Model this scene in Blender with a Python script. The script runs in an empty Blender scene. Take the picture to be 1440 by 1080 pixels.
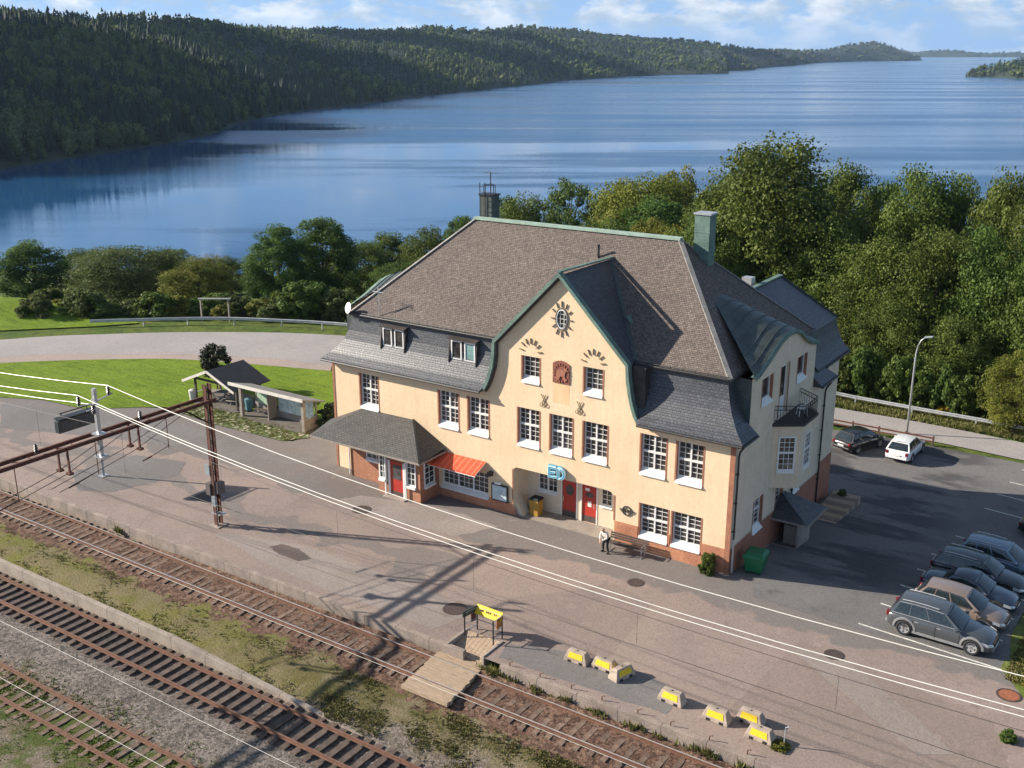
import bpy, bmesh, math, random
import numpy as np
from mathutils import Vector, Matrix
from mathutils.geometry import delaunay_2d_cdt
random.seed(7)
RNG = np.random.default_rng(11)
D = bpy.data
S = bpy.context.scene
COL = S.collection
rad = math.radians

# ------------------------------------------------------------------ camera
CAM = Vector((18.9, -48.15, 26.25))
YAW, PITCH, ROLL = rad(34.075), rad(17.357), rad(0.045)
_f = Vector((-math.sin(YAW)*math.cos(PITCH), math.cos(YAW)*math.cos(PITCH), -math.sin(PITCH)))
_r = Vector((math.cos(YAW), math.sin(YAW), 0)); _d = _f.cross(_r)
_r2 = _r*math.cos(ROLL)+_d*math.sin(ROLL); _d2 = -_r*math.sin(ROLL)+_d*math.cos(ROLL)
cam = D.objects.new('camera', D.cameras.new('camera')); COL.objects.link(cam)
M = Matrix((( _r2.x,-_d2.x,-_f.x,CAM.x),(_r2.y,-_d2.y,-_f.y,CAM.y),(_r2.z,-_d2.z,-_f.z,CAM.z),(0,0,0,1)))
cam.matrix_world = M
cam.data.sensor_width = 36; cam.data.lens = 1502.6/1440*36
cam.data.clip_start = .5; cam.data.clip_end = 60000
S.camera = cam

# ------------------------------------------------------------------ light
SUN_EL, SUN_AZ = rad(25), rad(23)          # azimuth of the shadows, from +X towards +Y
ldir = Vector((math.cos(SUN_EL)*math.cos(SUN_AZ), math.cos(SUN_EL)*math.sin(SUN_AZ), -math.sin(SUN_EL)))
sun = D.objects.new('sun', D.lights.new('sun', 'SUN')); COL.objects.link(sun)
sun.data.energy = 5.0; sun.data.angle = rad(.53); sun.data.color = (1, .91, .78)
sun.rotation_euler = ldir.to_track_quat('-Z', 'Y').to_euler()
sun.location = (-60, -30, 60)
W = D.worlds.new('World'); S.world = W; W.use_nodes = True
wn = W.node_tree; wn.nodes.clear()
def N(nt, typ, **kw):
    n = nt.nodes.new(typ)
    for k, v in kw.items():
        if k.startswith('_'): setattr(n, k[1:], v)
        else: n.inputs[k.replace('__', ' ')].default_value = v
    return n
def link(nt, a, b): nt.links.new(a, b)
sky = N(wn, 'ShaderNodeTexSky', _sky_type='NISHITA', _sun_disc=False, _sun_elevation=SUN_EL)
_to_sun = -ldir
sky.sun_rotation = math.atan2(_to_sun.x, _to_sun.y)
sky.air_density = 1.0; sky.dust_density = .6; sky.ozone_density = 1.6
tc = N(wn, 'ShaderNodeTexCoord')
mp = N(wn, 'ShaderNodeMapping'); mp.inputs['Scale'].default_value = (26, 26, 60)
link(wn, tc.outputs['Generated'], mp.inputs['Vector'])
n1 = N(wn, 'ShaderNodeTexNoise', Scale=1.0, Detail=7.0, Roughness=.58); link(wn, mp.outputs[0], n1.inputs['Vector'])
cr = N(wn, 'ShaderNodeValToRGB'); cr.color_ramp.elements[0].position = .40; cr.color_ramp.elements[1].position = .54
link(wn, n1.outputs['Fac'], cr.inputs['Fac'])
mp2 = N(wn, 'ShaderNodeMapping'); mp2.inputs['Scale'].default_value = (26, 26, 60); mp2.inputs['Location'].default_value = (0.12, 0, -.45)
link(wn, tc.outputs['Generated'], mp2.inputs['Vector'])
n2 = N(wn, 'ShaderNodeTexNoise', Scale=1.0, Detail=5.0, Roughness=.55); link(wn, mp2.outputs[0], n2.inputs['Vector'])
cr2 = N(wn, 'ShaderNodeValToRGB'); cr2.color_ramp.elements[0].position = .42; cr2.color_ramp.elements[1].position = .64
cr2.color_ramp.elements[0].color = (4.2, 5.2, 6.5, 1); cr2.color_ramp.elements[1].color = (9.6, 9.6, 9.6, 1)
link(wn, n2.outputs['Fac'], cr2.inputs['Fac'])
mixc = N(wn, 'ShaderNodeMix', _data_type='RGBA')
sxyz = N(wn, 'ShaderNodeSeparateXYZ'); link(wn, tc.outputs['Generated'], sxyz.inputs[0])
mr = N(wn, 'ShaderNodeMapRange'); mr.inputs['From Min'].default_value = .004; mr.inputs['From Max'].default_value = .03
mr.inputs['To Min'].default_value = .45; mr.inputs['To Max'].default_value = .92; link(wn, sxyz.outputs['Z'], mr.inputs['Value'])
mul = N(wn, 'ShaderNodeMath', _operation='MULTIPLY'); link(wn, cr.outputs['Color'], mul.inputs[0]); link(wn, mr.outputs[0], mul.inputs[1])
mr2 = N(wn, 'ShaderNodeMapRange'); mr2.inputs['From Min'].default_value = .05; mr2.inputs['From Max'].default_value = .16
mr2.inputs['To Min'].default_value = 1; mr2.inputs['To Max'].default_value = .18; link(wn, sxyz.outputs['Z'], mr2.inputs['Value'])
mul2 = N(wn, 'ShaderNodeMath', _operation='MULTIPLY'); link(wn, mul.outputs[0], mul2.inputs[0]); link(wn, mr2.outputs[0], mul2.inputs[1])
low = N(wn, 'ShaderNodeMix', _data_type='RGBA'); low.inputs[7].default_value = (2.7, 5.0, 8.8, 1)
mr4 = N(wn, 'ShaderNodeMapRange'); mr4.inputs['From Min'].default_value = .02; mr4.inputs['From Max'].default_value = .60
mr4.inputs['To Min'].default_value = .92; mr4.inputs['To Max'].default_value = 0; link(wn, sxyz.outputs['Z'], mr4.inputs['Value'])
link(wn, mr4.outputs[0], low.inputs[0]); link(wn, sky.outputs[0], low.inputs[6])
link(wn, mul2.outputs[0], mixc.inputs[0]); link(wn, low.outputs[2], mixc.inputs[6]); link(wn, cr2.outputs['Color'], mixc.inputs[7])
bg = N(wn, 'ShaderNodeBackground', Strength=.06); link(wn, mixc.outputs[2], bg.inputs['Color'])
wo = N(wn, 'ShaderNodeOutputWorld'); link(wn, bg.outputs[0], wo.inputs['Surface'])
S.view_settings.view_transform = 'Standard'; S.view_settings.look = 'None'
S.view_settings.exposure = .95; S.view_settings.gamma = 1
S.cycles.max_bounces = 6; S.cycles.diffuse_bounces = 3; S.cycles.glossy_bounces = 3
S.cycles.transparent_max_bounces = 6; S.cycles.volume_bounces = 0

# ------------------------------------------------------------------ materials
MATS = {}
def mat(name, c, rough=.8, var=.12, scale=3.0, fine=25.0, bump=0.0, metal=0.0, c2=None, spec=.5, objrand=0.0, coat=0.0, bscale=None, stretch=None, streak=0):
    """base colour broken up by two noises; c2 = second colour for the large noise"""
    if name in MATS: return MATS[name]
    m = D.materials.new(name); m.use_nodes = True; nt = m.node_tree
    b = nt.nodes['Principled BSDF']; b.inputs['Roughness'].default_value = rough
    b.inputs['Metallic'].default_value = metal; b.inputs['Specular IOR Level'].default_value = spec
    b.inputs['Coat Weight'].default_value = coat
    t = N(nt, 'ShaderNodeTexCoord'); vec = t.outputs['Object']
    if stretch:
        mpp = N(nt, 'ShaderNodeMapping'); mpp.inputs['Scale'].default_value = stretch; link(nt, vec, mpp.inputs[0]); vec = mpp.outputs[0]
    a = N(nt, 'ShaderNodeTexNoise', Scale=scale, Detail=4.0, Roughness=.6); link(nt, vec, a.inputs['Vector'])
    f = N(nt, 'ShaderNodeTexNoise', Scale=fine, Detail=2.0); link(nt, vec, f.inputs['Vector'])
    r = N(nt, 'ShaderNodeValToRGB'); r.color_ramp.elements[0].position = .35; r.color_ramp.elements[1].position = .65
    lo = c2 if c2 else tuple(x*(1-var) for x in c); hi = c if c2 else tuple(min(x*(1+var), 1) for x in c)
    r.color_ramp.elements[0].color = (*lo, 1); r.color_ramp.elements[1].color = (*hi, 1)
    link(nt, a.outputs['Fac'], r.inputs['Fac'])
    hs = N(nt, 'ShaderNodeHueSaturation'); link(nt, r.outputs['Color'], hs.inputs['Color'])
    mrr = N(nt, 'ShaderNodeMapRange'); mrr.inputs['From Min'].default_value = .3; mrr.inputs['From Max'].default_value = .7
    mrr.inputs['To Min'].default_value = 1-var; mrr.inputs['To Max'].default_value = 1+var
    link(nt, f.outputs['Fac'], mrr.inputs['Value'])
    vo = mrr.outputs[0]
    if streak:                                                       # rain streaks and grime
        ms_ = N(nt, 'ShaderNodeMapping'); ms_.inputs['Scale'].default_value = (3.2, 3.2, .28); link(nt, vec, ms_.inputs[0])
        ns_ = N(nt, 'ShaderNodeTexNoise', Scale=1.0, Detail=5.0, Roughness=.65); link(nt, ms_.outputs[0], ns_.inputs['Vector'])
        rs_ = N(nt, 'ShaderNodeMapRange'); rs_.inputs['From Min'].default_value = .35; rs_.inputs['From Max'].default_value = .62; rs_.inputs['To Min'].default_value = .945; rs_.inputs['To Max'].default_value = 1.015
        link(nt, ns_.outputs['Fac'], rs_.inputs['Value']); mm0 = N(nt, 'ShaderNodeMath', _operation='MULTIPLY'); link(nt, vo, mm0.inputs[0]); link(nt, rs_.outputs[0], mm0.inputs[1]); vo = mm0.outputs[0]
    if objrand:
        oi = N(nt, 'ShaderNodeObjectInfo'); m2 = N(nt, 'ShaderNodeMapRange')
        m2.inputs['To Min'].default_value = 1-objrand; m2.inputs['To Max'].default_value = 1+objrand
        link(nt, oi.outputs['Random'], m2.inputs['Value'])
        mm = N(nt, 'ShaderNodeMath', _operation='MULTIPLY'); link(nt, vo, mm.inputs[0]); link(nt, m2.outputs[0], mm.inputs[1]); vo = mm.outputs[0]
    link(nt, vo, hs.inputs['Value'])
    link(nt, hs.outputs[0], b.inputs['Base Color'])
    if bump:
        bp = N(nt, 'ShaderNodeBump', Strength=1.0, Distance=bump)
        if bscale:
            f2 = N(nt, 'ShaderNodeTexNoise', Scale=bscale, Detail=4.0); link(nt, vec, f2.inputs['Vector']); link(nt, f2.outputs['Fac'], bp.inputs['Height'])
        else: link(nt, f.outputs['Fac'], bp.inputs['Height'])
        link(nt, bp.outputs[0], b.inputs['Normal'])
    MATS[name] = m; m['nodes_ready'] = 1
    return m
def tile_mat(name, c1, c2, cm, w, h, rough, mortar=.02, bump=.015, coordinate='UV', offset=.5, noise=.25, spec=.5, big=.15):
    m = D.materials.new(name); m.use_nodes = True; nt = m.node_tree; b = nt.nodes['Principled BSDF']
    t = N(nt, 'ShaderNodeTexCoord')
    br = N(nt, 'ShaderNodeTexBrick', Scale=1.0); br.offset = offset
    br.inputs['Color1'].default_value = (*c1, 1); br.inputs['Color2'].default_value = (*c2, 1); br.inputs['Mortar'].default_value = (*cm, 1)
    br.inputs['Mortar Size'].default_value = mortar; br.inputs['Mortar Smooth'].default_value = .4
    br.inputs['Brick Width'].default_value = w; br.inputs['Row Height'].default_value = h; br.inputs['Bias'].default_value = 0
    link(nt, t.outputs[coordinate], br.inputs['Vector'])
    n = N(nt, 'ShaderNodeTexNoise', Scale=.35, Detail=5.0, Roughness=.65); link(nt, t.outputs['Object'], n.inputs['Vector'])
    n3 = N(nt, 'ShaderNodeTexNoise', Scale=7.0, Detail=3.0, Roughness=.7); link(nt, t.outputs['Object'], n3.inputs['Vector'])
    mr = N(nt, 'ShaderNodeMapRange'); mr.inputs['From Min'].default_value = .3; mr.inputs['From Max'].default_value = .7
    mr.inputs['To Min'].default_value = 1-big; mr.inputs['To Max'].default_value = 1+big; link(nt, n.outputs['Fac'], mr.inputs['Value'])
    mr3 = N(nt, 'ShaderNodeMapRange'); mr3.inputs['From Min'].default_value = .3; mr3.inputs['From Max'].default_value = .7
    mr3.inputs['To Min'].default_value = 1-noise; mr3.inputs['To Max'].default_value = 1+noise; link(nt, n3.outputs['Fac'], mr3.inputs['Value'])
    mm = N(nt, 'ShaderNodeMath', _operation='MULTIPLY'); link(nt, mr.outputs[0], mm.inputs[0]); link(nt, mr3.outputs[0], mm.inputs[1])
    hs = N(nt, 'ShaderNodeHueSaturation'); link(nt, br.outputs['Color'], hs.inputs['Color']); link(nt, mm.outputs[0], hs.inputs['Value'])
    link(nt, hs.outputs[0], b.inputs['Base Color']); b.inputs['Roughness'].default_value = rough; b.inputs['Specular IOR Level'].default_value = spec
    inv = N(nt, 'ShaderNodeMath', _operation='SUBTRACT'); inv.inputs[0].default_value = 1; link(nt, br.outputs['Fac'], inv.inputs[1])
    ad = N(nt, 'ShaderNodeMath', _operation='MULTIPLY_ADD'); link(nt, n3.outputs['Fac'], ad.inputs[0]); ad.inputs[1].default_value = .6; link(nt, inv.outputs[0], ad.inputs[2])
    bp = N(nt, 'ShaderNodeBump', Strength=1.0, Distance=bump); link(nt, ad.outputs[0], bp.inputs['Height']); link(nt, bp.outputs[0], b.inputs['Normal'])
    MATS[name] = m; return m

def attr_mat(name, c_lo, c_hi, rough=.7, transl=0.0, objrand=.12, spec=.2):
    """leaf / ground-cover material: colour runs between two leaf colours by the per-face 'tint' attribute"""
    m = D.materials.new(name); m.use_nodes = True; nt = m.node_tree; b = nt.nodes['Principled BSDF']
    at = N(nt, 'ShaderNodeAttribute', _attribute_name='tint')
    mx = N(nt, 'ShaderNodeMix', _data_type='RGBA'); mx.inputs[6].default_value = (*c_lo, 1); mx.inputs[7].default_value = (*c_hi, 1)
    link(nt, at.outputs['Fac'], mx.inputs[0])
    oi = N(nt, 'ShaderNodeObjectInfo'); hs = N(nt, 'ShaderNodeHueSaturation')
    m2 = N(nt, 'ShaderNodeMapRange'); m2.inputs['To Min'].default_value = 1-objrand; m2.inputs['To Max'].default_value = 1+objrand
    link(nt, oi.outputs['Random'], m2.inputs['Value']); link(nt, m2.outputs[0], hs.inputs['Value'])
    m3 = N(nt, 'ShaderNodeMapRange'); m3.inputs['To Min'].default_value = .485; m3.inputs['To Max'].default_value = .515
    link(nt, oi.outputs['Random'], m3.inputs['Value']); link(nt, m3.outputs[0], hs.inputs['Hue'])
    link(nt, mx.outputs[2], hs.inputs['Color']); link(nt, hs.outputs[0], b.inputs['Base Color'])
    b.inputs['Roughness'].default_value = rough; b.inputs['Specular IOR Level'].default_value = spec
    if transl:
        tr = N(nt, 'ShaderNodeBsdfTranslucent'); link(nt, hs.outputs[0], tr.inputs['Color'])
        ms = N(nt, 'ShaderNodeMixShader'); ms.inputs[0].default_value = transl
        link(nt, b.outputs[0], ms.inputs[1]); link(nt, tr.outputs[0], ms.inputs[2])
        link(nt, ms.outputs[0], nt.nodes['Material Output'].inputs['Surface'])
    MATS[name] = m; return m

stucco = mat('stucco', (.80, .615, .41), .9, .05, .35, 5, .006, c2=(.735, .545, .345), bscale=60, streak=1)
stucco_shaded = mat('stucco_shaded', (.71, .585, .435), .9, .06, .8, 6, .004, bscale=60, streak=1)  # facade stucco greyed for the shaded walls; the shade is put into the colour
terracotta = mat('terracotta', (.33, .145, .085), .85, .14, 2.0, 20, .006)
plinth_m = mat('plinth_render', (.54, .24, .13), .9, .16, 1.2, 18, .02, c2=(.40, .165, .095), streak=1)
brick = tile_mat('brick', (.44, .17, .085), (.36, .13, .065), (.36, .22, .15), .25, .08, .9, .012, .008, 'UV', noise=.2)
shingle = tile_mat('shingle', (.21, .165, .142), (.125, .098, .085), (.07, .055, .048), .15, .12, .85, .014, .02, noise=.38, big=.1)
slate = tile_mat('slate', (.085, .09, .105), (.05, .053, .063), (.022, .023, .028), .22, .15, .46, .016, .02, noise=.22, big=.16, spec=.6)
slate_porch = tile_mat('slate_porch', (.105, .096, .088), (.07, .064, .06), (.02, .02, .02), .25, .14, .65, .015, .015, noise=.25, big=.15)
sheet_metal = mat('sheet_metal', (.075, .09, .085), .5, .2, 1.2, 10, .004, .3)
black_metal = mat('black_metal', (.02, .021, .023), .5, .2, 2, 20)
dark_clad = mat('dark_cladding', (.05, .04, .038), .7, .3, 1.5, 9)
copper = mat('copper_patina', (.145, .225, .185), .7, .2, 1.5, 12, .003, c2=(.085, .14, .12))
white = mat('white_paint', (.74, .735, .71), .5, .03, 2, 30)
glass = mat('window_glass', (.085, .08, .076), .06, .5, .6, 3, spec=.6, c2=(.012, .012, .014))
glass_curtain = mat('window_glass_curtain', (.13, .125, .115), .08, .5, 1.1, 3, spec=.6, c2=(.025, .024, .024))
glass_blue = mat('window_glass_blue', (.22, .36, .36), .08, .15, .6, 3, spec=.6)
red_door = mat('red_door', (.42, .035, .022), .45, .08, 1.5, 20)
kick = mat('kick_plate', (.12, .10, .09), .4, .15, 3, 30, 0, .4)
red_cloth = mat('red_awning', (.62, .085, .03), .8, .08, 2, 20)
red_cloth2 = mat('red_awning_stripe', (.66, .17, .085), .8, .05, 2, 20)
steel = mat('galvanised_steel', (.50, .51, .52), .45, .12, 2, 20, 0, .55)
grey_paint = mat('grey_paint', (.27, .30, .32), .5, .1, 2, 20)
rust = mat('rust', (.155, .058, .036), .85, .3, 3, 25, .004, c2=(.09, .035, .025))
rail_rust = mat('rail_rust', (.17, .085, .055), .7, .2, 4, 30)
rail_head = mat('rail_head', (.58, .54, .51), .35, .1, 4, 30, 0, .5)
sleeper_m = mat('sleeper_timber', (.17, .115, .085), .9, .3, 3, 22, .01, objrand=.22)
sleeper_dark = mat('sleeper_dark', (.105, .076, .062), .9, .3, 3, 22, .01, objrand=.22)
concrete = mat('concrete', (.33, .275, .235), .9, .18, 1.2, 14, .006)
kerb_stone = mat('kerb_stone', (.275, .22, .185), .9, .2, 1.2, 14, .008)
block_conc = mat('block_concrete', (.40, .32, .255), .9, .15, 2.5, 25, .005)
yellow = mat('yellow_paint', (.78, .52, .015), .6, .08, 4, 30)
yellow_bin = mat('yellow_plastic', (.40, .21, .03), .55, .08, 2, 20)
planks = mat('weathered_planks', (.38, .28, .195), .9, .2, 2.5, 12, .006, stretch=(1, 7, 7))
timber_grey = mat('grey_timber', (.27, .235, .20), .9, .15, 2.5, 12, .004)
timber_dark = mat('dark_timber', (.085, .065, .055), .85, .2, 2.5, 12, .004)
pole_wood = mat('creosoted_wood', (.22, .12, .08), .9, .25, 2.5, 14, .004)
green_plastic = mat('green_plastic', (.012, .14, .055), .45, .08, 2, 20)
paint_line = mat('line_paint', (.72, .69, .63), .8, .12, 3, 12, c2=(.52, .49, .45))
cast_iron = mat('cast_iron', (.065, .045, .04), .8, .2, 6, 30, .004)
rusty_iron = mat('rusty_iron', (.30, .105, .05), .85, .2, 6, 30, .004)
ed_blue = mat('sign_blue', (.05, .30, .46), .4, .05, 2, 20)
ed_edge = mat('sign_edge', (.55, .78, .85), .4, .05, 2, 20)
wire_m = mat('wire_white', (.72, .70, .63), .4, .03, 2, 20)
wire_dark = mat('wire_dark', (.05, .04, .038), .6, .1, 2, 20)
insul = mat('insulator_brown', (.03, .018, .016), .3, .1, 2, 20)
rubber = mat('rubber', (.018, .018, .019), .85, .1, 4, 30)
bark = mat('bark', (.10, .075, .055), .95, .3, 3, 15, .02, stretch=(3, 3, .7))
# ------------------------------------------------------------------ mesh helpers
ORG = {}
class MB:
    def __init__(s): s.v = []; s.f = []; s.mi = []; s.m = 0
    def add(s, vs, fs):
        o = len(s.v); s.v += [tuple(p) for p in vs]
        for f in fs: s.f.append(tuple(o+i for i in f)); s.mi.append(s.m)
        return s
    def box(s, x0, y0, z0, x1, y1, z1):
        return s.add([(x0,y0,z0),(x1,y0,z0),(x1,y1,z0),(x0,y1,z0),(x0,y0,z1),(x1,y0,z1),(x1,y1,z1),(x0,y1,z1)],
                     [(0,3,2,1),(4,5,6,7),(0,1,5,4),(1,2,6,5),(2,3,7,6),(3,0,4,7)])
    def obox(s, c, ux, uy, uz, sx, sy, sz):
        c = Vector(c); ux = Vector(ux)*sx/2; uy = Vector(uy)*sy/2; uz = Vector(uz)*sz/2
        vs = [c+a*ux+b*uy+d*uz for d in (-1,1) for a, b in ((-1,-1),(1,-1),(1,1),(-1,1))]
        return s.add(vs, [(0,3,2,1),(4,5,6,7),(0,1,5,4),(1,2,6,5),(2,3,7,6),(3,0,4,7)])
    def bar(s, p0, p1, w, h=None, up=(0,0,1)):
        p0 = Vector(p0); p1 = Vector(p1); d = p1-p0; L = d.length; d.normalize(); up = Vector(up)
        if abs(d.dot(up)) > .98: up = Vector((0,1,0))
        x = d.cross(up).normalized(); u = x.cross(d)
        return s.obox((p0+p1)/2, d, x, u, L, w, h or w)
    def quad(s, *p): return s.add(p, [tuple(range(len(p)))])
    def tube(s, pts, r, n=6, cap=True):
        pts = [Vector(p) for p in pts]; rs = r if isinstance(r, (list, tuple)) else [r]*len(pts)
        vs = []; fs = []
        for i, p in enumerate(pts):
            t = (pts[min(i+1, len(pts)-1)]-pts[max(i-1, 0)]).normalized()
            up = Vector((0,0,1)) if abs(t.z) < .9 else Vector((0,1,0))
            a = t.cross(up).normalized(); b = a.cross(t)
            for k in range(n):
                q = 2*math.pi*k/n; vs.append(p+rs[i]*(a*math.cos(q)+b*math.sin(q)))
        for i in range(len(pts)-1):
            for k in range(n): fs.append((i*n+k, i*n+(k+1)%n, (i+1)*n+(k+1)%n, (i+1)*n+k))
        if cap: fs += [tuple(range(n))[::-1], tuple((len(pts)-1)*n+k for k in range(n))]
        return s.add(vs, fs)
    def loft(s, rings, closed=False, cap=False):
        n = len(rings[0]); vs = [p for r in rings for p in r]; fs = []
        for i in range(len(rings)-1):
            for k in range(n if closed else n-1):
                fs.append((i*n+k, i*n+(k+1)%n, (i+1)*n+(k+1)%n, (i+1)*n+k))
        if cap: fs += [tuple(range(n))[::-1], tuple((len(rings)-1)*n+k for k in range(n))]
        return s.add(vs, fs)
    def lathe(s, prof, c=(0,0,0), n=16):
        return s.loft([[(c[0]+r*math.cos(2*math.pi*k/n), c[1]+r*math.sin(2*math.pi*k/n), c[2]+z) for k in range(n)] for r, z in prof], True, True)
    def prism(s, poly, fr, h0, h1):
        """poly: (u,v) list in frame fr(u,v,h)"""
        n = len(poly); vs = [fr(u, v, h0) for u, v in poly]+[fr(u, v, h1) for u, v in poly]
        fs = [tuple(range(n))[::-1], tuple(range(n, 2*n))]+[(i, (i+1)%n, n+(i+1)%n, n+i) for i in range(n)]
        return s.add(vs, fs)
    def build(s, name, mats, parent=None, smooth=False, uv=False, bevel=0.0, **tags):
        me = D.meshes.new(name)
        o3 = ORG.get(parent.name, Vector()) if parent else Vector()
        me.from_pydata([(p[0]-o3[0], p[1]-o3[1], p[2]-o3[2]) for p in s.v], [], s.f)
        for m in (mats if isinstance(mats, (list, tuple)) else [mats]): me.materials.append(m)
        if isinstance(mats, (list, tuple)): me.polygons.foreach_set('material_index', s.mi)
        if smooth: me.polygons.foreach_set('use_smooth', [True]*len(me.polygons))
        if uv: auto_uv(me)
        me.update()
        o = D.objects.new(name, me); COL.objects.link(o)
        if parent: o.parent = parent; ORG[o.name] = o3
        if bevel:
            b = o.modifiers.new('bevel', 'BEVEL'); b.width = bevel; b.segments = 2; b.limit_method = 'ANGLE'; b.angle_limit = rad(35)
        tag(o, **tags)
        return o
def tag(o, label=None, category=None, group=None, kind=None):
    for k, v in (('label', label), ('category', category), ('group', group), ('kind', kind)):
        if v: o[k] = v
    return o
def thing(name, label, category, loc=(0,0,0), rz=0, group=None, world=False):
    """Empty at the thing's base. world=True: parts are authored in world coordinates"""
    o = D.objects.new(name, None); COL.objects.link(o); o.location = loc; o.rotation_euler.z = rz; o.empty_display_size = .3
    tag(o, label, category, group)
    if world: ORG[o.name] = Vector(loc)
    return o
def copy_tree(o, parent=None, src_children=None):
    c = o.copy(); COL.objects.link(c)
    if parent: c.parent = parent
    for ch in [k for k in D.objects if k.parent == o]: copy_tree(ch, c)
    return c
def auto_uv(me):
    uv = me.uv_layers.new(name='UVMap')
    for p in me.polygons:
        n = p.normal
        t = Vector((-n.y, n.x, 0))
        t = t.normalized() if t.length > 1e-3 else Vector((1,0,0))
        if abs(t.x) >= abs(t.y):
            if t.x < 0: t = -t
        elif t.y < 0: t = -t
        b = n.cross(t)
        if b.z < 0: b = -b
        for li in p.loop_indices:
            co = me.vertices[me.loops[li].vertex_index].co
            uv.data[li].uv = (co.dot(t), co.dot(b))
def cdt(outline, holes=(), extra=()):
    """triangulate a 2D outline with holes (+ interior points); returns verts, tris"""
    vs = [Vector(p[:2]) for p in outline]; es = [(i, (i+1) % len(outline)) for i in range(len(outline))]
    for h in holes:
        o = len(vs); vs += [Vector(p) for p in h]; es += [(o+i, o+(i+1) % len(h)) for i in range(len(h))]
    vs += [Vector(p) for p in extra]
    ov, oe, of = delaunay_2d_cdt(vs, es, [], 0, 1e-5)[:3]
    def inside(p, poly):
        r = False; j = len(poly)-1
        for i in range(len(poly)):
            a, b = poly[i], poly[j]
            if (a[1] > p[1]) != (b[1] > p[1]) and p[0] < (b[0]-a[0])*(p[1]-a[1])/(b[1]-a[1])+a[0]: r = not r
            j = i
        return r
    keep = []
    for f in of:
        c = sum((ov[i] for i in f), Vector((0,0)))/len(f)
        if inside(c, outline) and not any(inside(c, h) for h in holes): keep.append(tuple(f))
    return ov, keep
def rect(u0, v0, u1, v1): return [(u0,v0),(u1,v0),(u1,v1),(u0,v1)]
FRONT = lambda Y=0.0: (lambda u, v, h=0.0: (u, Y-h, v))            # h outwards (towards -Y)
RIGHT = lambda X=0.0: (lambda u, v, h=0.0: (X+h, u, v))            # h outwards (towards +X)
def wall(mb, fr, outline, holes=(), depth=.28, flip=False):
    vs, fs = cdt(outline, holes)
    mb.add([fr(p[0], p[1], 0) for p in vs], [f[::-1] if flip else f for f in fs])
    for h in holes:
        if depth:
            n = len(h)
            mb.add([fr(u, v, 0) for u, v in h]+[fr(u, v, -depth) for u, v in h], [(i, (i+1)%n, n+(i+1)%n, n+i) for i in range(n)])
def lerp(a, b, t): return a+(b-a)*t
def sst(a, b, x):
    t = np.clip((x-a)/(b-a), 0, 1); return t*t*(3-2*t)

# ------------------------------------------------------------------ terrain
UB = [-300, -130, -100, -62.4, -42, -28, 15.9, 27.9, 45.6, 70, 200]; SB = [70, 60, 57, 52.6, 53.4, 50.6, 34.9, 26.7, 13.9, -4, -40]
def G(x, y): return -.11*np.clip(y-.3, 0, 18)*sst(-22, -4, x)
def dbank(x, y):
    s = -.56*x+.83*y; u = .83*x+.56*y
    return s-np.interp(u, UB, SB)-1.5
def T(x, y): return np.maximum(G(x, y)-.17*np.maximum(dbank(x, y), 0), -27.0)
def Tf(x, y): return float(T(x, y))
LAKE_Z = -24.0

def np_mesh(name, V, F, mats, tint=None, mi=None, smooth=False):
    """fast mesh from arrays; F is (n,3) or (n,4)"""
    me = D.meshes.new(name); n, k = F.shape
    me.vertices.add(len(V)); me.vertices.foreach_set('co', np.asarray(V, np.float32).ravel())
    me.loops.add(n*k); me.loops.foreach_set('vertex_index', F.astype(np.int32).ravel())
    me.polygons.add(n); me.polygons.foreach_set('loop_start', np.arange(0, n*k, k, dtype=np.int32))
    me.polygons.foreach_set('loop_total', np.full(n, k, np.int32))
    for m in (mats if isinstance(mats, (list, tuple)) else [mats]): me.materials.append(m)
    if mi is not None: me.polygons.foreach_set('material_index', mi.astype(np.int32))
    if smooth: me.polygons.foreach_set('use_smooth', np.ones(n, bool))
    if tint is not None:
        a = me.attributes.new('tint', 'FLOAT', 'FACE'); a.data.foreach_set('value', tint.astype(np.float32))
    me.update(calc_edges=True); me.validate()
    return me
def put(name, me, parent=None, loc=None, **tags):
    o = D.objects.new(name, me); COL.objects.link(o)
    if parent: o.parent = parent
    if loc is not None: o.location = loc
    tag(o, **tags); return o
def grid_mesh(name, xs, ys, zf, m, smooth=True):
    X, Y = np.meshgrid(xs, ys); Z = zf(X, Y); V = np.stack([X, Y, Z], -1).reshape(-1, 3)
    nx, ny = len(xs), len(ys); i = (np.arange(ny-1)[:, None]*nx+np.arange(nx-1)[None]).ravel()
    return np_mesh(name, V, np.stack([i, i+1, i+1+nx, i+nx], -1), m, smooth=smooth)
def sheet(name, poly, m, dz, step=2.5, zf=T, **tags):
    xs = [p[0] for p in poly]; ys = [p[1] for p in poly]
    ex = [(x+.013, y+.017) for x in np.arange(min(xs)+.3, max(xs), step) for y in np.arange(min(ys)+.3, max(ys), step)] if step else []
    def ins(p):
        r = False; j = len(poly)-1
        for i in range(len(poly)):
            a, b = poly[i], poly[j]
            if (a[1] > p[1]) != (b[1] > p[1]) and p[0] < (b[0]-a[0])*(p[1]-a[1])/(b[1]-a[1])+a[0]: r = not r
            j = i
        return r
    ex = [p for p in ex if ins(p)]
    dense = []
    for i in range(len(poly)):
        a, b = poly[i], poly[(i+1) % len(poly)]; L = math.dist(a, b); k = max(1, int(L/step)) if step else 1
        dense += [(lerp(a[0], b[0], t/k), lerp(a[1], b[1], t/k)) for t in range(k)]
    vs, fs = cdt(dense, (), ex)
    mb = MB(); mb.add([(p[0], p[1], float(zf(p[0], p[1]))+dz) for p in vs], fs)
    return mb.build(name, m, kind='structure', smooth=True)
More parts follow.
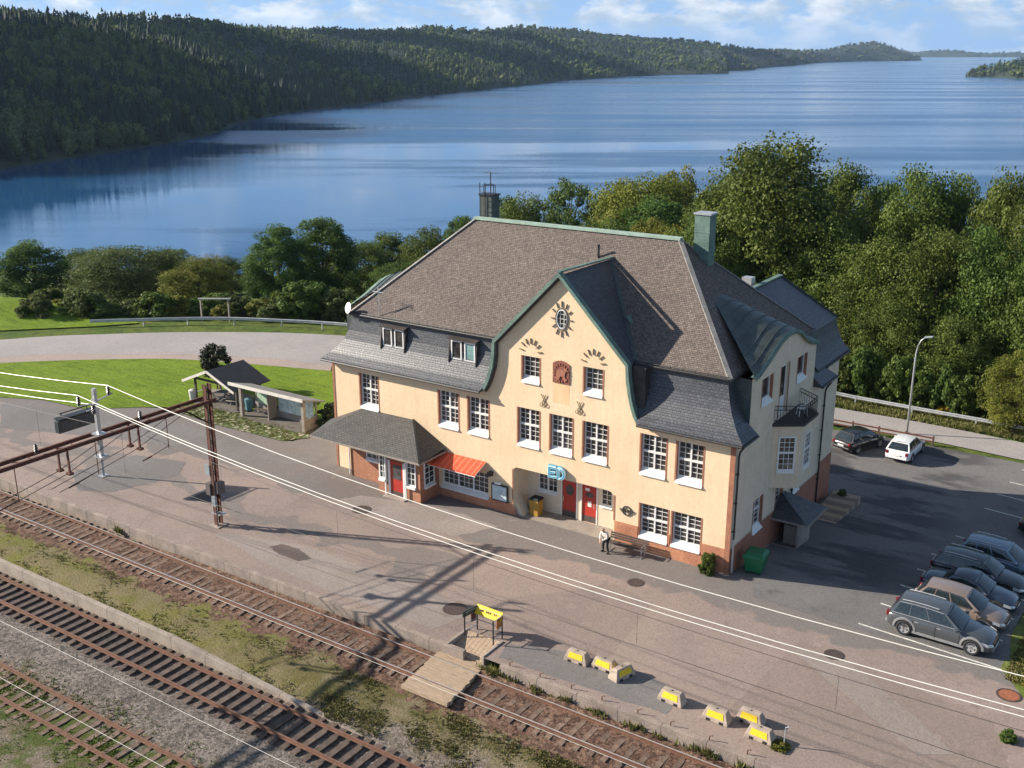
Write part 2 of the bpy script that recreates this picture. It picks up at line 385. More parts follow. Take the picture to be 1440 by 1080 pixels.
def smooth_poly(pts, k=5):
    out = []
    n = len(pts)
    for i in range(n-1):
        p0, p1, p2, p3 = pts[max(i-1,0)], pts[i], pts[i+1], pts[min(i+2,n-1)]
        for j in range(k):
            t = j/k
            out.append(tuple(.5*((2*p1[a])+(-p0[a]+p2[a])*t+(2*p0[a]-5*p1[a]+4*p2[a]-p3[a])*t*t+(-p0[a]+3*p1[a]-3*p2[a]+p3[a])*t**3) for a in range(2)))
    return out+[pts[-1]]
# ------------------------------------------------------------------ ground materials
def nt_of(name):
    m = D.materials.new(name); m.use_nodes = True; MATS[name] = m
    return m, m.node_tree, m.node_tree.nodes['Principled BSDF']
def noise(nt, vec, scale, detail=4.0, rough=.6):
    n = N(nt, 'ShaderNodeTexNoise', Scale=scale, Detail=detail, Roughness=rough); link(nt, vec, n.inputs['Vector']); return n.outputs['Fac']
def mrange(nt, v, a, b, c=0.0, d=1.0, smooth=True):
    m = N(nt, 'ShaderNodeMapRange'); m.interpolation_type = 'SMOOTHSTEP' if smooth else 'LINEAR'
    for k, x in zip(('From Min', 'From Max', 'To Min', 'To Max'), (a, b, c, d)): m.inputs[k].default_value = x
    link(nt, v, m.inputs['Value']); return m.outputs[0]
def mix(nt, f, a, b):
    m = N(nt, 'ShaderNodeMix', _data_type='RGBA')
    for i, x in ((0, f), (6, a), (7, b)):
        if isinstance(x, (tuple, float)): m.inputs[i].default_value = (*x, 1) if isinstance(x, tuple) else x
        else: link(nt, x, m.inputs[i])
    return m.outputs[2]
def math_(nt, op, a, b, clamp=False):
    m = N(nt, 'ShaderNodeMath', _operation=op); m.use_clamp = clamp
    for i, x in enumerate((a, b)):
        if isinstance(x, (float, int)): m.inputs[i].default_value = x
        else: link(nt, x, m.inputs[i])
    return m.outputs[0]
def fleck(nt, vec, col, scale, amt):
    """stone-like cell flecks multiplied onto a colour"""
    v = N(nt, 'ShaderNodeTexVoronoi', Scale=scale); link(nt, vec, v.inputs['Vector'])
    sp = N(nt, 'ShaderNodeSeparateColor'); link(nt, v.outputs['Color'], sp.inputs[0])
    hs = N(nt, 'ShaderNodeHueSaturation'); link(nt, col, hs.inputs['Color']); link(nt, mrange(nt, sp.outputs[0], 0, 1, 1-amt, 1+amt, False), hs.inputs['Value'])
    return hs.outputs[0], v.outputs['Distance']
def bump(nt, b, h, d):
    bp = N(nt, 'ShaderNodeBump', Strength=1.0, Distance=d); link(nt, h, bp.inputs['Height']); link(nt, bp.outputs[0], b.inputs['Normal'])
def asphalt(name, base, alt, dark, band=None, wet=False):
    m, nt, b = nt_of(name); t = N(nt, 'ShaderNodeTexCoord').outputs['Object']
    big = noise(nt, t, .13, 5.0, .62); c = mix(nt, mrange(nt, big, .42, .58), base, alt)
    if band:   # newer, greyer resurfaced strip along the building and to the car park
        sx = N(nt, 'ShaderNodeSeparateXYZ'); link(nt, t, sx.inputs[0])
        yy = math_(nt, 'ADD', sx.outputs['Y'], mrange(nt, noise(nt, t, .35, 2.0), .3, .7, -.7, .7))
        yy = math_(nt, 'ADD', yy, math_(nt, 'MULTIPLY', sx.outputs['X'], -.035))
        f = math_(nt, 'MULTIPLY', mrange(nt, yy, -3.6, -3.2), .9)
        c = mix(nt, f, c, band)
        y2 = math_(nt, 'ADD', sx.outputs['Y'], mrange(nt, noise(nt, t, .18, 2.0), .3, .7, -1.5, 1.5))
        f2 = math_(nt, 'MULTIPLY', mrange(nt, y2, -9.2, -9.0), math_(nt, 'SUBTRACT', 1.0, mrange(nt, y2, -7.4, -7.2)))
        xm = math_(nt, 'SUBTRACT', 1.0, mrange(nt, sx.outputs['X'], -13.0, -12.0))
        c = mix(nt, math_(nt, 'MULTIPLY', math_(nt, 'MULTIPLY', f2, xm), .75), c, band)
    vp = N(nt, 'ShaderNodeTexVoronoi', Scale=.11); link(nt, t, vp.inputs['Vector'])
    sp = N(nt, 'ShaderNodeSeparateColor'); link(nt, vp.outputs['Color'], sp.inputs[0])
    c = mix(nt, math_(nt, 'MULTIPLY', mrange(nt, sp.outputs[1], .78, .80), .22), c, dark)
    stain = noise(nt, t, .55, 6.0, .7); c = mix(nt, math_(nt, 'MULTIPLY', mrange(nt, stain, .58, .72), .6), c, dark)
    pale = noise(nt, t, .9, 5.0, .7); c = mix(nt, math_(nt, 'MULTIPLY', mrange(nt, pale, .58, .75), .35), c, tuple(min(1, x*1.5) for x in base))
    if wet:     # damp, worn patches near the station's side
        sw = N(nt, 'ShaderNodeSeparateXYZ'); link(nt, t, sw.inputs[0])
        mw = N(nt, 'ShaderNodeMapping'); mw.inputs['Rotation'].default_value = (0, 0, -.9); mw.inputs['Scale'].default_value = (.12, .3, 1); link(nt, t, mw.inputs[0])
        f = math_(nt, 'MULTIPLY', mrange(nt, noise(nt, mw.outputs[0], 1.0, 6.0, .65), .46, .56), math_(nt, 'SUBTRACT', 1.0, mrange(nt, sw.outputs['X'], 5.5, 9.0)))
        f = math_(nt, 'MULTIPLY', f, mrange(nt, sw.outputs['Y'], 1.5, 4.0)); c = mix(nt, math_(nt, 'MULTIPLY', f, .75), c, (.05, .05, .055))
    # cracks
    wv = N(nt, 'ShaderNodeTexVoronoi', Scale=.17); wv.feature = 'DISTANCE_TO_EDGE'
    dv = N(nt, 'ShaderNodeMix', _data_type='VECTOR'); dv.inputs[0].default_value = .35; link(nt, t, dv.inputs[4])
    nn = N(nt, 'ShaderNodeTexNoise', Scale=.6, Detail=4.0); link(nt, t, nn.inputs['Vector']); 
    sc = N(nt, 'ShaderNodeVectorMath', _operation='SCALE'); sc.inputs['Scale'].default_value = 3.0; link(nt, nn.outputs['Color'], sc.inputs[0])
    av = N(nt, 'ShaderNodeVectorMath', _operation='ADD'); link(nt, t, av.inputs[0]); link(nt, sc.outputs[0], av.inputs[1]); link(nt, av.outputs[0], wv.inputs['Vector'])
    crk = math_(nt, 'SUBTRACT', 1.0, mrange(nt, wv.outputs['Distance'], .002, .012)); c = mix(nt, math_(nt, 'MULTIPLY', crk, .22), c, dark)
    c, dist = fleck(nt, t, c, 16, .14)
    link(nt, c, b.inputs['Base Color']); b.inputs['Roughness'].default_value = .88; b.inputs['Specular IOR Level'].default_value = .3
    bump(nt, b, noise(nt, t, 30, 3.0), .006)
    return m
yard_m = asphalt('yard_asphalt', (.295, .228, .195), (.262, .206, .18), (.14, .11, .10), (.172, .156, .148))
park_m = asphalt('parking_asphalt', (.175, .165, .16), (.15, .143, .14), (.07, .068, .07), wet=True)
road_m = asphalt('road_asphalt', (.34, .31, .295), (.31, .285, .275), (.24, .22, .21))
path_m = asphalt('path_asphalt', (.37, .29, .25), (.34, .27, .235), (.22, .18, .16))
def grass_mat(name, c1, c2, c3, mow=False):
    m, nt, b = nt_of(name); t = N(nt, 'ShaderNodeTexCoord').outputs['Object']
    c = mix(nt, mrange(nt, noise(nt, t, .25, 5.0, .65), .4, .6), c1, c2)
    c = mix(nt, math_(nt, 'MULTIPLY', mrange(nt, noise(nt, t, .8, 6.0, .72), .48, .66), .85), c, c3)
    if mow:
        mpp = N(nt, 'ShaderNodeMapping'); mpp.inputs['Rotation'].default_value = (0, 0, .35); mpp.inputs['Scale'].default_value = (.25, 2.2, 1); link(nt, t, mpp.inputs[0])
        c = mix(nt, math_(nt, 'MULTIPLY', mrange(nt, noise(nt, mpp.outputs[0], 1.0, 2.0), .4, .6), .4), c, tuple(x*1.2 for x in c2))
    c, d = fleck(nt, t, c, 9, .22); link(nt, c, b.inputs['Base Color'])
    b.inputs['Roughness'].default_value = .9; b.inputs['Specular IOR Level'].default_value = .15
    bump(nt, b, noise(nt, t, 14, 4.0), .05); return m
lawn_m = grass_mat('lawn_grass', (.118, .185, .012), (.155, .225, .018), (.085, .13, .012), True)
rough_m = grass_mat('rough_grass', (.075, .12, .022), (.115, .145, .03), (.045, .06, .018))
# trackside: ballast, grass and gravel strips side by side, edges broken by noise
m, nt, b = nt_of('trackside_mix'); trackside_m = m
t = N(nt, 'ShaderNodeTexCoord').outputs['Object']; sx = N(nt, 'ShaderNodeSeparateXYZ'); link(nt, t, sx.inputs[0])
wob = mrange(nt, noise(nt, t, .7, 5.0, .7), .25, .75, -.9, .9)
yy = math_(nt, 'ADD', sx.outputs['Y'], wob)
gr1 = mix(nt, mrange(nt, noise(nt, t, .3, 4.0), .42, .58), (.155, .15, .045), (.20, .165, .095))
gr1 = mix(nt, mrange(nt, sx.outputs['X'], -24.0, -8.0), mix(nt, mrange(nt, noise(nt, t, .5, 5.0), .4, .6), (.165, .16, .04), (.205, .172, .088)), mix(nt, mrange(nt, noise(nt, t, .8, 5.0), .4, .6), (.125, .11, .042), (.20, .165, .10)))
gr3 = mix(nt, mrange(nt, noise(nt, t, .55, 6.0, .7), .45, .58), (.075, .10, .022), (.22, .175, .14))
gr3 = mix(nt, math_(nt, 'MULTIPLY', mrange(nt, noise(nt, t, .9, 4.0), .5, .65), .7), gr3, (.10, .085, .03))
b1 = mix(nt, mrange(nt, noise(nt, t, 1.2, 4.0), .35, .65), (.115, .066, .047), (.16, .10, .072)); b1, _x = fleck(nt, t, b1, 8, .55)
b2 = mix(nt, mrange(nt, noise(nt, t, 1.0, 4.0), .35, .65), (.20, .172, .152), (.15, .127, .11)); b2, _x = fleck(nt, t, b2, 9, .5)
c = mix(nt, mrange(nt, yy, -26.3, -25.0), gr3, b2)
c = mix(nt, mrange(nt, yy, -20.35, -20.0), c, gr1)
c = mix(nt, mrange(nt, yy, -17.25, -16.9), c, b1)
rp = mrange(nt, sx.outputs['X'], -12.0, -8.0); rp = math_(nt, 'MULTIPLY', rp, math_(nt, 'MULTIPLY', mrange(nt, yy, -20.8, -20.0), math_(nt, 'SUBTRACT', 1.0, mrange(nt, yy, -19.3, -18.6))))
c = mix(nt, math_(nt, 'MULTIPLY', rp, .8), c, b2)
c, dist = fleck(nt, t, c, 20, .25); link(nt, c, b.inputs['Base Color']); b.inputs['Roughness'].default_value = .95; b.inputs['Specular IOR Level'].default_value = .2
bump(nt, b, noise(nt, t, 11, 5.0, .7), .07)
# lake water
m, nt, b = nt_of('lake_water'); water_m = m
t = N(nt, 'ShaderNodeTexCoord').outputs['Object']
mpp = N(nt, 'ShaderNodeMapping'); mpp.inputs['Rotation'].default_value = (0, 0, -YAW); link(nt, t, mpp.inputs[0])
mp3 = N(nt, 'ShaderNodeMapping'); mp3.inputs['Scale'].default_value = (.0022, .014, 1); link(nt, mpp.outputs[0], mp3.inputs[0])
streak = noise(nt, mp3.outputs[0], 1.0, 5.0, .6)
mp4 = N(nt, 'ShaderNodeMapping'); mp4.inputs['Scale'].default_value = (.07, .22, 1); link(nt, mpp.outputs[0], mp4.inputs[0])
wav = noise(nt, mp4.outputs[0], 1.0, 6.0, .7)
b.inputs['Base Color'].default_value = (.014, .080, .20, 1); b.inputs['IOR'].default_value = 1.33
vd = N(nt, 'ShaderNodeVectorMath', _operation='DISTANCE'); link(nt, t, vd.inputs[0]); vd.inputs[1].default_value = (-400, 190, LAKE_Z)
shelt = mrange(nt, math_(nt, 'ADD', vd.outputs['Value'], mrange(nt, streak, .3, .7, -130, 130)), 170, 420)          # lee of the far shore: calm water
link(nt, math_(nt, 'MULTIPLY', mrange(nt, streak, .4, .62, .12, .26), mrange(nt, shelt, 0, 1, .25, 1)), b.inputs['Roughness'])
bp = N(nt, 'ShaderNodeBump', Distance=.7); link(nt, wav, bp.inputs['Height']); link(nt, math_(nt, 'MULTIPLY', mrange(nt, streak, .38, .60, .28, 1.0), mrange(nt, shelt, 0, 1, .08, 1)), bp.inputs['Strength']); link(nt, bp.outputs[0], b.inputs['Normal'])

# ------------------------------------------------------------------ the land
def land_z(x, y):
    z = T(x, y); bd = dbank(x, y)
    return z-np.where(bd < 0, .07, 0)*1.0+np.where(bd > 4, .35*np.sin(x*.31+y*.13)*np.cos(y*.23-x*.11), 0)
put('ground', grid_mesh('ground', np.arange(-420, 205, 2.5), np.concatenate([np.arange(-14.3, 140, 2.5), np.arange(140, 420, 8)]), lambda X, Y: np.where(Y < -13.7, -.9, land_z(X, np.maximum(Y, -13.6))), rough_m), kind='structure')
put('trackside_ground', grid_mesh('trackside_ground', np.arange(-130, 60, .6), np.arange(-70, -13.7, .35),
    lambda X, Y: -.80+.135*np.exp(-((Y+15.15)/1.5)**4)+.46*np.exp(-((Y+13.6)/.55)**2)*sst(-33, -24, X)-.10*np.exp(-((Y+21.5)/1.5)**4)-.055*np.exp(-((Y+26.4)/1.4)**4)+.10*np.exp(-((Y+18.4)/1.1)**2)+.03*np.sin(X*2.1+Y*3.3)*np.sin(Y*2.7-X*.9), trackside_m), kind='structure')
put('lake', np_mesh('lake', np.array([(-9000, -2500, LAKE_Z), (9000, -2500, LAKE_Z), (9000, 16000, LAKE_Z), (-9000, 16000, LAKE_Z)]), np.array([[0, 1, 2, 3]]), water_m), kind='structure')

YARD = [(-125, -13.72), (-8.05, -13.72), (-8.05, -12.15), (-6.02, -12.15), (-6.02, -13.72), (58, -13.72), (58, -4.2), (16.5, -4.9), (14.2, -1.9), (2.0, -1.5), (1.2, .4), (1.2, 3.2), (.5, 3.0), (0, .4), (-27.6, .4), (-27.7, 5.4), (-33.0, 5.4), (-33.4, 1.6), (-41.0, .9), (-46.6, 1.5), (-48.4, .5), (-51.7, -2.2), (-56.5, -2.7), (-59.8, -4.2), (-80, -12.5), (-84, -13.4), (-125, -13.5)]
sheet('station_yard', YARD, yard_m, .0)
def patch(pts, m_, dz=.006):
    n = len(pts); P_ = pts+[pts[0]]; out = []
    for i in range(n):
        for j in range(5): t_ = j/5; out.append((lerp(P_[i][0], P_[i+1][0], t_)+(RNG.normal()*min(.05, .02*math.dist(P_[i], P_[i+1])) if j else 0), lerp(P_[i][1], P_[i+1][1], t_)+(RNG.normal()*min(.05, .02*math.dist(P_[i], P_[i+1])) if j else 0)))
    vs_, fs_ = cdt(out); mb = MB(); mb.add([(p[0], p[1], dz) for p in vs_], fs_); mb.build('asphalt_patch', m_, kind='structure')
newer = asphalt('patch_newer', (.185, .172, .166), (.165, .152, .146), (.12, .105, .10)); paler = asphalt('patch_pale', (.30, .255, .23), (.265, .225, .2), (.20, .17, .15)); stain_m = asphalt('patch_stain', (.13, .10, .09), (.11, .085, .078), (.08, .065, .06))
patch([(-58.3, -5.1), (-50.8, -2.2), (-41.7, -.3), (-32.7, -.5), (-29.1, 1.0), (-29.0, -.6), (-33.5, -3.6), (-39.2, -3.6), (-46.6, -5.8), (-53.1, -8.3)], newer)
patch([(-41.1, -10.7), (-40.3, -6.3), (-36.4, -5.2), (-35.0, -7.0), (-36.1, -11.1), (-38.1, -12.2)], newer)
patch([(-26.3, -11.7), (-25.8, -11.2), (-20.8, -9.9), (-15.0, -10.1), (-10.1, -10.3), (-8.8, -11.2), (-9.4, -13.0), (-15.2, -13.0), (-20.7, -12.7)], paler, .005)
patch([(-5.8, -12.1), (-3.3, -11.2), (-1.0, -10.7), (2.8, -11.1), (2.8, -13.0), (-1.8, -13.2), (-5.4, -13.3)], newer)
patch([(-22.4, -11.2), (-22.1, -10.5), (-20.8, -10.4), (-19.4, -10.9), (-19.8, -11.5), (-21.0, -11.5)], stain_m, .010)
patch([(-23.0, -2.9), (-17.6, -1.6), (-13.4, -1.9), (-14.6, -4.4), (-19.6, -4.6), (-23.7, -4.5)], paler, .007)
patch([(4.8, -5.0), (7.9, -4.8), (11.5, -7.5), (13.3, -9.1), (12.1, -9.9), (8.9, -7.7)], paler, .005)
PARK = [(1.2, .35), (2.0, -1.55), (14.0, -1.95), (13.4, 2), (13.5, 14), (17, 20), (32, 24), (32, 31.4), (-3, 31.2), (-8, 29), (-8, 21), (-.4, 18), (-.4, 13.8), (.05, 13.6), (.05, 3.0)]
sheet('car_park', PARK, park_m, .012, 1.5)
road_far = smooth_poly([(-104, -34), (-90, -14.5), (-76.4, 5.9), (-69.8, 12.9), (-61.8, 19.2), (-50.5, 25.2), (-28, 31.5), (-6, 35.9), (8.5, 35.8), (24, 33.5), (55, 20)])
road_near = smooth_poly([(-97, -34), (-82, -13.5), (-70.8, 2.5), (-63.7, 8.4), (-56.5, 13), (-49, 16.1), (-44.3, 17.2), (-27, 25), (-6, 31.6), (8, 32.0), (24, 29), (52, 16)])
sheet('road', [p for p in road_far if p[1] > -13]+[p for p in road_near if p[1] > -13][::-1], road_m, .016)
path_far = [p for p in road_near if p[1] > -13 and p[0] < -43.5]
path_near = smooth_poly([(-81.5, -13.2), (-69.5, .8), (-60.2, 8.8), (-54.4, 12.0), (-43.1, 15.8)])
sheet('path', path_far+path_near[::-1], path_m, .012)
lawn_s = [(-43.1, 15.8), (-30, 21.5), (-28.2, 16), (-28.2, 5.3), (-33.6, 5.3), (-34.2, 5.2), (-44.5, 4.6), (-46.8, 1.6), (-48.4, .5), (-51.7, -2.2), (-56.5, -2.7), (-59.8, -4.2), (-79, -12.4)]
sheet('lawn', path_near[1:]+lawn_s[1:], lawn_m, .03)
sheet('grass_verge', [(13.6, -1.6), (15.2, -4.0), (19, -4.6), (40, -3), (40, 22), (17.4, 19.6), (13.8, 13.5), (13.4, 2.5)], grass_mat('verge_grass', (.12, .17, .03), (.16, .18, .05), (.09, .09, .03)), .03)
sheet('far_lawn', [(-118, -12), (-96, -10), (-80.4, 7.0), (-73.2, 14.2), (-70.8, 17.4), (-74.5, 18.6), (-83, 17.0), (-92, 17), (-108, 12)], lawn_m, .05, 1.5, zf=lambda x, y: T(x, y)+np.clip(dbank(x, y), 0, 6)*.17+1.3*math.exp(-((x+88)**2+(y-12)**2)/70)*min(max(dbank(x, y)/4, 0), 1))
sheet('clearing_lawn', [(-4, 58), (10, 52), (18, 60), (6, 70), (-3, 68)], lawn_m, .5, zf=T)
# cobble rockery before the shelters
m, nt, b = nt_of('cobbles'); t = N(nt, 'ShaderNodeTexCoord').outputs['Object']
v = N(nt, 'ShaderNodeTexVoronoi', Scale=2.6); link(nt, t, v.inputs['Vector']); sp = N(nt, 'ShaderNodeSeparateColor'); link(nt, v.outputs['Color'], sp.inputs[0])
c = mix(nt, sp.outputs[0], (.27, .235, .17), (.42, .37, .28)); c = mix(nt, mrange(nt, v.outputs['Distance'], .30, .46), c, (.085, .11, .03))
c = mix(nt, mrange(nt, noise(nt, t, .9), .52, .66), c, (.14, .17, .05)); link(nt, c, b.inputs['Base Color']); b.inputs['Roughness'].default_value = .95; bump(nt, b, math_(nt, 'SUBTRACT', 1.0, v.outputs['Distance']), .12)
sheet('cobble_bed', [(-46.6, 1.5), (-41.0, .9), (-34.0, 1.2), (-32.9, 2.7), (-34.2, 4.0), (-44.6, 4.4)], m, .05)
# platform edge (structure)
kb = MB()
xs = np.arange(-125, 58.1, 2.0)
for i in range(len(xs)-1):
    if -8.7 < xs[i] < -6: continue
    kb.box(xs[i]+.004, -13.84, -.95, xs[i+1]-.004, -13.60, .022+.006*math.sin(i*1.7))
kb.build('platform_edge', kerb_stone, kind='structure', bevel=.015)
# dark under-step where the board crossing meets the platform
# parking bay lines, 4 mm above the asphalt
lm = MB()
for (x0, y0, x1, y1) in [(7.18, -1.21, 14.4, -1.75), (7.44, 1.62, 13.2, 1.1), (7.58, 4.85, 13.2, 4.2), (7.7, 7.9, 13.2, 7.2), (7.75, 11.0, 13.2, 10.1), (8.14, 15.3, 13.5, 14.4), (8.62, 21.4, 14, 20.7), (8.83, 24.3, 14, 23.7), (9.14, 27.0, 14, 26.5), (9.42, 29.9, 14, 29.4)]:
    k = 6
    for j in range(k):
        a = (lerp(x0, x1, j/k), lerp(y0, y1, j/k)); c2_ = (lerp(x0, x1, (j+1)/k), lerp(y0, y1, (j+1)/k))
        z = lambda p: Tf(*p)+.019
        lm.quad((a[0], a[1]-.055, z(a)), (c2_[0], c2_[1]-.055, z(c2_)), (c2_[0], c2_[1]+.055, z(c2_)), (a[0], a[1]+.055, z(a)))
lm.build('road_markings', paint_line, kind='structure')

# ------------------------------------------------------------------ hills across the lake and the woods on them
def hill_grid(shore, crest, nv, name, amp=.10, back=.35, seed=0):
    """shore/crest: matching lists of (x,y) and (x,y,z); a slope rises from the shore to the crest, then a plateau runs on behind"""
    P = np.array(shore, float); R = np.array(crest, float)
    k = 6; n = len(P); tt = np.linspace(0, n-1, (n-1)*k+1); i0 = np.minimum(tt.astype(int), n-2); f = (tt-i0)[:, None]
    def cr(A):
        A = np.asarray(A); a0 = A[np.maximum(i0-1, 0)]; a1 = A[i0]; a2 = A[i0+1]; a3 = A[np.minimum(i0+2, n-1)]
        return .5*(2*a1+(-a0+a2)*f+(2*a0-5*a1+4*a2-a3)*f**2+(-a0+3*a1-3*a2+a3)*f**3)
    P = cr(P); R = cr(R)
    vs = np.concatenate([[-.012], np.linspace(0, 1, nv), 1+np.linspace(.1, back, 4)])
    X = P[:, None, 0]+(R[:, None, 0]-P[:, None, 0])*vs; Y = P[:, None, 1]+(R[:, None, 1]-P[:, None, 1])*vs
    prof = np.where(vs < 0, vs*.5, np.where(vs <= 1, 1-(1-np.clip(vs, 0, 1))**1.9, 1-(vs-1)*.35))
    H = (R[:, None, 2]-LAKE_Z)
    rel = np.sin(X/150+seed)*np.cos(Y/190+seed*2)+.6*np.sin(X/83-Y/67+seed)+.35*np.sin(X/37+Y/53+seed)
    Z = LAKE_Z+1.0+H*(prof+amp*rel*np.sin(np.pi*np.clip(vs, 0, 1))*np.clip(prof, 0, 1)); Z[:, 0] = LAKE_Z-4; Z[:, 1] = LAKE_Z+.3
    V = np.stack([X, Y, Z], -1); ny, nx = V.shape[:2]
    i = (np.arange(ny-1)[:, None]*nx+np.arange(nx-1)[None]).ravel()
    put('hills', np_mesh('hills', V.reshape(-1, 3), np.stack([i, i+nx, i+nx+1, i+1], -1), mat('forest_floor', (.022, .034, .016), .95, .3, .02, .2), smooth=True), kind='structure')
    return V
def crest_at(px, py, extra, shore_xy, trees=8.0):
    """ridge point: `extra` metres behind the shore as seen from the station, at the height of the skyline there"""
    dv = Vector(_f)*1502.6+Vector(_r2)*(px-720)+Vector(_d2)*(py-540)
    dh = math.hypot(dv.x, dv.y); ds = math.hypot(shore_xy[0]-CAM.x, shore_xy[1]-CAM.y)+extra
    return (CAM.x+dv.x/dh*ds, CAM.y+dv.y/dh*ds, CAM.z+dv.z/dh*ds-trees)
shoreA = [(-340, -60), (-372, 60), (-397, 142), (-419, 181), (-438, 223), (-458, 272), (-479, 330), (-514, 404), (-594, 506), (-661, 631), (-695, 741), (-772, 948), (-854, 1208), (-909, 1404), (-977, 1602), (-1021, 1949), (-975, 2290)]
pxA = [(-420, 0, 600), (-290, 2, 620), (-200, 5, 650), (-100, 9, 680), (0, 15, 700), (100, 24, 720), (200, 29, 760), (290, 36, 800), (340, 40, 850), (420, 42, 950), (500, 43, 1100), (600, 44, 1300), (700, 44, 1500), (760, 43, 1600), (800, 44, 1600), (900, 53, 1500), (1010, 66, 900)]
VA = hill_grid(shoreA, [crest_at(a, b_, e, s) for (a, b_, e), s in zip(pxA, shoreA)], 26, 'A', .15)
shoreB = [(-1300, 2300), (-1120, 2500), (-1080, 2700), (-1166, 2900), (-1292, 3602), (-1469, 4339), (-1507, 5138), (-1410, 5450), (-1378, 5640)]
pxB = [(820, 46, 1500), (900, 53, 1300), (960, 57, 1200), (1048, 67, 900), (1120, 69, 900), (1160, 68, 800), (1225, 58, 700), (1262, 67, 420), (1300, 83, 120)]
VB = hill_grid(shoreB, [crest_at(a, b_, e, s, 10) for (a, b_, e), s in zip(pxB, shoreB)], 16, 'B', .10, seed=2)
def far_strip(pts, dist, depth):
    sh = []; cr_ = []
    for px, py in pts:
        dv = Vector(_f)*1502.6+Vector(_r2)*(px-720)+Vector(_d2)*(py-540); dh = math.hypot(dv.x, dv.y)
        sh.append((CAM.x+dv.x/dh*dist, CAM.y+dv.y/dh*dist)); cr_.append((CAM.x+dv.x/dh*(dist+depth), CAM.y+dv.y/dh*(dist+depth), CAM.z+dv.z/dh*(dist+depth)-6))
    return hill_grid(sh, cr_, 8, 'far', .04, seed=4)
VC = far_strip([(1250, 73), (1290, 72.5), (1330, 70), (1370, 73), (1400, 74), (1440, 73), (1500, 71)], 8600, 900)
VD = far_strip([(180, 40), (240, 36), (290, 33), (340, 35), (420, 39), (480, 40), (560, 42), (650, 44), (700, 46)], 4300, 800)
shoreE = [(-470, 2330), (-460, 2232), (-400, 2203), (-337, 2120), (-200, 2050), (60, 1950), (400, 1800)]
pxE = [(1362, 103, 120), (1380, 93, 260), (1410, 86, 330), (1445, 80, 420), (1520, 70, 500), (1660, 64, 600), (1850, 60, 600)]
VE = hill_grid(shoreE, [crest_at(a, b_, e, s, 11) for (a, b_, e), s in zip(pxE, shoreE)], 10, 'E', .05, seed=6)

# tree shapes for the far woods
def conifer(rng, h=16.0, r=2.4, tiers=7, n=7):
    V = []; F = []; tint = []
    for i in range(tiers):
        z0 = h*(.10+.86*i/tiers); z1 = z0+h*.24; rr = r*(1-i/tiers)**.8+.25; o = len(V)
        a0 = rng.uniform(0, 6.28)
        for k in range(n):
            a = a0+2*math.pi*k/n; q = rr*rng.uniform(.7, 1.2)
            V.append((q*math.cos(a), q*math.sin(a), z0-rng.uniform(0, .6)))
        V.append((0, 0, min(z1, h))); top = len(V)-1
        for k in range(n): F.append((o+k, o+(k+1) % n, top)); tint.append(rng.uniform(0, .45))
    return np.array(V), np.array(F), np.array(tint)
def broadleaf(rng, h=14.0, r=3.4, n=95, ls=1.5, narrow=1.0):
    V = []; F = []; tint = []
    for i in range(n):
        u = rng.normal(size=3); u /= np.linalg.norm(u); q = rng.uniform(.62, 1.05)
        p = np.array([u[0]*r*q*narrow, u[1]*r*q*narrow, h*.56+u[2]*h*.42*q])
        nn = u+rng.normal(size=3)*.5; nn /= np.linalg.norm(nn); a = np.cross(nn, rng.normal(size=3)); a /= np.linalg.norm(a); b_ = np.cross(nn, a)
        s = ls*rng.uniform(.6, 1.2); o = len(V)
        V += [p-a*s*.6-b_*s*.4, p+a*s*.6-b_*s*.35, p+b_*s*.7]; F.append((o, o+1, o+2)); tint.append(rng.uniform(0, 1))
    o = len(V)                                                       # inner mass
    for z, q in ((.16, .25), (.38, .8), (.62, .82), (.86, .35)):
        for k in range(6): V.append(np.array([math.cos(k*1.047)*r*q*.8*narrow, math.sin(k*1.047)*r*q*.8*narrow, h*z]))
    for i in range(3):
        for k in range(6):
            a, b_, c_, d_ = o+i*6+k, o+i*6+(k+1) % 6, o+(i+1)*6+(k+1) % 6, o+(i+1)*6+k
            F += [(a, b_, c_), (a, c_, d_)]; tint += [.15, .15]
    return np.array(V), np.array(F), np.array(tint)
rg = np.random.default_rng(3)
PROTO = {('c', 0): [conifer(rg, 13+i, 2.6+.2*i, 9, 9) for i in range(4)], ('b', 0): [broadleaf(rg, 11+i, 3.4+.3*i, 130, 1.25) for i in range(4)],
         ('c', 1): [conifer(rg, 14+i, 3.0, 3, 6) for i in range(3)], ('b', 1): [broadleaf(rg, 13, 3.6, 26, 2.6) for i in range(3)]}
leaf_dark = attr_mat('spruce_needles', (.010, .021, .014), (.030, .050, .024), objrand=0)
leaf_light = attr_mat('birch_leaves', (.034, .056, .018), (.20, .22, .07), objrand=0, transl=.2)
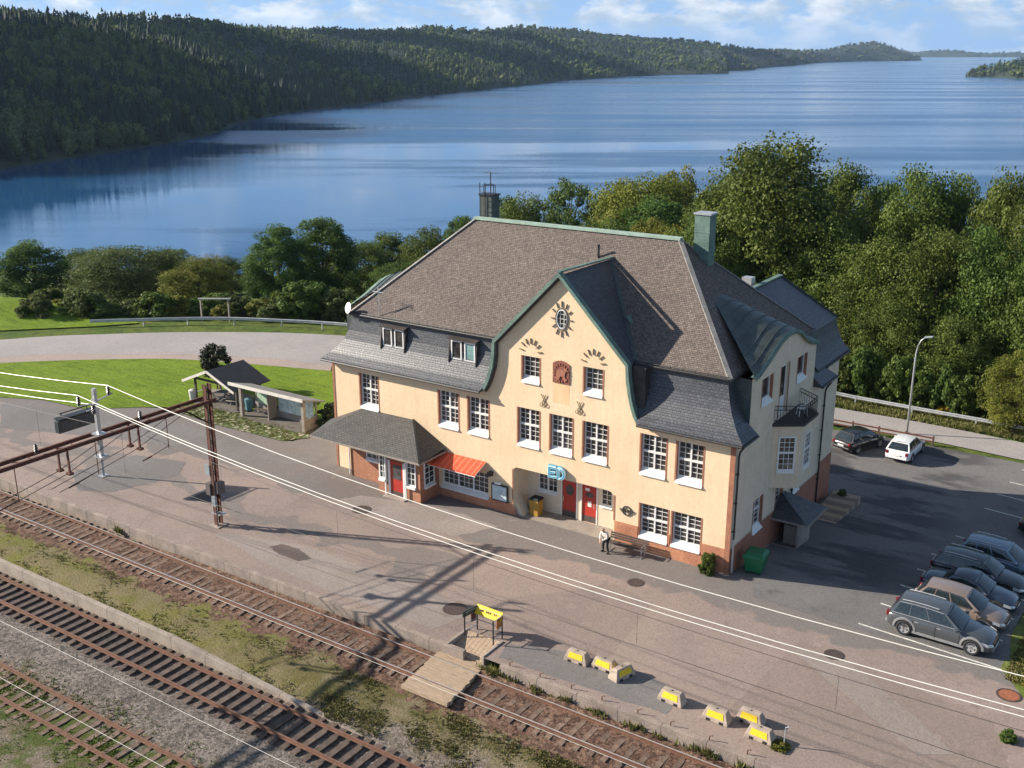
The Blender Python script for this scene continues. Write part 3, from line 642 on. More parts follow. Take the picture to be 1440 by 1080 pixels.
def plant_woods(name, V, spacing, light, **tags):
    q = np.stack([V[:-1, 1:-1], V[1:, 1:-1], V[1:, 2:], V[:-1, 2:]], 2)
    area = np.linalg.norm(np.cross(q[:, :, 2]-q[:, :, 0], q[:, :, 3]-q[:, :, 1]), axis=-1)/2
    cen = q.mean(2); dist = np.hypot(cen[..., 0]-CAM.x, cen[..., 1]-CAM.y)
    cnt = area/np.maximum(spacing, dist*spacing/700)**2
    nt_ = RNG.poisson(cnt); idx = np.argwhere(nt_ > 0)
    bins = {}
    for (i, j) in idx:
        for _ in range(nt_[i, j]):
            u, w = RNG.random(2); p = (q[i, j, 0]*(1-u)+q[i, j, 1]*u)*(1-w)+(q[i, j, 3]*(1-u)+q[i, j, 2]*u)*w
            if p[2] < LAKE_Z+.2: continue
            d = math.hypot(p[0]-CAM.x, p[1]-CAM.y)
            s = math.sin(p[0]/57+1)*math.cos(p[1]/71)+.6*math.sin(p[0]/23-p[1]/31)+RNG.normal()*.55
            kind = 'b' if s > light else 'c'; lod = 0 if d < 1150 else 1
            L = PROTO[(kind, lod)]; bins.setdefault((kind, lod, RNG.integers(len(L))), []).append((*p, d))
    VV = []; FF = []; TT = []; MI = []; off = 0
    for (kind, lod, k), pts in bins.items():
        v, f, t = PROTO[(kind, lod)][k]; P = np.array(pts); n = len(P)
        a = RNG.uniform(0, 6.28, n); s = RNG.uniform(.5, 1.0, n)*np.where(RNG.random(n) < .15, 1.25, 1); wd = s*np.maximum(1, P[:, 3]/1500)
        X = (v[None, :, 0]*np.cos(a)[:, None]-v[None, :, 1]*np.sin(a)[:, None])*wd[:, None]+P[:, :1]
        Y = (v[None, :, 0]*np.sin(a)[:, None]+v[None, :, 1]*np.cos(a)[:, None])*wd[:, None]+P[:, 1:2]
        Z = v[None, :, 2]*s[:, None]+P[:, 2:3]-.5
        VV.append(np.stack([X, Y, Z], -1).reshape(-1, 3)); m_ = len(v)
        FF.append((f[None]+(np.arange(n)*m_)[:, None, None]+off).reshape(-1, 3)); off += n*m_
        TT.append((np.clip(t[None]*.6+RNG.uniform(0, .5, n)[:, None], 0, 1)).ravel()); MI.append(np.full(n*len(f), 0 if kind == 'c' else 1))
    me = np_mesh(name, np.concatenate(VV), np.concatenate(FF), [leaf_dark, leaf_light], np.concatenate(TT), np.concatenate(MI))
    put(name, me, kind='stuff', **tags)
plant_woods('forest', VA, 4.8, .2, label='dense dark spruce wood with paler birches on the steep far shore', category='forest')
plant_woods('forest', VB, 5.5, .4, label='distant wooded headlands running out along the lake', category='forest')
plant_woods('forest', VE, 5.0, .5, label='small wooded point at the right edge of the lake', category='forest')
plant_woods('forest', VD, 6.5, 1.2, label='hazy blue wooded ridge above the nearer hills', category='forest')
plant_woods('forest', VC, 7.0, 1.2, label='faint blue wooded hills at the end of the lake', category='forest')

# unseen clouds added at the left to shade the far shore, above the haze
def shade_cloud(cx, cy, r, seed, label):
    rng = np.random.default_rng(seed); k = 760/.4226; ox, oy = -ldir.x*k, -ldir.y*k; mb = MB()
    for i in range(9):
        a, q = rng.uniform(0, 6.28), r*rng.uniform(.1, .8); s = r*rng.uniform(.3, .55); c = (cx+ox+q*math.cos(a)*1.2, cy+oy+q*math.sin(a), 760+rng.uniform(-.05, .1)*r); n = 12
        mb.loft([[(c[0]+s*math.sin(math.pi*j/7)*math.cos(6.283*m_/n)*(1+.12*math.sin(m_*3+j+i)), c[1]+s*math.sin(math.pi*j/7)*math.sin(6.283*m_/n), c[2]-s*.32*math.cos(math.pi*j/7)) for m_ in range(n)] for j in range(8)], True)
    mb.build('shade_cloud', mat('cloud_white', (.85, .86, .88), 1, .03, .01, .1), kind='structure', smooth=True)
for i, (x, y, r) in enumerate([(-500, 200, 105), (-640, 440, 130), (-560, 300, 90), (-760, 700, 120), (-1060, 640, 110), (-850, 960, 150), (-1010, 1500, 190), (-430, 20, 110), (-1330, 1900, 220), (-1600, 3500, 400)]): shade_cloud(x, y, r, 40+i, '')
# ------------------------------------------------------------------ the station building
XL, XR, YB = -27.6, 0.0, 13.7
ST = thing('station_building', 'large cream railway station with brown shingled hip roof and pointed front gable', 'station', (-13.8, 0, 0), world=True)
EAVE, BRK = 7.45, 10.4
# gable outline, from left eave over the apex to right eave
GL = [(-15.5, 7.40), (-15.28, 7.75), (-15.03, 8.3), (-14.82, 8.95), (-14.72, 9.6), (-14.68, 10.45)]
GR = [(-6.26, 10.42), (-6.2, 9.6), (-6.08, 8.95), (-5.92, 8.3), (-5.72, 7.75), (-5.5, 7.35)]
APEX = (-10.47, 14.72)
gable = GL+[APEX]+GR
ARCH = [(-13.58, 0.0), (-13.58, 2.82), (-13.5, 2.97), (-13.34, 3.05), (-7.3, 3.05), (-7.05, 2.98), (-6.9, 2.8), (-6.9, 0.0)]
UPW = [(-25.3, -23.8), (-19.0, -17.53), (-16.8, -15.32), (-13.25, -11.8), (-11.07, -9.62), (-8.92, -7.41), (-5.35, -3.87), (-3.25, -1.76)]
GW = [(-5.27, -3.6), (-3.34, -1.68)]
AW = [(-12.97, -11.81, 8.37, 9.91), (-8.94, -7.78, 8.33, 9.9)]
SHOP = (-18.9, -15.38, .56, 2.15)
holes = [rect(a, 4.5, b_, 6.8) for a, b_ in UPW]+[rect(a, .77, b_, 2.8) for a, b_ in GW]+[rect(a, c, b_, d) for a, b_, c, d in AW]+[rect(SHOP[0], SHOP[2], SHOP[1], SHOP[3])]
oval = [(-10.4+.36*math.cos(t), 12.33+.56*math.sin(t)) for t in [2*math.pi*k/20 for k in range(20)]]
holes.append(oval)
outer = [(XL, -.4), (XL, EAVE), *gable, (XR, EAVE), (XR, -.4), (-6.9, -.4)]+ARCH[::-1]+[(-13.58, -.4)]
mb = MB(); wall(mb, FRONT(0), outer, holes)
mb.build('front_wall', stucco, ST)
mb = MB()
n = len(ARCH)
mb.add([(u, 0, v) for u, v in ARCH]+[(u, 1.55, v) for u, v in ARCH], [(i, i+1, n+i+1, n+i) for i in range(n-1)])
AWH = [rect(-12.8, 1.22, -11.45, 2.45), rect(-8.55, 1.25, -7.8, 2.35)]
DRS = [(-11.13, -10.16), (-9.79, -8.82)]
wall(mb, FRONT(1.5), [(-13.58, -.05), (-13.58, 3.05), (-6.9, 3.05), (-6.9, -.05)], AWH+[rect(a, .0, b_, 2.32) for a, b_ in DRS], .15)
mb.build('porch_recess', stucco_shaded, ST)
MB().box(-13.56, .02, -.3, -6.92, 1.5, .012).build('recess_floor', mat('paving', (.30, .26, .22), .9, .15, 1.5, 14, .004), ST)
# buttress foot of the recess
MB().prism([(-13.575, .0), (-13.575, .95), (-13.3, .55), (-12.95, .0)], FRONT(.5), -.35, .35).build('buttress', stucco_shaded, ST)
mb = MB(); mb.box(-13.66, -.012, .75, -13.585, .1, 2.9); mb.build('recess_trim', terracotta, ST)
MB().box(-6.895, -.012, 1.36, -6.80, .1, 2.85).build('recess_trim', terracotta, ST)

# side wall (X = 0) with the bell gable, and its left-hand twin
BELL = [(1.55, 10.3), (2.3, 10.45), (2.9, 10.65), (3.4, 10.83), (3.92, 11.04), (4.5, 11.28), (5.02, 11.49), (5.6, 11.62), (6.15, 11.69), (6.6, 11.70), (7.12, 11.66), (7.65, 11.55), (8.17, 11.36), (8.7, 11.05), (9.18, 10.78), (9.8, 10.50), (10.5, 10.28), (11.35, 10.1)]
SW = [(3.0, 4.3, 1.1, 3.05), (6.35, 7.45, 1.3, 3.2), (9.05, 10.2, 1.3, 3.2)]
BW = [(3.05, 4.5, 8.4, 9.9), (8.35, 9.8, 8.35, 9.83)]
BD = (5.75, 6.98, 7.05, 9.98)
sh = [rect(a, c, b_, d) for a, b_, c, d in SW+BW]+[rect(BD[0], BD[2], BD[1], BD[3])]
mb = MB(); wall(mb, RIGHT(0), [(0, -.5), (YB, -2.2), (YB, EAVE), (11.35, EAVE), *BELL[::-1], (1.55, EAVE), (0, EAVE)], sh, .25)
mb.build('side_wall', stucco_shaded, ST)
mb = MB(); wall(mb, lambda u, v, h=0: (XL-h, u, v), [(0, -.5), (YB, -.5), (YB, EAVE), (11.35, EAVE), *BELL[::-1], (1.55, EAVE), (0, EAVE)]); mb.quad((XL, YB, -2.5), (XR, YB, -2.5), (XR, YB, EAVE), (XL, YB, EAVE)); mb.build('rear_wall', stucco, ST)
# bell dormer roofs, sheet metal with standing seams at constant distance from the gable
for sx, x0, nm in ((1, XR, 1), (-1, XL, 0)):
    apex = [(6.0+.06*(p[0]-6.45)*2.2, 13.35) for p in BELL]
    def sec(t): return [(x0+sx*(.16-4.25*t), lerp(p[0], q[0], t**1.0), lerp(p[1], q[1], t)+.05) for p, q in zip(BELL, apex)]
    mb = MB(); mb.loft([sec(t) for t in np.linspace(0, 1, 9)])
    d = mb.build('bell_roof', sheet_metal, ST, smooth=True)
    for t in (.12, .26, .40, .54, .68, .82):
        s1 = sec(t); MB().tube([(p[0], p[1], p[2]+.02) for p in s1], .03, 4).build('standing_seam', sheet_metal, d)
    mb = MB(); mb.loft([[(x0+sx*.16, p[0], p[1]-.14) for p in BELL], [(x0+sx*.19, p[0], p[1]-.12) for p in BELL], [(x0+sx*.19, p[0], p[1]+.09) for p in BELL], [(x0-sx*.1, p[0], p[1]+.10) for p in BELL]])
    mb.build('bell_fascia', copper, ST, smooth=True)
    for yy in (1.55, 11.35):                                         # cheeks below the dormer roof
        mb = MB(); mb.quad((x0, yy, EAVE-.2), (x0-sx*1.6, yy, EAVE-.2), (x0-sx*1.6, yy, 10.4), (x0, yy, 10.25)); mb.build('dormer_cheek', sheet_metal, ST)

# roof: bell-cast slate skirt below, shingled hip above
PROF = [(7.34, .50, 0.0), (7.47, .50, 0.0), (7.60, .36, .04), (7.85, .10, .22), (8.2, -.16, .43), (8.7, -.42, .64), (9.3, -.62, .82), (9.9, -.74, .93), (10.42, -.80, 1.0)]
def ring(z, o, t):
    ex = lerp(o, o-.45, t)      # the left flank leans in further
    x0, x1, y0, y1 = XL-ex, XR+lerp(o, o-.2, t), -o, YB+o
    return [(x0, y0, z), (x1, y0, z), (x1, y1, z), (x0, y1, z)]
rings = [ring(*p) for p in PROF]
mb = MB()
def gx(pts, z): return float(np.interp(z, [p[1] for p in sorted(pts, key=lambda p: p[1])], [p[0] for p in sorted(pts, key=lambda p: p[1])]))
segs = []
for (z, o, t), r in zip(PROF, rings):
    gl_ = gx(GL, z)+(-.14 if o > -.05 else .15); gr_ = gx(GR, z)+(.14 if o > -.05 else -.15)
    P_ = lambda x, y: (x, y, z)
    c0, c1, c2_, c3 = r
    segs.append([[c0, P_(gl_, c0[1])], [P_(gr_, c0[1]), c1], [c1, P_(c1[0], 1.52)], [P_(c1[0], 11.38), c2_], [c2_, c3], [c3, P_(c3[0], 11.38)], [P_(c3[0], 1.52), c0]])
for a, b_ in zip(segs[:-1], segs[1:]):
    for p, q in zip(a, b_): mb.quad(p[0], p[1], q[1], q[0])
for p in segs[0]:                                                   # soffit
    inn = [(min(max(v[0], XL), XR), min(max(v[1], 0), YB), 7.34) for v in p]; mb.quad(p[1], p[0], inn[0], inn[1])
for i_, e_ in ((0, 1), (1, 0), (2, 1), (3, 0), (5, 1), (6, 0)):      # closed ends
    pts_ = [s[i_][e_] for s in segs]; axis = 0 if i_ > 1 else 1; inner = [tuple((XR-1.2 if p[0] > -10 else XL+1.2) if (k_ == 0 and axis == 0) else (1.0 if (k_ == 1 and axis == 1) else p[k_]) for k_ in range(3)) for p in pts_]
    mb.loft([pts_, inner])
mans = mb.build('slate_skirt', slate, ST, uv=True)
RZ = 16.05; RA, RB = (-21.0, 6.85, RZ), (-6.85, 6.85, RZ)
tx0, tx1, ty0, ty1 = XL+1.05, XR-.78, .62, YB-.62; bz = 10.36
c4 = [(tx0, ty0, bz), (tx1, ty0, bz), (tx1, ty1, bz), (tx0, ty1, bz)]
mb = MB(); mb.quad(c4[0], c4[1], RB, RA); mb.quad(c4[1], c4[2], RB); mb.quad(c4[2], c4[3], RA, RB); mb.quad(c4[3], c4[0], RA)
lo = [(p[0], p[1], bz-.10) for p in c4]
for k in range(4): mb.quad(lo[k], lo[(k+1) % 4], c4[(k+1) % 4], c4[k])
mb.quad(*lo[::-1])
hip = mb.build('shingle_roof', shingle, ST, uv=True)
MB().bar((RA[0]-.1, 6.85, RZ+.03), (RB[0]+.1, 6.85, RZ+.03), .42, .16).build('ridge_capping', mat('ridge_copper', (.30, .40, .33), .7, .15, 2, 14), hip)
hipcap = mat('hip_tiles', (.27, .25, .23), .85, .2, 2, 12, .01)
for a, b_ in ((c4[1], RB), (c4[0], RA), (c4[2], RB), (c4[3], RA)):
    MB().bar(Vector(a)+Vector((0, 0, .02)), Vector(b_)+Vector((0, 0, .02)), .26, .07).build('hip_capping', hipcap, hip)
# snow guard along the break, both sides of the gable
for x0, x1 in ((tx0+.1, -14.9), (-6.2, tx1-.1)):
    mb = MB()
    mb.tube([(x0, ty0-.06, bz+.16), (x1, ty0-.06, bz+.16)], .025, 5); mb.tube([(x0, ty0-.1, bz+.03), (x1, ty0-.1, bz+.03)], .05, 6)
    for x in np.arange(x0, x1, .7): mb.bar((x, ty0-.02, bz-.05), (x, ty0-.06, bz+.2), .03)
    mb.build('snow_guard', black_metal, ST)
mb = MB(); mb.tube([(tx1+.08, ty0, bz+.05), (tx1+.08, ty1, bz+.05)], .05, 6); mb.build('roof_gutter', black_metal, ST)
# eaves gutters
for p0, p1 in (((XL-.5, -.55, 7.36), (-15.6, -.55, 7.36)), ((-5.4, -.55, 7.36), (XR+.52, -.55, 7.36)), ((XR+.55, -.5, 7.36), (XR+.55, 1.5, 7.36)), ((XR+.55, 11.4, 7.36), (XR+.55, YB+.5, 7.36))):
    MB().tube([p0, p1], .07, 6).build('gutter', black_metal, ST)
for p0, p1 in (((XL, -.02, 7.22), (-15.7, -.02, 7.22)), ((-5.4, -.02, 7.22), (XR, -.02, 7.22))):
    mb = MB(); mb.bar(p0, p1, .05, .22); mb.build('cornice', stucco, ST)
# gable roof running back into the hip
def groof(o): return [(x+(-o if x < -10.47 else o)*(.0 if (x, z) == APEX else 1), z+o*.9) for x, z in gable]
pr = groof(.05)
mb = MB(); mb.loft([[(x, -.10, z) for x, z in pr], [(x, 7.0 if z > 10.5 else 1.4, z) for x, z in pr]])
gr = mb.build('gable_roof', slate, ST, uv=True)
# copper verge of the gable
def band(pts, y0, y1, w0, w1):
    out = []
    for i, (x, z) in enumerate(pts):
        a = Vector(pts[max(i-1, 0)]); c_ = Vector(pts[min(i+1, len(pts)-1)]); tng = (c_-a).normalized(); nn = Vector((-tng.y, tng.x))
        k = 1.0 if (x, z) != APEX else 1.38
        out.append(((x+nn.x*w0*k, z+nn.y*w0*k), (x+nn.x*w1*k, z+nn.y*w1*k)))
    return [[(p[0], y0, p[1]) for p, q in out], [(q[0], y0, q[1]) for p, q in out], [(q[0], y1, q[1]) for p, q in out], [(p[0], y1, p[1]) for p, q in out], [(p[0], y0, p[1]) for p, q in out]]
mb = MB(); mb.loft(band(gable, -.34, .05, -.02, .17)); mb.build('copper_verge', copper, gr)
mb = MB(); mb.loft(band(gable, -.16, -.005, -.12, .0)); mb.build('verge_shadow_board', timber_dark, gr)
mb = MB(); mb.bar((-10.47, -.3, 14.98), (-10.47, 5.6, 14.86), .25, .08); mb.build('gable_ridge', copper, gr)
# valley flashings
for x, e in ((-14.68, -10.6), (-6.26, -10.35)):
    MB().bar((x+(.06 if x > -10 else -.06), .75, 10.5), (e, 5.45, 14.74), .30, .05).build('valley_flashing', sheet_metal, gr)
MB().obox((-7.55, 2.9, 12.15), (0, 1, 0), (.70, 0, -.71), (.71, 0, .70), 1.0, .62, .12).build('roof_hatch', copper, gr)
MB().box(-6.08, .12, 7.6, -5.3, 1.1, 10.35).build('gable_cheek', dark_clad, ST)

# windows -----------------------------------------------------------------
def window(fr, u0, v0, u1, v1, depth=.26, cols=2, rows=(3, 3), leaves=2, sill=.30, surround=True, name='window', gm=None, frame_w=.07):
    """white casement: outer frame, leaves with glazing bars, sloping white sill, terracotta jambs"""
    gm = gm or glass
    s0 = v0+sill
    f = MB(); P = lambda a, b_, c, d, h0, h1: f.prism(rect(a, b_, c, d), fr, h0, h1)
    h0, h1 = -depth+.02, -depth+.10
    P(u0, s0, u0+frame_w, v1, h0, h1); P(u1-frame_w, s0, u1, v1, h0, h1); P(u0+frame_w, s0, u1-frame_w, s0+frame_w, h0, h1); P(u0+frame_w, v1-frame_w, u1-frame_w, v1, h0, h1)
    iu0, iu1, iv0, iv1 = u0+frame_w, u1-frame_w, s0+frame_w, v1-frame_w
    lw = (iu1-iu0)/leaves
    for k in range(1, leaves): P(iu0+k*lw-.045, iv0, iu0+k*lw+.045, iv1, h0, h1+.012)
    tot = sum(rows); zs = [iv0]
    if len(rows) > 1:
        zt = iv0+(iv1-iv0)*rows[0]/tot
        P(iu0, zt-.06, iu1, zt+.06, h0, h1+.02); segs = [(iv0, zt-.06, rows[0]), (zt+.06, iv1, rows[1])]
    else: segs = [(iv0, iv1, rows[0])]
    for k in range(leaves):
        a = iu0+k*lw+(.045 if k else 0); b_ = iu0+(k+1)*lw-(.045 if k < leaves-1 else 0)
        for (z0, z1, r) in segs:
            for c in range(1, cols): x = lerp(a, b_, c/cols); P(x-.012, z0, x+.012, z1, h0, h1-.03)
            for q in range(1, r): z = lerp(z0, z1, q/r); P(a, z-.012, b_, z+.012, h0, h1-.034)
    w = f.build(name, white, ST)
    g = MB(); g.add([fr(iu0, iv0, h0+.01), fr(iu1, iv0, h0+.01), fr(iu1, iv1, h0+.01), fr(iu0, iv1, h0+.01)], [(0, 1, 2, 3)]); g.build('pane', gm, w)
    if sill:
        s = MB(); a, b_ = u0-.02, u1+.02
        s.add([fr(a, v0, .10), fr(b_, v0, .10), fr(b_, s0, -depth+.10), fr(a, s0, -depth+.10), fr(a, v0-.04, .10), fr(b_, v0-.04, .10), fr(b_, v0-.04, -depth), fr(a, v0-.04, -depth)],
              [(0, 1, 2, 3), (4, 5, 1, 0), (7, 6, 5, 4), (0, 3, 7, 4), (1, 5, 6, 2)]); s.build('sill', white, w)
    if surround:
        for a, b_, s_ in ((u0-.085, u0+.006, 0), (u1-.006, u1+.085, 1)):
            j = MB(); e_ = (u0+.001 if s_ == 0 else u1-.001)
            j.prism([(a, v0), (b_, v0), (b_, v1), (a, v1)], fr, -.0, .012); jf = lambda u, v, h: fr(u, v, h)
            j.prism(rect(min(e_, e_+(.006 if s_ == 0 else -.006)), v0, max(e_, e_+(.006 if s_ == 0 else -.006)), v1), fr, -depth, .0); j.build('surround', terracotta, w)
    return w
F0, R0 = FRONT(0), RIGHT(0)
for i, (a, b_) in enumerate(UPW): window(F0, a, 4.5, b_, 6.8, gm=glass_curtain if i in (1, 4, 6) else None)
for a, b_ in GW: window(F0, a, .77, b_, 2.8)
for a, b_, c, d in AW: window(F0, a, c, b_, d, gm=glass_curtain if a > -10 else None, cols=3, rows=(4,), leaves=1)
window(F0, SHOP[0], SHOP[2], SHOP[1], SHOP[3], cols=3, rows=(4,), leaves=3, sill=.22, surround=False, name='shop_window')
FA = FRONT(1.5)
window(FA, -12.8, 1.22, -11.45, 2.45, .14, 2, (3,), 2, .08, False); window(FA, -8.55, 1.25, -7.8, 2.35, .14, 2, (3,), 1, .08, False)
for a, b_, c, d in SW: window(R0, a, c, b_, d, .24, 2, (3, 2), 1)
for a, b_, c, d in BW: window(R0, a, c, b_, d, .24, 1, (1,), 1, sill=.26)
# doors in the recess
for i, (a, b_) in enumerate(DRS):
    f = MB(); f.prism(rect(a, 0.012, b_, 2.32), FA, -.12, -.05); d = f.build('door', red_door, ST)
    mb = MB()
    for u0, u1 in ((a-.07, a), (b_, b_+.07)): mb.prism(rect(u0, .01, u1, 2.39), FA, -.02, .03)
    mb.prism(rect(a, 2.32, b_, 2.39), FA, -.02, .03); mb.build('door_frame', white, d)
    MB().prism(rect(a+.03, .03, b_-.03, .40), FA, -.05, -.04).build('kick_plate', kick, d)
    MB().prism([(lerp(a, b_, .5)+.27*math.cos(t), 1.72+(.34 if i == 0 else .16)*math.sin(t)) for t in [2*math.pi*k/16 for k in range(16)]], FA, -.05, -.043).build('pane', glass, d)
    hx = a+.12 if i == 0 else b_-.12
    MB().tube([(hx, 1.5, 1.0), (hx, 1.42, 1.0), (hx, 1.42, 1.3), (hx, 1.5, 1.3)], .018, 6).build('handle', steel, d)
    if i == 1:
        MB().prism(rect(-9.6, 1.95, -9.3, 2.12), FA, -.05, -.044).build('paper_notice', white, d); MB().prism(rect(-9.42, .98, -9.18, 1.32), FA, -.05, -.044).build('paper_notice', white, d)
# plinth: left low, right high
mb = MB(); wall(mb, FRONT(-.035), [(-6.8, -.4), (-6.8, 1.36), (-.28, 1.40), (-.28, -.4)], [rect(a-.09, .72, b_+.09, 2.8) if False else rect(a-.0, .74, b_+.0, 1.5) for a, b_ in []], .0)
mb2 = MB(); out = [(-6.8, -.4), (-6.8, 1.36)]
for a, b_ in GW: out += [(a-.09, 1.37), (a-.09, .73), (b_+.09, .73), (b_+.09, 1.38)]
out += [(-.28, 1.4), (-.28, -.4)]
wall(mb2, FRONT(-.035), out, [], 0); n = len(out)
mb2.add([(u, -.035, v) for u, v in out]+[(u, .02, v) for u, v in out], [(i, (i+1) % n, n+(i+1) % n, n+i) for i in range(n)]); mb2.build('plinth', plinth_m, ST)
mb = MB(); wall(mb, FRONT(-.035), [(-19.3, -.4), (-19.3, .54), (-15.3, .54), (-15.3, .73), (-13.66, .73), (-13.4, .25), (-13.3, -.4)], (), 0); mb.build('plinth', plinth_m, ST)
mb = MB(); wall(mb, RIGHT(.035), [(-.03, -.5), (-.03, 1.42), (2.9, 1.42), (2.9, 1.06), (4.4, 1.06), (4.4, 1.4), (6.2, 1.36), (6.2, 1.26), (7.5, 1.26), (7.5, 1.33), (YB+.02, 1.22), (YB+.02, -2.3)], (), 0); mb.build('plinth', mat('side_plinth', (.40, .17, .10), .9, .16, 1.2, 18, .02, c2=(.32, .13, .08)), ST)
mb = MB(); wall(mb, RIGHT(.07), [(.3, -.6), (.3, -.05), (YB, -1.2), (YB, -2.3)], (), 0); mb.build('plinth_footing', concrete, ST)
MB().box(-.28, -.03, -.3, -.001, .02, 7.12).build('corner_strip', terracotta, ST)
MB().box(XL-.03, -.03, -.3, XL+.14, .02, 7.12).build('corner_strip', terracotta, ST)
# downpipes
for (x, y, z1, z0) in ((.12, .12, 7.2, 2.0), (.12, 13.45, 7.1, -1.2), (.12, 8.75, 3.0, -.3)):
    mb = MB(); mb.tube([(x+.35, y-.1, z1+.1), (x+.05, y, z1-.35), (x, y, z1-.6), (x, y, z0)], .055, 8)
    for z in np.arange(z0+.4, z1-.6, 1.6): mb.box(x-.09, y-.075, z, x+.06, y+.075, z+.05)
    dp = mb.build('downpipe', black_metal, ST)
    if y < 1: MB().tube([(x, y, 2.0), (x, y, .1)], .06, 8).build('pipe_guard', steel, dp)
# sunrays, relief, cranes, oval window, emblem
def rays(cx, cz, rx0, rz0, rx1, rz1, angs):
    mb = MB()
    for a in angs:
        c_, s_ = math.cos(rad(a)), math.sin(rad(a)); mb.bar((cx+rx0*c_, -.03, cz+rz0*s_), (cx+rx1*c_, -.03, cz+rz1*s_), .05, .06, up=(0, 1, 0))
    return mb
iron = mat('iron_ochre', (.20, .14, .07), .8, .2, 4, 20)
for cx, cz in ((-12.4, 10.15), (-8.39, 10.15)): [rays(cx, cz, .47, .50, .76, .82, (q_,)).build('sun_ray', iron, ST) for q_ in (8, 38, 64, 90, 116, 142, 172)]
ow = MB(); ow.loft([[(-10.4+r*.36*math.cos(t), y, 12.33+r*.56*math.sin(t)) for t in [2*math.pi*k/24 for k in range(25)]] for r, y in ((1.0, .05), (1.0, -.03), (.88, -.05), (.86, .05))])
for dx in (-.12, .12): ow.box(-10.4+dx-.012, .02, 11.83, -10.4+dx+.012, .05, 12.83)
for dz in (-.26, 0, .26): ow.box(-10.72, .02, 12.33+dz-.012, -10.08, .045, 12.33+dz+.012)
ov_ = ow.build('oval_window', white, ST)
MB().prism([(-10.4+.35*math.cos(t), 12.33+.55*math.sin(t)) for t in [2*math.pi*k/24 for k in range(24)]], F0, -.08, -.06).build('pane', glass, ov_)
mb = rays(-10.4, 12.33, .47, .68, .68, 1.0, [90+30*k for k in range(12)])
mb.loft([[(-10.4+r*.36*math.cos(t), y, 12.33+r*.56*math.sin(t)) for t in [2*math.pi*k/24 for k in range(25)]] for r, y in ((1.0, -.01), (1.04, -.06), (1.14, -.05), (1.16, -.0))]); mb.build('sunburst_ring', mat('ring_stone', (.16, .12, .09), .85, .2, 4, 20), ov_)
mb = MB(); mb.prism([(-10.92, 8.7), (-9.84, 8.7), (-9.84, 9.82), (-10.1, 9.95), (-10.38, 10.0), (-10.66, 9.95), (-10.92, 9.82)], F0, -.02, .05)
rl = mb.build('relief_panel', mat('relief_clay', (.24, .085, .055), .85, .2, 4, 22, .01), ST)
mb = rays(-10.38, 9.3, .42, .40, .52, .56, [20*k for k in range(18)]); mb.v = [(p[0], p[1]-.03, p[2]) for p in mb.v]
an = [(-10.72, 8.95), (-10.66, 9.25), (-10.6, 9.42), (-10.45, 9.5), (-10.25, 9.5), (-10.12, 9.62), (-9.98, 9.56), (-10.02, 9.42), (-10.1, 9.36), (-10.12, 9.12), (-10.02, 8.88), (-10.12, 8.86), (-10.22, 9.1), (-10.42, 9.12), (-10.5, 8.86), (-10.6, 8.86)]
mb.prism(an, F0, .04, .10); mb.build('relief_figure', mat('relief_clay_light', (.36, .145, .09), .85, .2, 4, 22), rl)
MB().prism([(-10.9, 7.5), (-9.86, 7.5), (-9.84, 8.66), (-10.92, 8.66)], F0, .0015, .004).build('rust_stain', mat('rust_streak', (.70, .45, .245), .9, .06, .8, 4, 0, c2=(.78, .56, .34), stretch=(3, 1, .4)), ST)
for cx in (-11.5, -9.18):
    mb = MB(); k = .03
    for sx in (-1, 1):
        mb.tube([(cx-.16*sx, -.05, 7.86), (cx, -.05, 7.55), (cx+.12*sx, -.05, 7.38)], .022, 5)
        mb.tube([(cx+.13*sx+.11*math.cos(t), -.05, 7.24+.11*math.sin(t)) for t in [2*math.pi*j/10 for j in range(11)]], .018, 5)
    mb.tube([(cx+.1*math.cos(t), -.05, 7.36+.1*math.sin(t)) for t in [2*math.pi*j/10 for j in range(11)]], .018, 5)
    mb.build('iron_anchor_ornament', iron, ST)
mb = MB(); mb.loft([[(-6.06+r*.29*math.cos(t), y, 2.13+r*.29*math.sin(t)) for t in [2*math.pi*k_/20 for k_ in range(21)]] for r, y in ((1, -.01), (1, -.06), (.78, -.06), (.78, -.01))])
for sx in (-1, 1):
    for q in range(3): mb.bar((-6.06+.08*sx, -.05, 2.13+.02), (-6.06+.44*sx-.06*q*sx, -.05, 2.17-.07*q), .05, .05, up=(0, 1, 0))
mb.tube([(-6.06+.1*math.cos(t), -.05, 2.13+.1*math.sin(t)) for t in [2*math.pi*j/10 for j in range(11)]], .03, 5)
mb.build('winged_wheel_emblem', mat('emblem_iron', (.06, .055, .045), .6, .2, 4, 20), ST)
# ED letters
def letter(nm, polys, face):
    mb = MB()
    for pl in polys: mb.prism(pl, F0, .10, .26)
    o = mb.build(nm, ed_edge, ST); fb = MB()
    for pl in face: fb.prism(pl, F0, .262, .27)
    fb.build('letter_face', ed_blue, o); gb = MB()
    for pl in polys: gb.prism([(lerp(p[0], sum(q[0] for q in pl)/len(pl), .0)-.06, p[1]+.05) for p in pl], F0, .02, .10)
    gb.build('letter_return', ed_blue, o)
x0, z0 = -11.05, 3.06
letter('letter_e', [rect(x0, z0, x0+.14, z0+.68), rect(x0+.14, z0, x0+.50, z0+.13), rect(x0+.14, z0+.275, x0+.44, z0+.405), rect(x0+.14, z0+.55, x0+.50, z0+.68)], [rect(x0+.03, z0+.03, x0+.11, z0+.65), rect(x0+.11, z0+.03, x0+.47, z0+.10), rect(x0+.11, z0+.305, x0+.41, z0+.375), rect(x0+.11, z0+.58, x0+.47, z0+.65)])
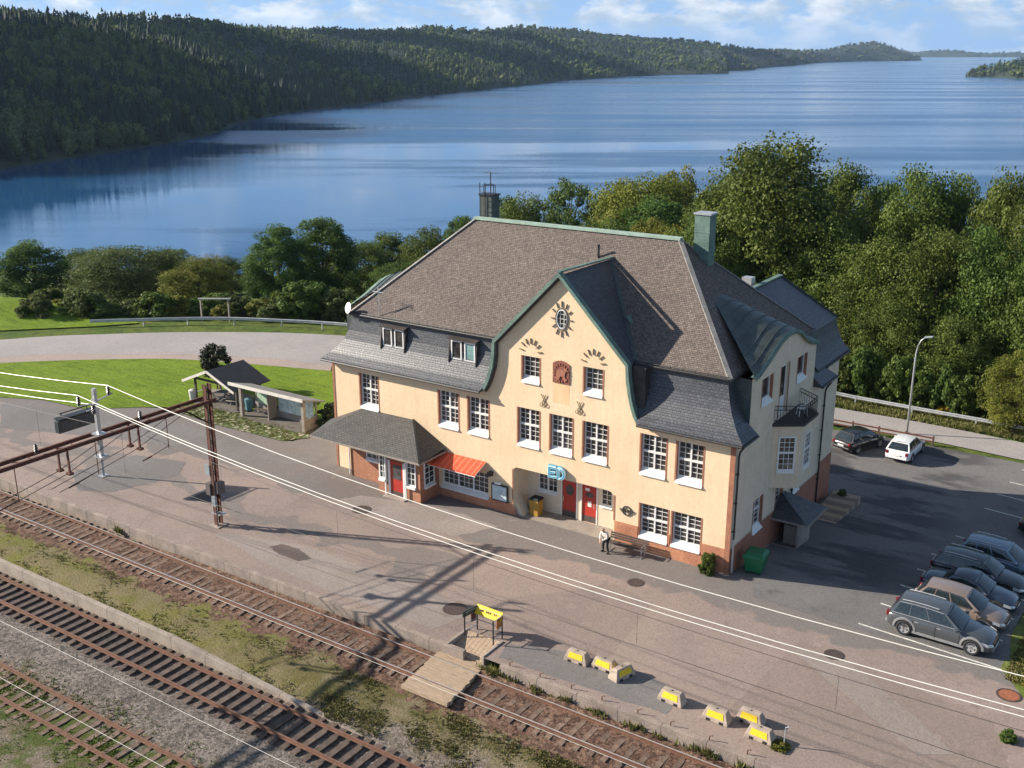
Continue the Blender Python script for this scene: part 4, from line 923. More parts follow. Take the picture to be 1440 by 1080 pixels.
x1 = -10.45; arc = [(x1+.22+.32*math.cos(t), z0+.34+.34*math.sin(t)) for t in np.linspace(-math.pi/2, math.pi/2, 12)]; arci = [(x1+.20+.19*math.cos(t), z0+.34+.21*math.sin(t)) for t in np.linspace(-math.pi/2, math.pi/2, 12)]
letter('letter_d', [rect(x1, z0, x1+.13, z0+.68)]+[[arc[i], arc[i+1], arci[i+1], arci[i]] for i in range(11)]+[[(x1+.13, z0), arc[0], arci[0], (x1+.13, z0+.13)], [(x1+.13, z0+.68), (x1+.13, z0+.55), arci[-1], arc[-1]]], [rect(x1+.03, z0+.03, x1+.10, z0+.65)]+[[tuple(lerp(p, q, t_) for p, q in zip(arc[i_], arci[i_])) for i_, t_ in ((i, .25), (i+1, .25), (i+1, .75), (i, .75))] for i in range(11)])
# notice board, lamp, awning
mb = MB(); mb.prism(rect(-15.08, .66, -13.92, 1.72), F0, .02, .12); nb = mb.build('notice_board', black_metal, ST)
MB().prism(rect(-15.0, .74, -14.0, 1.64), F0, .12, .125).build('map_poster', mat('map_paper', (.55, .62, .64), .5, .25, 1.6, 9, c2=(.35, .50, .55)), nb)
MB().box(-14.8, -.2, 1.75, -14.4, -.02, 1.86).build('board_lamp', white, nb)
mb = MB(); mb.box(-15.25, -.34, 2.18, -15.0, -.02, 2.42); mb.bar((-15.12, -.3, 2.3), (-15.12, -.02, 2.3), .1); mb.build('wall_lantern', black_metal, ST)
mb = MB(); k = 37
for i in range(k):
    mb.m = 1 if i % 4 == 2 else 0; a = lerp(-19.2, -15.5, i/k); b_ = lerp(-19.2, -15.5, (i+1)/k)
    mb.quad((a, -.03, 2.92), (a, -1.15, 2.46), (b_, -1.15, 2.46), (b_, -.03, 2.92)); mb.quad((a, -1.15, 2.46), (a, -1.15, 2.32), (b_, -1.15, 2.32), (b_, -1.15, 2.46))
    mb.quad((a, -.03, 2.90), (b_, -.03, 2.90), (b_, -1.15, 2.44), (a, -1.15, 2.44))
aw = mb.build('awning', [red_cloth, red_cloth2], ST)
mb = MB()
for x in (-19.2, -15.5): mb.tube([(x, -1.12, 2.42), (x, -.03, 1.95)], .018, 5); mb.tube([(x, -1.14, 2.45), (x, -.03, 2.9)], .018, 5)
mb.tube([(-19.2, -1.15, 2.33), (-15.5, -1.15, 2.33)], .022, 6); mb.build('awning_arm', white, aw)
# paired windows let into the slate skirt
for a, b_ in ((-23.72, -21.9), (-18.42, -16.5)):
    mb = MB()
    for u in (a-.06, b_): mb.add([(u, .30, 8.55), (u+.06, .30, 8.55), (u+.06, 1.1, 8.55), (u, 1.1, 8.55), (u, .50, 10.0), (u+.06, .50, 10.0), (u+.06, 1.1, 10.0), (u, 1.1, 10.0)], [(0,1,5,4),(1,2,6,5),(3,0,4,7),(4,5,6,7)])
    mb.quad((a-.1, .30, 10.02), (b_+.1, .30, 10.02), (b_+.1, 1.0, 10.14), (a-.1, 1.0, 10.14)); mb.quad((a-.1, .30, 9.94), (b_+.1, .30, 9.94), (b_+.1, .30, 10.02), (a-.1, .30, 10.02))
    mb.quad((a, .55, 8.6), (b_, .55, 8.6), (b_, .55, 10), (a, .55, 10)); mb.quad((a-.06, .12, 8.12), (b_+.06, .12, 8.12), (b_+.06, .50, 8.72), (a-.06, .50, 8.72))
    wd = mb.build('skirt_dormer', dark_clad, ST); mid = (a+b_)/2
    for u0, u1 in ((a+.08, mid-.1), (mid+.1, b_-.08)):
        f = MB(); fr = FRONT(.5)
        for q in (rect(u0, 8.72, u0+.085, 9.9), rect(u1-.085, 8.72, u1, 9.9), rect(u0+.085, 8.72, u1-.085, 8.82), rect(u0+.085, 9.81, u1-.085, 9.9)): f.prism(q, fr, 0, .06)
        s = f.build('window', white, wd)
        g = MB(); g.prism(rect(u0+.085, 8.82, u1-.085, 9.81), fr, .0, .02)
        g.build('pane', glass_blue if u0 > -17.6 else glass, wd)
# bay with balcony on the side
A, B, C_, E_ = (0, 5.25), (1.28, 6.15), (1.28, 8.05), (0, 9.0)
Z0, Z1 = 3.05, 6.75
mb = MB()
for p, q in ((A, B), (B, C_), (C_, E_)): mb.quad((p[0], p[1], Z0), (q[0], q[1], Z0), (q[0], q[1], Z1), (p[0], p[1], Z1))
mb.quad(*[(p[0], p[1], Z0) for p in (A, E_, C_, B)]); bay = mb.build('bay', stucco_shaded, ST)
def facet(p, q):
    p = Vector((*p, 0)); q = Vector((*q, 0)); d = (q-p).normalized(); nn = Vector((d.y, -d.x, 0)); return (lambda u, v, h=0.0: tuple(p+d*u+nn*h+Vector((0, 0, v)))), (q-p).length
for p, q in ((A, B), (B, C_), (C_, E_)):
    fr, L = facet(p, q); w = .98; u0 = L/2-w/2; f = MB(); cm = []
    f.prism(rect(u0, 3.95, u0+w, 4.1), fr, .0, .10)
    for rr in (rect(u0, 4.1, u0+.09, 6.1), rect(u0+w-.09, 4.1, u0+w, 6.1), rect(u0+.09, 6.02, u0+w-.09, 6.1), rect(u0+.09, 4.1, u0+w-.09, 4.2), rect(u0+.09, 5.1, u0+w-.09, 5.22)): f.prism(rr, fr, .0, .055)
    for z0_, z1_ in ((4.2, 5.1), (5.22, 6.02)):
        for k in (1, 2): f.prism(rect(u0+.09+(w-.18)*k/3-.014, z0_, u0+.09+(w-.18)*k/3+.014, z1_), fr, .0, .035); f.prism(rect(u0+.09, lerp(z0_, z1_, k/3)-.014, u0+w-.09, lerp(z0_, z1_, k/3)+.014), fr, .0, .032)
    ww = f.build('bay_window', white, bay)
    f = MB(); f.prism(rect(u0+.09, 4.2, u0+w-.09, 6.02), fr, .002, .012); f.build('bay_pane', glass, bay)
mb = MB(); ex = [(0, 4.95), (1.45, 5.98), (1.45, 8.22), (0, 9.3)]
mb.prism(ex, lambda u, v, h: (u, v, h), Z1, Z1+.16); bal = mb.build('balcony_floor', black_metal, ST)
mb = MB(); rp = [(0, 5.15), (1.36, 6.06), (1.36, 8.14), (0, 9.12)]
for p, q in zip(rp[:-1], rp[1:]):
    for z in (Z1+1.12, Z1+.9, Z1+.28): mb.bar((*p, z), (*q, z), .035)
    L = math.dist(p, q); k = int(L/.15)
    for i in range(k+1): mb.bar((lerp(p[0], q[0], i/k), lerp(p[1], q[1], i/k), Z1+.16), (lerp(p[0], q[0], i/k), lerp(p[1], q[1], i/k), Z1+1.12), .02)
mb.build('balcony_railing', black_metal, bal)
mb = MB(); mb.prism(rect(BD[0]+.05, BD[2], BD[1]-.05, BD[3]-.05), R0, -.2, -.14); bd = mb.build('balcony_door', white, ST)
MB().prism(rect(BD[0]+.22, 8.1, BD[1]-.22, BD[3]-.2), R0, -.14, -.132).build('pane', glass, bd)
mb = MB(); mb.prism(rect(BD[0]-.08, BD[2], BD[0], BD[3]), R0, -.02, .012); mb.build('surround', terracotta, bd); MB().prism(rect(BD[1], BD[2], BD[1]+.08, BD[3]), R0, -.02, .012).build('surround', terracotta, bd)
# rear wing
X2, Y2 = -.5, 17.8
mb = MB(); mb.quad((X2, YB-.5, -2.6), (X2, Y2, -2.6), (X2, Y2, 8.0), (X2, YB-.5, 8.0)); mb.quad((X2, Y2, -2.6), (-7, Y2, -2.6), (-7, Y2, 8), (X2, Y2, 8)); mb.quad((-7, Y2, -2.6), (-7, YB-.5, -2.6), (-7, YB-.5, 8), (-7, Y2, 8))
wing = mb.build('rear_wing', stucco_shaded, ST)
mb = MB(); mb.box(X2, YB-.4, -2.6, X2+.04, Y2+.03, 1.1); mb.build('plinth', MATS['side_plinth'], wing)
mb = MB(); wr = []
for z, o in ((7.9, .45), (8.1, .45), (8.4, .2), (8.9, -.05), (9.6, -.25), (10.25, -.35)): wr.append([(X2+o, YB-1.5, z), (X2+o, Y2+o, z), (-7-o, Y2+o, z), (-7-o, YB-1.5, z)])
for a, b_ in zip(wr[:-1], wr[1:]):
    for k in range(3): mb.quad(a[k], a[k+1], b_[k+1], b_[k])
mb.quad(*wr[0][::-1])
mb.build('slate_skirt', slate, wing, uv=True)
bx, by = X2-.25, Y2-.25; ry = 14.95; rx = -3.75
mb = MB(); e = 10.2; mb.quad((bx, 9.5, e), (bx, by, e), (rx, ry, 12.95), (rx, 9.5, 12.95)); mb.quad((bx, by, e), (2*rx-bx, by, e), (rx, ry, 12.95)); mb.quad((2*rx-bx, by, e), (2*rx-bx, 9.5, e), (rx, 9.5, 12.95), (rx, ry, 12.95)); mb.quad((bx, 9.5, e), (2*rx-bx, 9.5, e), (2*rx-bx, by, e), (bx, by, e))
mb.build('wing_roof', slate, wing, uv=True)
MB().bar((rx, 9.6, 12.98), (rx, ry, 12.98), .3, .1).build('wing_ridge', copper, wing)
MB().bar((bx, by, e+.02), (rx, ry, 12.98), .22, .06).build('hip_capping', sheet_metal, wing)
MB().tube([(X2+.5, YB, 7.95), (X2+.5, Y2+.45, 7.95)], .06, 6).build('gutter', black_metal, wing)
MB().box(-4.8, 11.3, 12.2, -4.2, 11.9, 13.35).build('vent_stack', steel, wing)
# chimneys
for (cx, cy, z0_, z1_, m_, nm) in ((-5.75, 7.75, 13.6, 17.45, copper, 1), (-20.6, 7.7, 14.6, 17.45, sheet_metal, 0)):
    mb = MB(); w = .47
    mb.box(cx-w, cy-w*.9, z0_, cx+w, cy+w*.9, z1_); ch = mb.build('chimney', m_, hip, bevel=.02)
    MB().box(cx-w-.06, cy-w*.9-.06, z1_, cx+w+.06, cy+w*.9+.06, z1_+.1).build('chimney_cap', steel if nm else black_metal, ch)
    for e_, za, zb in ((.02, z1_-1.0, z1_-.94), (.02, z1_-2.0, z1_-1.94), (.05, z0_, z0_+.7)): MB().box(cx-w-e_, cy-w*.9-e_, za, cx+w+e_, cy+w*.9+e_, zb).build('chimney_band', m_, ch)
    if not nm:
        mb = MB()
        for dy in (-.2, .2): mb.tube([(cx-.1+dy, cy-.62, 15.4), (cx-.1+dy, cy-.62, 18.3)], .028, 5)
        for z in np.arange(15.6, 18.3, .35): mb.tube([(cx-.3, cy-.62, z), (cx+.1, cy-.62, z)], .02, 5)
        mb.build('ladder', black_metal, ch)
        mb = MB(); mb.tube([(cx+.1, cy, 17.5), (cx+.1, cy, 18.9)], .035, 6)
        for k in range(4): a = k*math.pi/2; mb.tube([(cx+.45*math.cos(a), cy+.45*math.sin(a), 17.5), (cx+.45*math.cos(a), cy+.45*math.sin(a), 18.1)], .025, 5)
        mb.tube([(cx+.45*math.cos(a), cy+.45*math.sin(a), 18.1) for a in [k*math.pi/2 for k in range(5)]], .022, 5)
        mb.tube([(cx-.4, cy, 18.85), (cx+.7, cy, 18.85)], .015, 4); mb.build('aerial_frame', black_metal, ch)
MB().lathe([(.07, 0), (.07, .95), (.10, .95), (.10, 1.02)], (-11.3, 5.45, 14.5), 8).build('vent_pipe', black_metal, hip)
# entrance porch at the left of the front
PX0, PX1, PY = -25.7, -19.1, -1.85
mb = MB()
DOOR = (-21.45, -20.4); PH = 2.95
mb.quad((-22.4, PY, -.3), (DOOR[0]-.12, PY, -.3), (DOOR[0]-.12, PY, PH), (-22.4, PY, PH))
mb.quad((DOOR[1]+.12, PY, -.3), (PX1, PY, -.3), (PX1, PY, PH), (DOOR[1]+.12, PY, PH)); mb.quad((DOOR[0]-.12, PY, 2.35), (DOOR[1]+.12, PY, 2.35), (DOOR[1]+.12, PY, PH), (DOOR[0]-.12, PY, PH))
mb.quad((PX1, PY, -.3), (PX1, 0, -.3), (PX1, 0, PH), (PX1, PY, PH)); mb.quad((-22.4, 0, -.3), (-22.4, PY, -.3), (-22.4, PY, PH), (-22.4, 0, PH))
mb.quad((PX0, -.75, -.3), (-22.4, -.75, -.3), (-22.4, -.75, 1.95), (PX0, -.75, 1.95)); mb.quad((PX0, 0, -.3), (PX0, -.75, -.3), (PX0, -.75, 1.95), (PX0, 0, 1.95))
por = mb.build('entrance_porch', brick, ST, uv=True)
mb = MB(); mb.quad((PX0, -.75, 1.95), (-22.4, -.75, 1.95), (-22.4, -.75, PH), (PX0, -.75, PH)); mb.quad((PX0, 0, 1.95), (PX0, -.75, 1.95), (PX0, -.75, PH), (PX0, 0, PH)); mb.build('upper_wall', stucco, por)
ev = 2.98; e0, e1, ey = -27.35, -18.45, -2.65
rA, rB = (-25.2, 0, 4.45), (-21.0, 0, 4.5)
mb = MB(); mb.quad((e0, ey, ev), (e1, ey, ev), (rB[0], -.01, rB[2]), (rA[0], -.01, rA[2])); mb.quad((e1, ey, ev), (-18.45, -.01, ev+.25), (rB[0], -.01, rB[2])); mb.quad((-28.0, -.01, ev+.2), (e0, ey, ev), (rA[0], -.01, rA[2]))
mb.quad((e0, ey, ev), (-28.0, -.01, ev), (-18.45, -.01, ev), (e1, ey, ev)); mb.build('porch_roof', slate_porch, por, uv=True)
mb = MB(); mb.bar((e0, ey, ev-.04), (e1, ey, ev-.04), .08, .10); mb.bar((e1, ey, ev-.04), (e1, 0, ev), .08, .1); mb.bar((e0, ey, ev-.04), (-28, 0, ev), .08, .1); mb.build('porch_fascia', timber_grey, por)
mb = MB(); mb.bar((e1, ey, ev+.03), (rB[0], -.01, rB[2]+.03), .14, .04); mb.build('porch_hip', slate_porch, por)
FP = FRONT(PY)
dd = MB().prism(rect(*[DOOR[0], .0, DOOR[1], 2.3]), FP, -.10, -.03).build('door', red_door, por)
mb = MB(); [mb.prism(q, FP, -.06, .06) for q in (rect(DOOR[0]-.12, -.02, DOOR[0], 2.35), rect(DOOR[1], -.02, DOOR[1]+.12, 2.35))]; mb.build('door_frame', white, dd)
MB().prism(rect(DOOR[0]+.2, 1.15, DOOR[1]-.2, 2.1), FP, -.03, -.022).build('door_pane', glass, dd); MB().prism(rect(DOOR[0]+.03, .02, DOOR[1]-.03, .35), FP, -.03, -.022).build('kick_plate', kick, dd)
for q in (DOOR[0]-.28, DOOR[1]+.28): MB().box(q-.04, PY-.16, -.02, q+.04, PY-.08, ev+.1).build('porch_post', white, por)
MB().box(DOOR[0]-.3, PY-.4, -.05, DOOR[1]+.3, PY, .06).build('door_step', concrete, por)
def pwin(fr, u0, u1, v0, v1, cols):
    f = MB(); f.prism(rect(u0, v0, u1, v0+.16), fr, 0, .16)
    for r_ in (rect(u0, v0+.16, u0+.08, v1), rect(u1-.08, v0+.16, u1, v1), rect(u0+.08, v1-.08, u1-.08, v1), rect(u0+.08, v0+.16, u1-.08, v0+.26)): f.prism(r_, fr, 0, .06)
    for k in range(1, cols): x = lerp(u0+.08, u1-.08, k/cols); f.prism(rect(x-.018, v0+.26, x+.018, v1-.08), fr, 0, .045)
    for k in range(1, 4): z = lerp(v0+.26, v1-.08, k/4); f.prism(rect(u0+.08, z-.018, u1-.08, z+.018), fr, 0, .04)
    f.build('porch_window', white, por)
    f = MB(); f.prism(rect(u0+.08, v0+.26, u1-.08, v1-.08), fr, 0.002, .015); f.build('porch_pane', glass, por)
pwin(FP, -22.3, -21.68, .85, 2.65, 2); pwin(FP, -20.1, -19.4, .85, 2.65, 2); pwin(FRONT(-.75), -24.3, -23.0, 1.35, 2.75, 3); pwin(RIGHT(PX1), -1.5, -.5, .85, 2.6, 2)
MB().tube([(-25.75, -.9, ev-.1), (-25.75, -.82, 2.3), (-25.75, -.82, .1)], .045, 6).build('downpipe', white, por)
# cellar stair roof on the side
cz = -.72
mb = MB(); mb.box(.05, 8.2, cz-.5, 1.5, 8.35, cz+1.5); mb.box(1.38, 6.3, cz-.6, 1.5, 8.2, cz+1.5); mb.box(.05, 6.0, cz-.5, 1.5, 6.15, cz+.12); cel = mb.build('cellar_entrance', concrete, ST)
mb = MB(); q = 7.35; z1_ = cz+1.8; mb.quad((-.0, 5.75, z1_), (2.15, 5.75, z1_), (.04, q, z1_+.95)); mb.quad((2.15, 5.75, z1_), (2.15, 9.1, z1_-.05), (.04, q+.4, z1_+.95), (.04, q, z1_+.95)); mb.quad((2.15, 9.1, z1_-.05), (0, 9.1, z1_-.05), (.04, q+.4, z1_+.95)); mb.quad((0, 5.75, z1_-.06), (0, 9.1, z1_-.1), (2.15, 9.1, z1_-.1), (2.15, 5.75, z1_-.06))
mb.build('cellar_roof', slate, cel, uv=True)
mb = MB(); mb.bar((0, 5.73, z1_-.03), (2.17, 5.73, z1_-.03), .07, .1); mb.bar((2.17, 5.73, z1_-.03), (2.17, 9.1, z1_-.07), .07, .1); mb.build('cellar_fascia', timber_grey, cel)
MB().box(.55, 6.62, cz-.25, 1.3, 6.68, cz+1.2).build('cellar_door', timber_grey, cel)
# satellite dish, TV aerial
dsh = thing('satellite_dish', 'white satellite dish at the left corner of the shingled roof', 'satellite dish', (-26.35, .45, 10.4), world=True)
MB().tube([(-26.35, .5, 10.2), (-26.35, .45, 10.75)], .03, 6).build('bracket', black_metal, dsh)
mb = MB(); c0 = Vector((-26.38, .38, 10.78)); ax = Vector((-.35, -.9, .25)).normalized(); ux = ax.cross(Vector((0, 0, 1))).normalized(); uy = ux.cross(ax)
mb.loft([[tuple(c0+ux*r*math.cos(t)+uy*r*math.sin(t)+ax*h) for t in [2*math.pi*k/16 for k in range(16)]] for r, h in ((.02, -.1), (.22, -.07), (.36, 0), (.37, -.02), (.22, -.1), (.02, -.13))], True, True); mb.build('reflector', white, dsh, smooth=True)
aer = thing('television_aerial', 'thin metal television aerial standing at the foot of the shingled roof', 'aerial', (-24.1, .75, 10.4), world=True)
MB().tube([(-24.1, .75, 10.4), (-24.15, .75, 12.35)], .025, 6).build('mast', steel, aer)
mb = MB(); mb.tube([(-24.6, .75, 12.0), (-23.7, .75, 12.0)], .014, 4)
for k in range(7): mb.tube([(-24.55+k*.14, .45, 12.0), (-24.55+k*.14, 1.05, 12.0)], .01, 4)
mb.tube([(-24.4, .55, 11.5), (-23.6, .95, 11.4)], .014, 4)
for k in range(5): mb.tube([(-24.35+k*.17, .55+k*.09, 11.2), (-24.35+k*.17, .55+k*.09, 11.75)], .01, 4)
mb.build('elements', steel, aer)
# ------------------------------------------------------------------ railway
def rail(mbx, x0, x1, y, top):
    mbx.m = 0; mbx.box(x0, y-.065, top-.16, x1, y+.065, top-.14); mbx.box(x0, y-.012, top-.14, x1, y+.012, top-.045); mbx.box(x0, y-.036, top-.045, x1, y+.036, top-.004)
    mbx.m = 1; mbx.box(x0, y-.03, top-.0039, x1, y+.03, top)
def track(label, yc, half, top, xs, mats_, sm, sl=(2.5, .25), x0=-125, x1=58):
    t = thing('railway_track', label, 'railway track', (0, yc, top-.2), group=None, world=True)
    for s in (-1, 1):
        mb = MB(); rail(mb, x0, x1, yc+s*half, top); mb.build('rail', mats_, t)
    mb = MB(); w, d = sl; mb.box(-d/2, -w/2, -.12, d/2, w/2, .0)
    for s in (-1, 1): mb.box(-d/2+.03, s*half-.16, 0.0, d/2-.03, s*half+.16, .035)
    first = mb.build('sleeper', sm, None); first.parent = t
    for i, x in enumerate(xs):
        o = first if i == 0 else first.copy()
        if i: COL.objects.link(o); o.parent = t
        o.location = (x, random.uniform(-.06, .06), random.uniform(-.012, .012)); o.rotation_euler.z = random.uniform(-.025, .025)
    return t
track('railway track beside the station platform, with polished rails and rusty brown ballast', -15.15, .79, -.45, np.arange(-49, 14, .65), [rail_rust, rail_head], sleeper_m)
track('middle railway track with rusty rails and dark heavy sleepers below the low kerb wall', -21.55, .76, -.58, np.arange(-46, 12, .65), [rail_rust, rail_rust], sleeper_dark, (2.5, .30))
track('overgrown railway siding with grass between its sleepers at the lower left', -26.4, .76, -.62, np.arange(-42, 8, .65), [rail_rust, rail_rust], sleeper_m)
kw = MB()
for i, x in enumerate(np.arange(-125, -9.6, 2.4)):
    x2 = x+2.395; zz = lambda q: -.16-max(0, q+19)*.062; z = zz(x); z2 = zz(x2)
    kw.add([(x, -20.3, -.95), (x2, -20.3, -.95), (x2, -20.05, -.95), (x, -20.05, -.95), (x, -20.3, z), (x2, -20.3, z2), (x2, -20.05, z2), (x, -20.05, z)], [(0,3,2,1),(4,5,6,7),(0,1,5,4),(1,2,6,5),(2,3,7,6),(3,0,4,7)])
tag(kw.build('kerb_wall', mat('kerb_wall_concrete', (.31, .26, .215), .9, .2, 1.0, 14, .008), bevel=.015), 'low pale concrete kerb wall between the two main tracks', 'kerb wall')
cr = thing('board_crossing', 'weathered plank crossing over the platform track below the yellow barrier', 'crossing', (-7.2, -15.1, -.5), world=True)
for (y0, y1, nm) in ((-14.24, -13.5, 4), (-15.9, -14.40, 7), (-16.95, -16.02, 5)):
    mb = MB(); k = nm
    for i in range(k):
        a, b_ = lerp(y0, y1, i/k), lerp(y0, y1, (i+1)/k)-.02; j = random.uniform(-.05, .05); sh = -.1*(y0+15)*1.4
        xa, xb = -8.5+(-13.4-a)*.11, -5.95+(-13.4-a)*.11
        mb.box(xa+j, a, -.62, xb+j, b_, -.435+random.uniform(-.008, .008))
    mb.build('plank_panel', planks, cr)
rp = thing('crossing_ramp', 'short sunken plank ramp from the platform down to the board crossing', 'ramp', (-7.1, -13, -.2), world=True)
mb = MB()
for i in range(8): x = -7.95+i*.235; mb.add([(x, -13.6, -.42), (x+.22, -13.6, -.42), (x+.22, -12.2, .0), (x, -12.2, .0), (x, -13.6, -.36), (x+.22, -13.6, -.36), (x+.22, -12.2, .035), (x, -12.2, .035)], [(0,3,2,1),(4,5,6,7),(0,1,5,4),(1,2,6,5),(2,3,7,6),(3,0,4,7)])
mb.build('plank_deck', planks, rp)
MB().box(-8.12, -13.7, -.8, -7.98, -12.1, .06).build('cheek_wall', concrete, rp); MB().box(-6.07, -13.7, -.8, -5.97, -12.1, .06).build('cheek_wall', concrete, rp)

# barrier frame at the crossing
ba = thing('crossing_barrier', 'steel pipe barrier with a yellow warning board at the plank crossing', 'barrier', (-6.9, -12.2, 0), world=True)
P = [(-7.82, -12.62), (-7.66, -11.84), (-6.2, -11.88), (-6.22, -12.58)]
for x, y in P: MB().tube([(x, y, 0), (x, y, 1.22)], .035, 8).build('post', black_metal, ba)
mb = MB()
for a, b_ in ((P[0], P[1]), (P[2], P[3])):
    for z in (.25, .62, 1.18): mb.tube([(*a, z), (*b_, z)], .022, 6)
for z in (.55, 1.2): mb.tube([(*P[1], z), (*P[2], z)], .022, 6)
mb.build('rail_pipe', grey_paint, ba)
bo = MB().obox((-6.93, -11.90, 1.12), (1, -.027, 0), (0, .85, -.55), (0, .55, .85), 1.5, .05, .46).build('warning_board', yellow, ba)
mb = MB()
for k in range(9):
    x = -7.38+k*.11
    if k in (2, 6): continue
    mb.obox((x, -11.93, 1.14), (1, -.027, 0), (0, .85, -.55), (0, .55, .85), .06, .012, .09)
mb.build('lettering_marks', cast_iron, bo)
MB().obox((-7.76, -12.25, 1.12), (.2, .98, 0), (.98, -.2, 0), (0, 0, 1), .95, .05, .3).build('warning_board', mat('dark_green_board', (.05, .065, .05), .5, .1, 3, 20), ba)
MB().obox((-7.72, -12.05, .75), (.2, .98, 0), (.98, -.2, 0), (0, 0, 1), .32, .03, .45).build('rust_plate', rust, ba)
MB().obox((-6.21, -12.1, .92), (0, 1, 0), (1, 0, 0), (0, 0, 1), .42, .03, .5).build('orange_plate', mat('orange_plate', (.42, .15, .03), .6, .1, 3, 20), ba)

# concrete barrier blocks
blk = thing('barrier_block', '', 'concrete block', (0, 0, 0))
def blockmesh():
    mb = MB(); L, w, h, tl, tw = .62, .30, .56, .45, .15
    lo = [(-L, -w), (-.40, -w), (-.40, -w*.9), (-.22, -w*.9), (-.22, -w), (.22, -w), (.22, -w*.9), (.40, -w*.9), (.40, -w), (L, -w), (L, w), (-L, w)]
    mb.add([(-L, -w, 0), (L, -w, 0), (L, w, 0), (-L, w, 0), (-L+.02, -w+.01, .16), (L-.02, -w+.01, .16), (L-.02, w-.01, .16), (-L+.02, w-.01, .16), (-tl, -tw, h), (tl, -tw, h), (tl, tw, h), (-tl, tw, h)],
           [(0,3,2,1)]+[(i, (i+1)%4, 4+(i+1)%4, 4+i) for i in range(4)]+[(4+i, 4+(i+1)%4, 8+(i+1)%4, 8+i) for i in range(4)]+[(8,9,10,11)])
    return mb
blockmesh().build('body', block_conc, blk, bevel=.02)
def slope_fr(s): return lambda u, v, h: (u, s*(-(.29-(v-.16)*.35)-h), v+h*.3)
for s in (1, -1):
    mb = MB(); mb.prism([(-.40, .22), (.40, .22), (.35, .48), (-.35, .48)], slope_fr(s), .004, .016); mb.build('yellow_panel', yellow, blk)
for x in (-.31, .31): MB().box(x-.09, -.31, -.0, x+.09, .31, .13).build('lifting_slot', rubber, blk)
MB().lathe([(.05, 0), (.05, .012)], (0, 0, .555), 10).build('lifting_socket', rubber, blk)
BL = [(-2.3, -11.55, .02, 'leftmost concrete block with a yellow panel, first of three near the barrier'), (-.98, -11.4, -.03, 'second concrete block with yellow panel, in the middle of the left three'),
      (-.05, -11.55, 1.25, 'concrete block turned end-on with yellow panels, beside the left pair'), (2.6, -12.0, -.05, 'lone concrete block with a yellow panel in the middle of the row'),
      (4.7, -12.15, -.02, 'concrete block with yellow panel left of the last two blocks'), (5.9, -11.5, -.03, 'rear concrete block with yellow panel in the right-hand pair'), (6.65, -12.35, -.04, 'front concrete block with yellow panel, rightmost and nearest the track')]
for i, (x, y, r, lb) in enumerate(BL):
    o = blk if i == 0 else copy_tree(blk)
    o.location = (x, y, .006); o.scale = (.93, .93, .93); o.rotation_euler.z = r; o['label'] = lb; o['group'] = 'concrete blocks along the platform edge'
for x, y, r, m_, lb in ((-21.5, -4.5, .5, cast_iron, 'dark drain cover in front of the entrance porch'), (-9.7, -10.9, .52, cast_iron, 'dark manhole cover left of the crossing barrier'), (7.1, -4.6, .36, cast_iron, 'dark manhole cover in the open yard beyond the blocks'),
                    (14.3, -3.6, .42, rusty_iron, 'rusty round manhole cover at the right edge of the yard'), (-3.6, -3.5, .35, cast_iron, 'dark manhole cover before the stooped person')):
    t = thing('manhole_cover', lb, 'manhole cover', (x, y, Tf(x, y)+.004), group='manhole covers in the yard')
    MB().lathe([(r, 0), (r, .012)], n=24).build('lid', m_, t); MB().loft([[(q*math.cos(a), q*math.sin(a), z) for a in [2*math.pi*k/24 for k in range(25)]] for q, z in ((r+.002, .0), (r+.002, .018), (r+.09, .018), (r+.09, 0))]).build('frame', cast_iron, t)
sq = thing('dark_plate', 'dark flat plate in the yard beside the rusty mast', 'hatch', (-30.6, -8.5, .004), rz=.1); MB().box(-.8, -.6, 0, .8, .6, .012).build('lid', cast_iron, sq); MB().loft([[(a, b_, z) for a, b_ in ((-q, -w_), (q, -w_), (q, w_), (-q, w_), (-q, -w_))] for q, w_, z in ((.81, .61, 0), (.81, .61, .02), (.88, .68, .02), (.88, .68, 0))]).build('frame', concrete, sq)  # flat dark rectangle with a thin rim, lying on the yard
# marker stakes at the platform edge
for i, x in enumerate((-4.6, -3.0, -1.4, .1, 1.8, 3.3, 5.0, 6.6)):
    tag(MB().tube([(x, -13.62, -.6), (x+.02, -13.62, .2), (x+.16, -13.6, .26)], .028, 6).build('marker_stake', rust), 'short rusty iron stake at the platform edge before the blocks', 'stake', 'rusty stakes along the platform edge')
tag(MB().tube([(7.6, -12.3, 0), (7.62, -12.3, .85), (7.75, -12.3, .93)], .03, 6).build('bent_pipe', steel), 'thin bent metal pipe right of the last concrete block', 'pipe')
tag(MB().tube([(11.6, -12.4, 0), (11.6, -12.4, .5)], .035, 6).build('short_post', rust), 'short rusty post at the lower right platform edge', 'post')

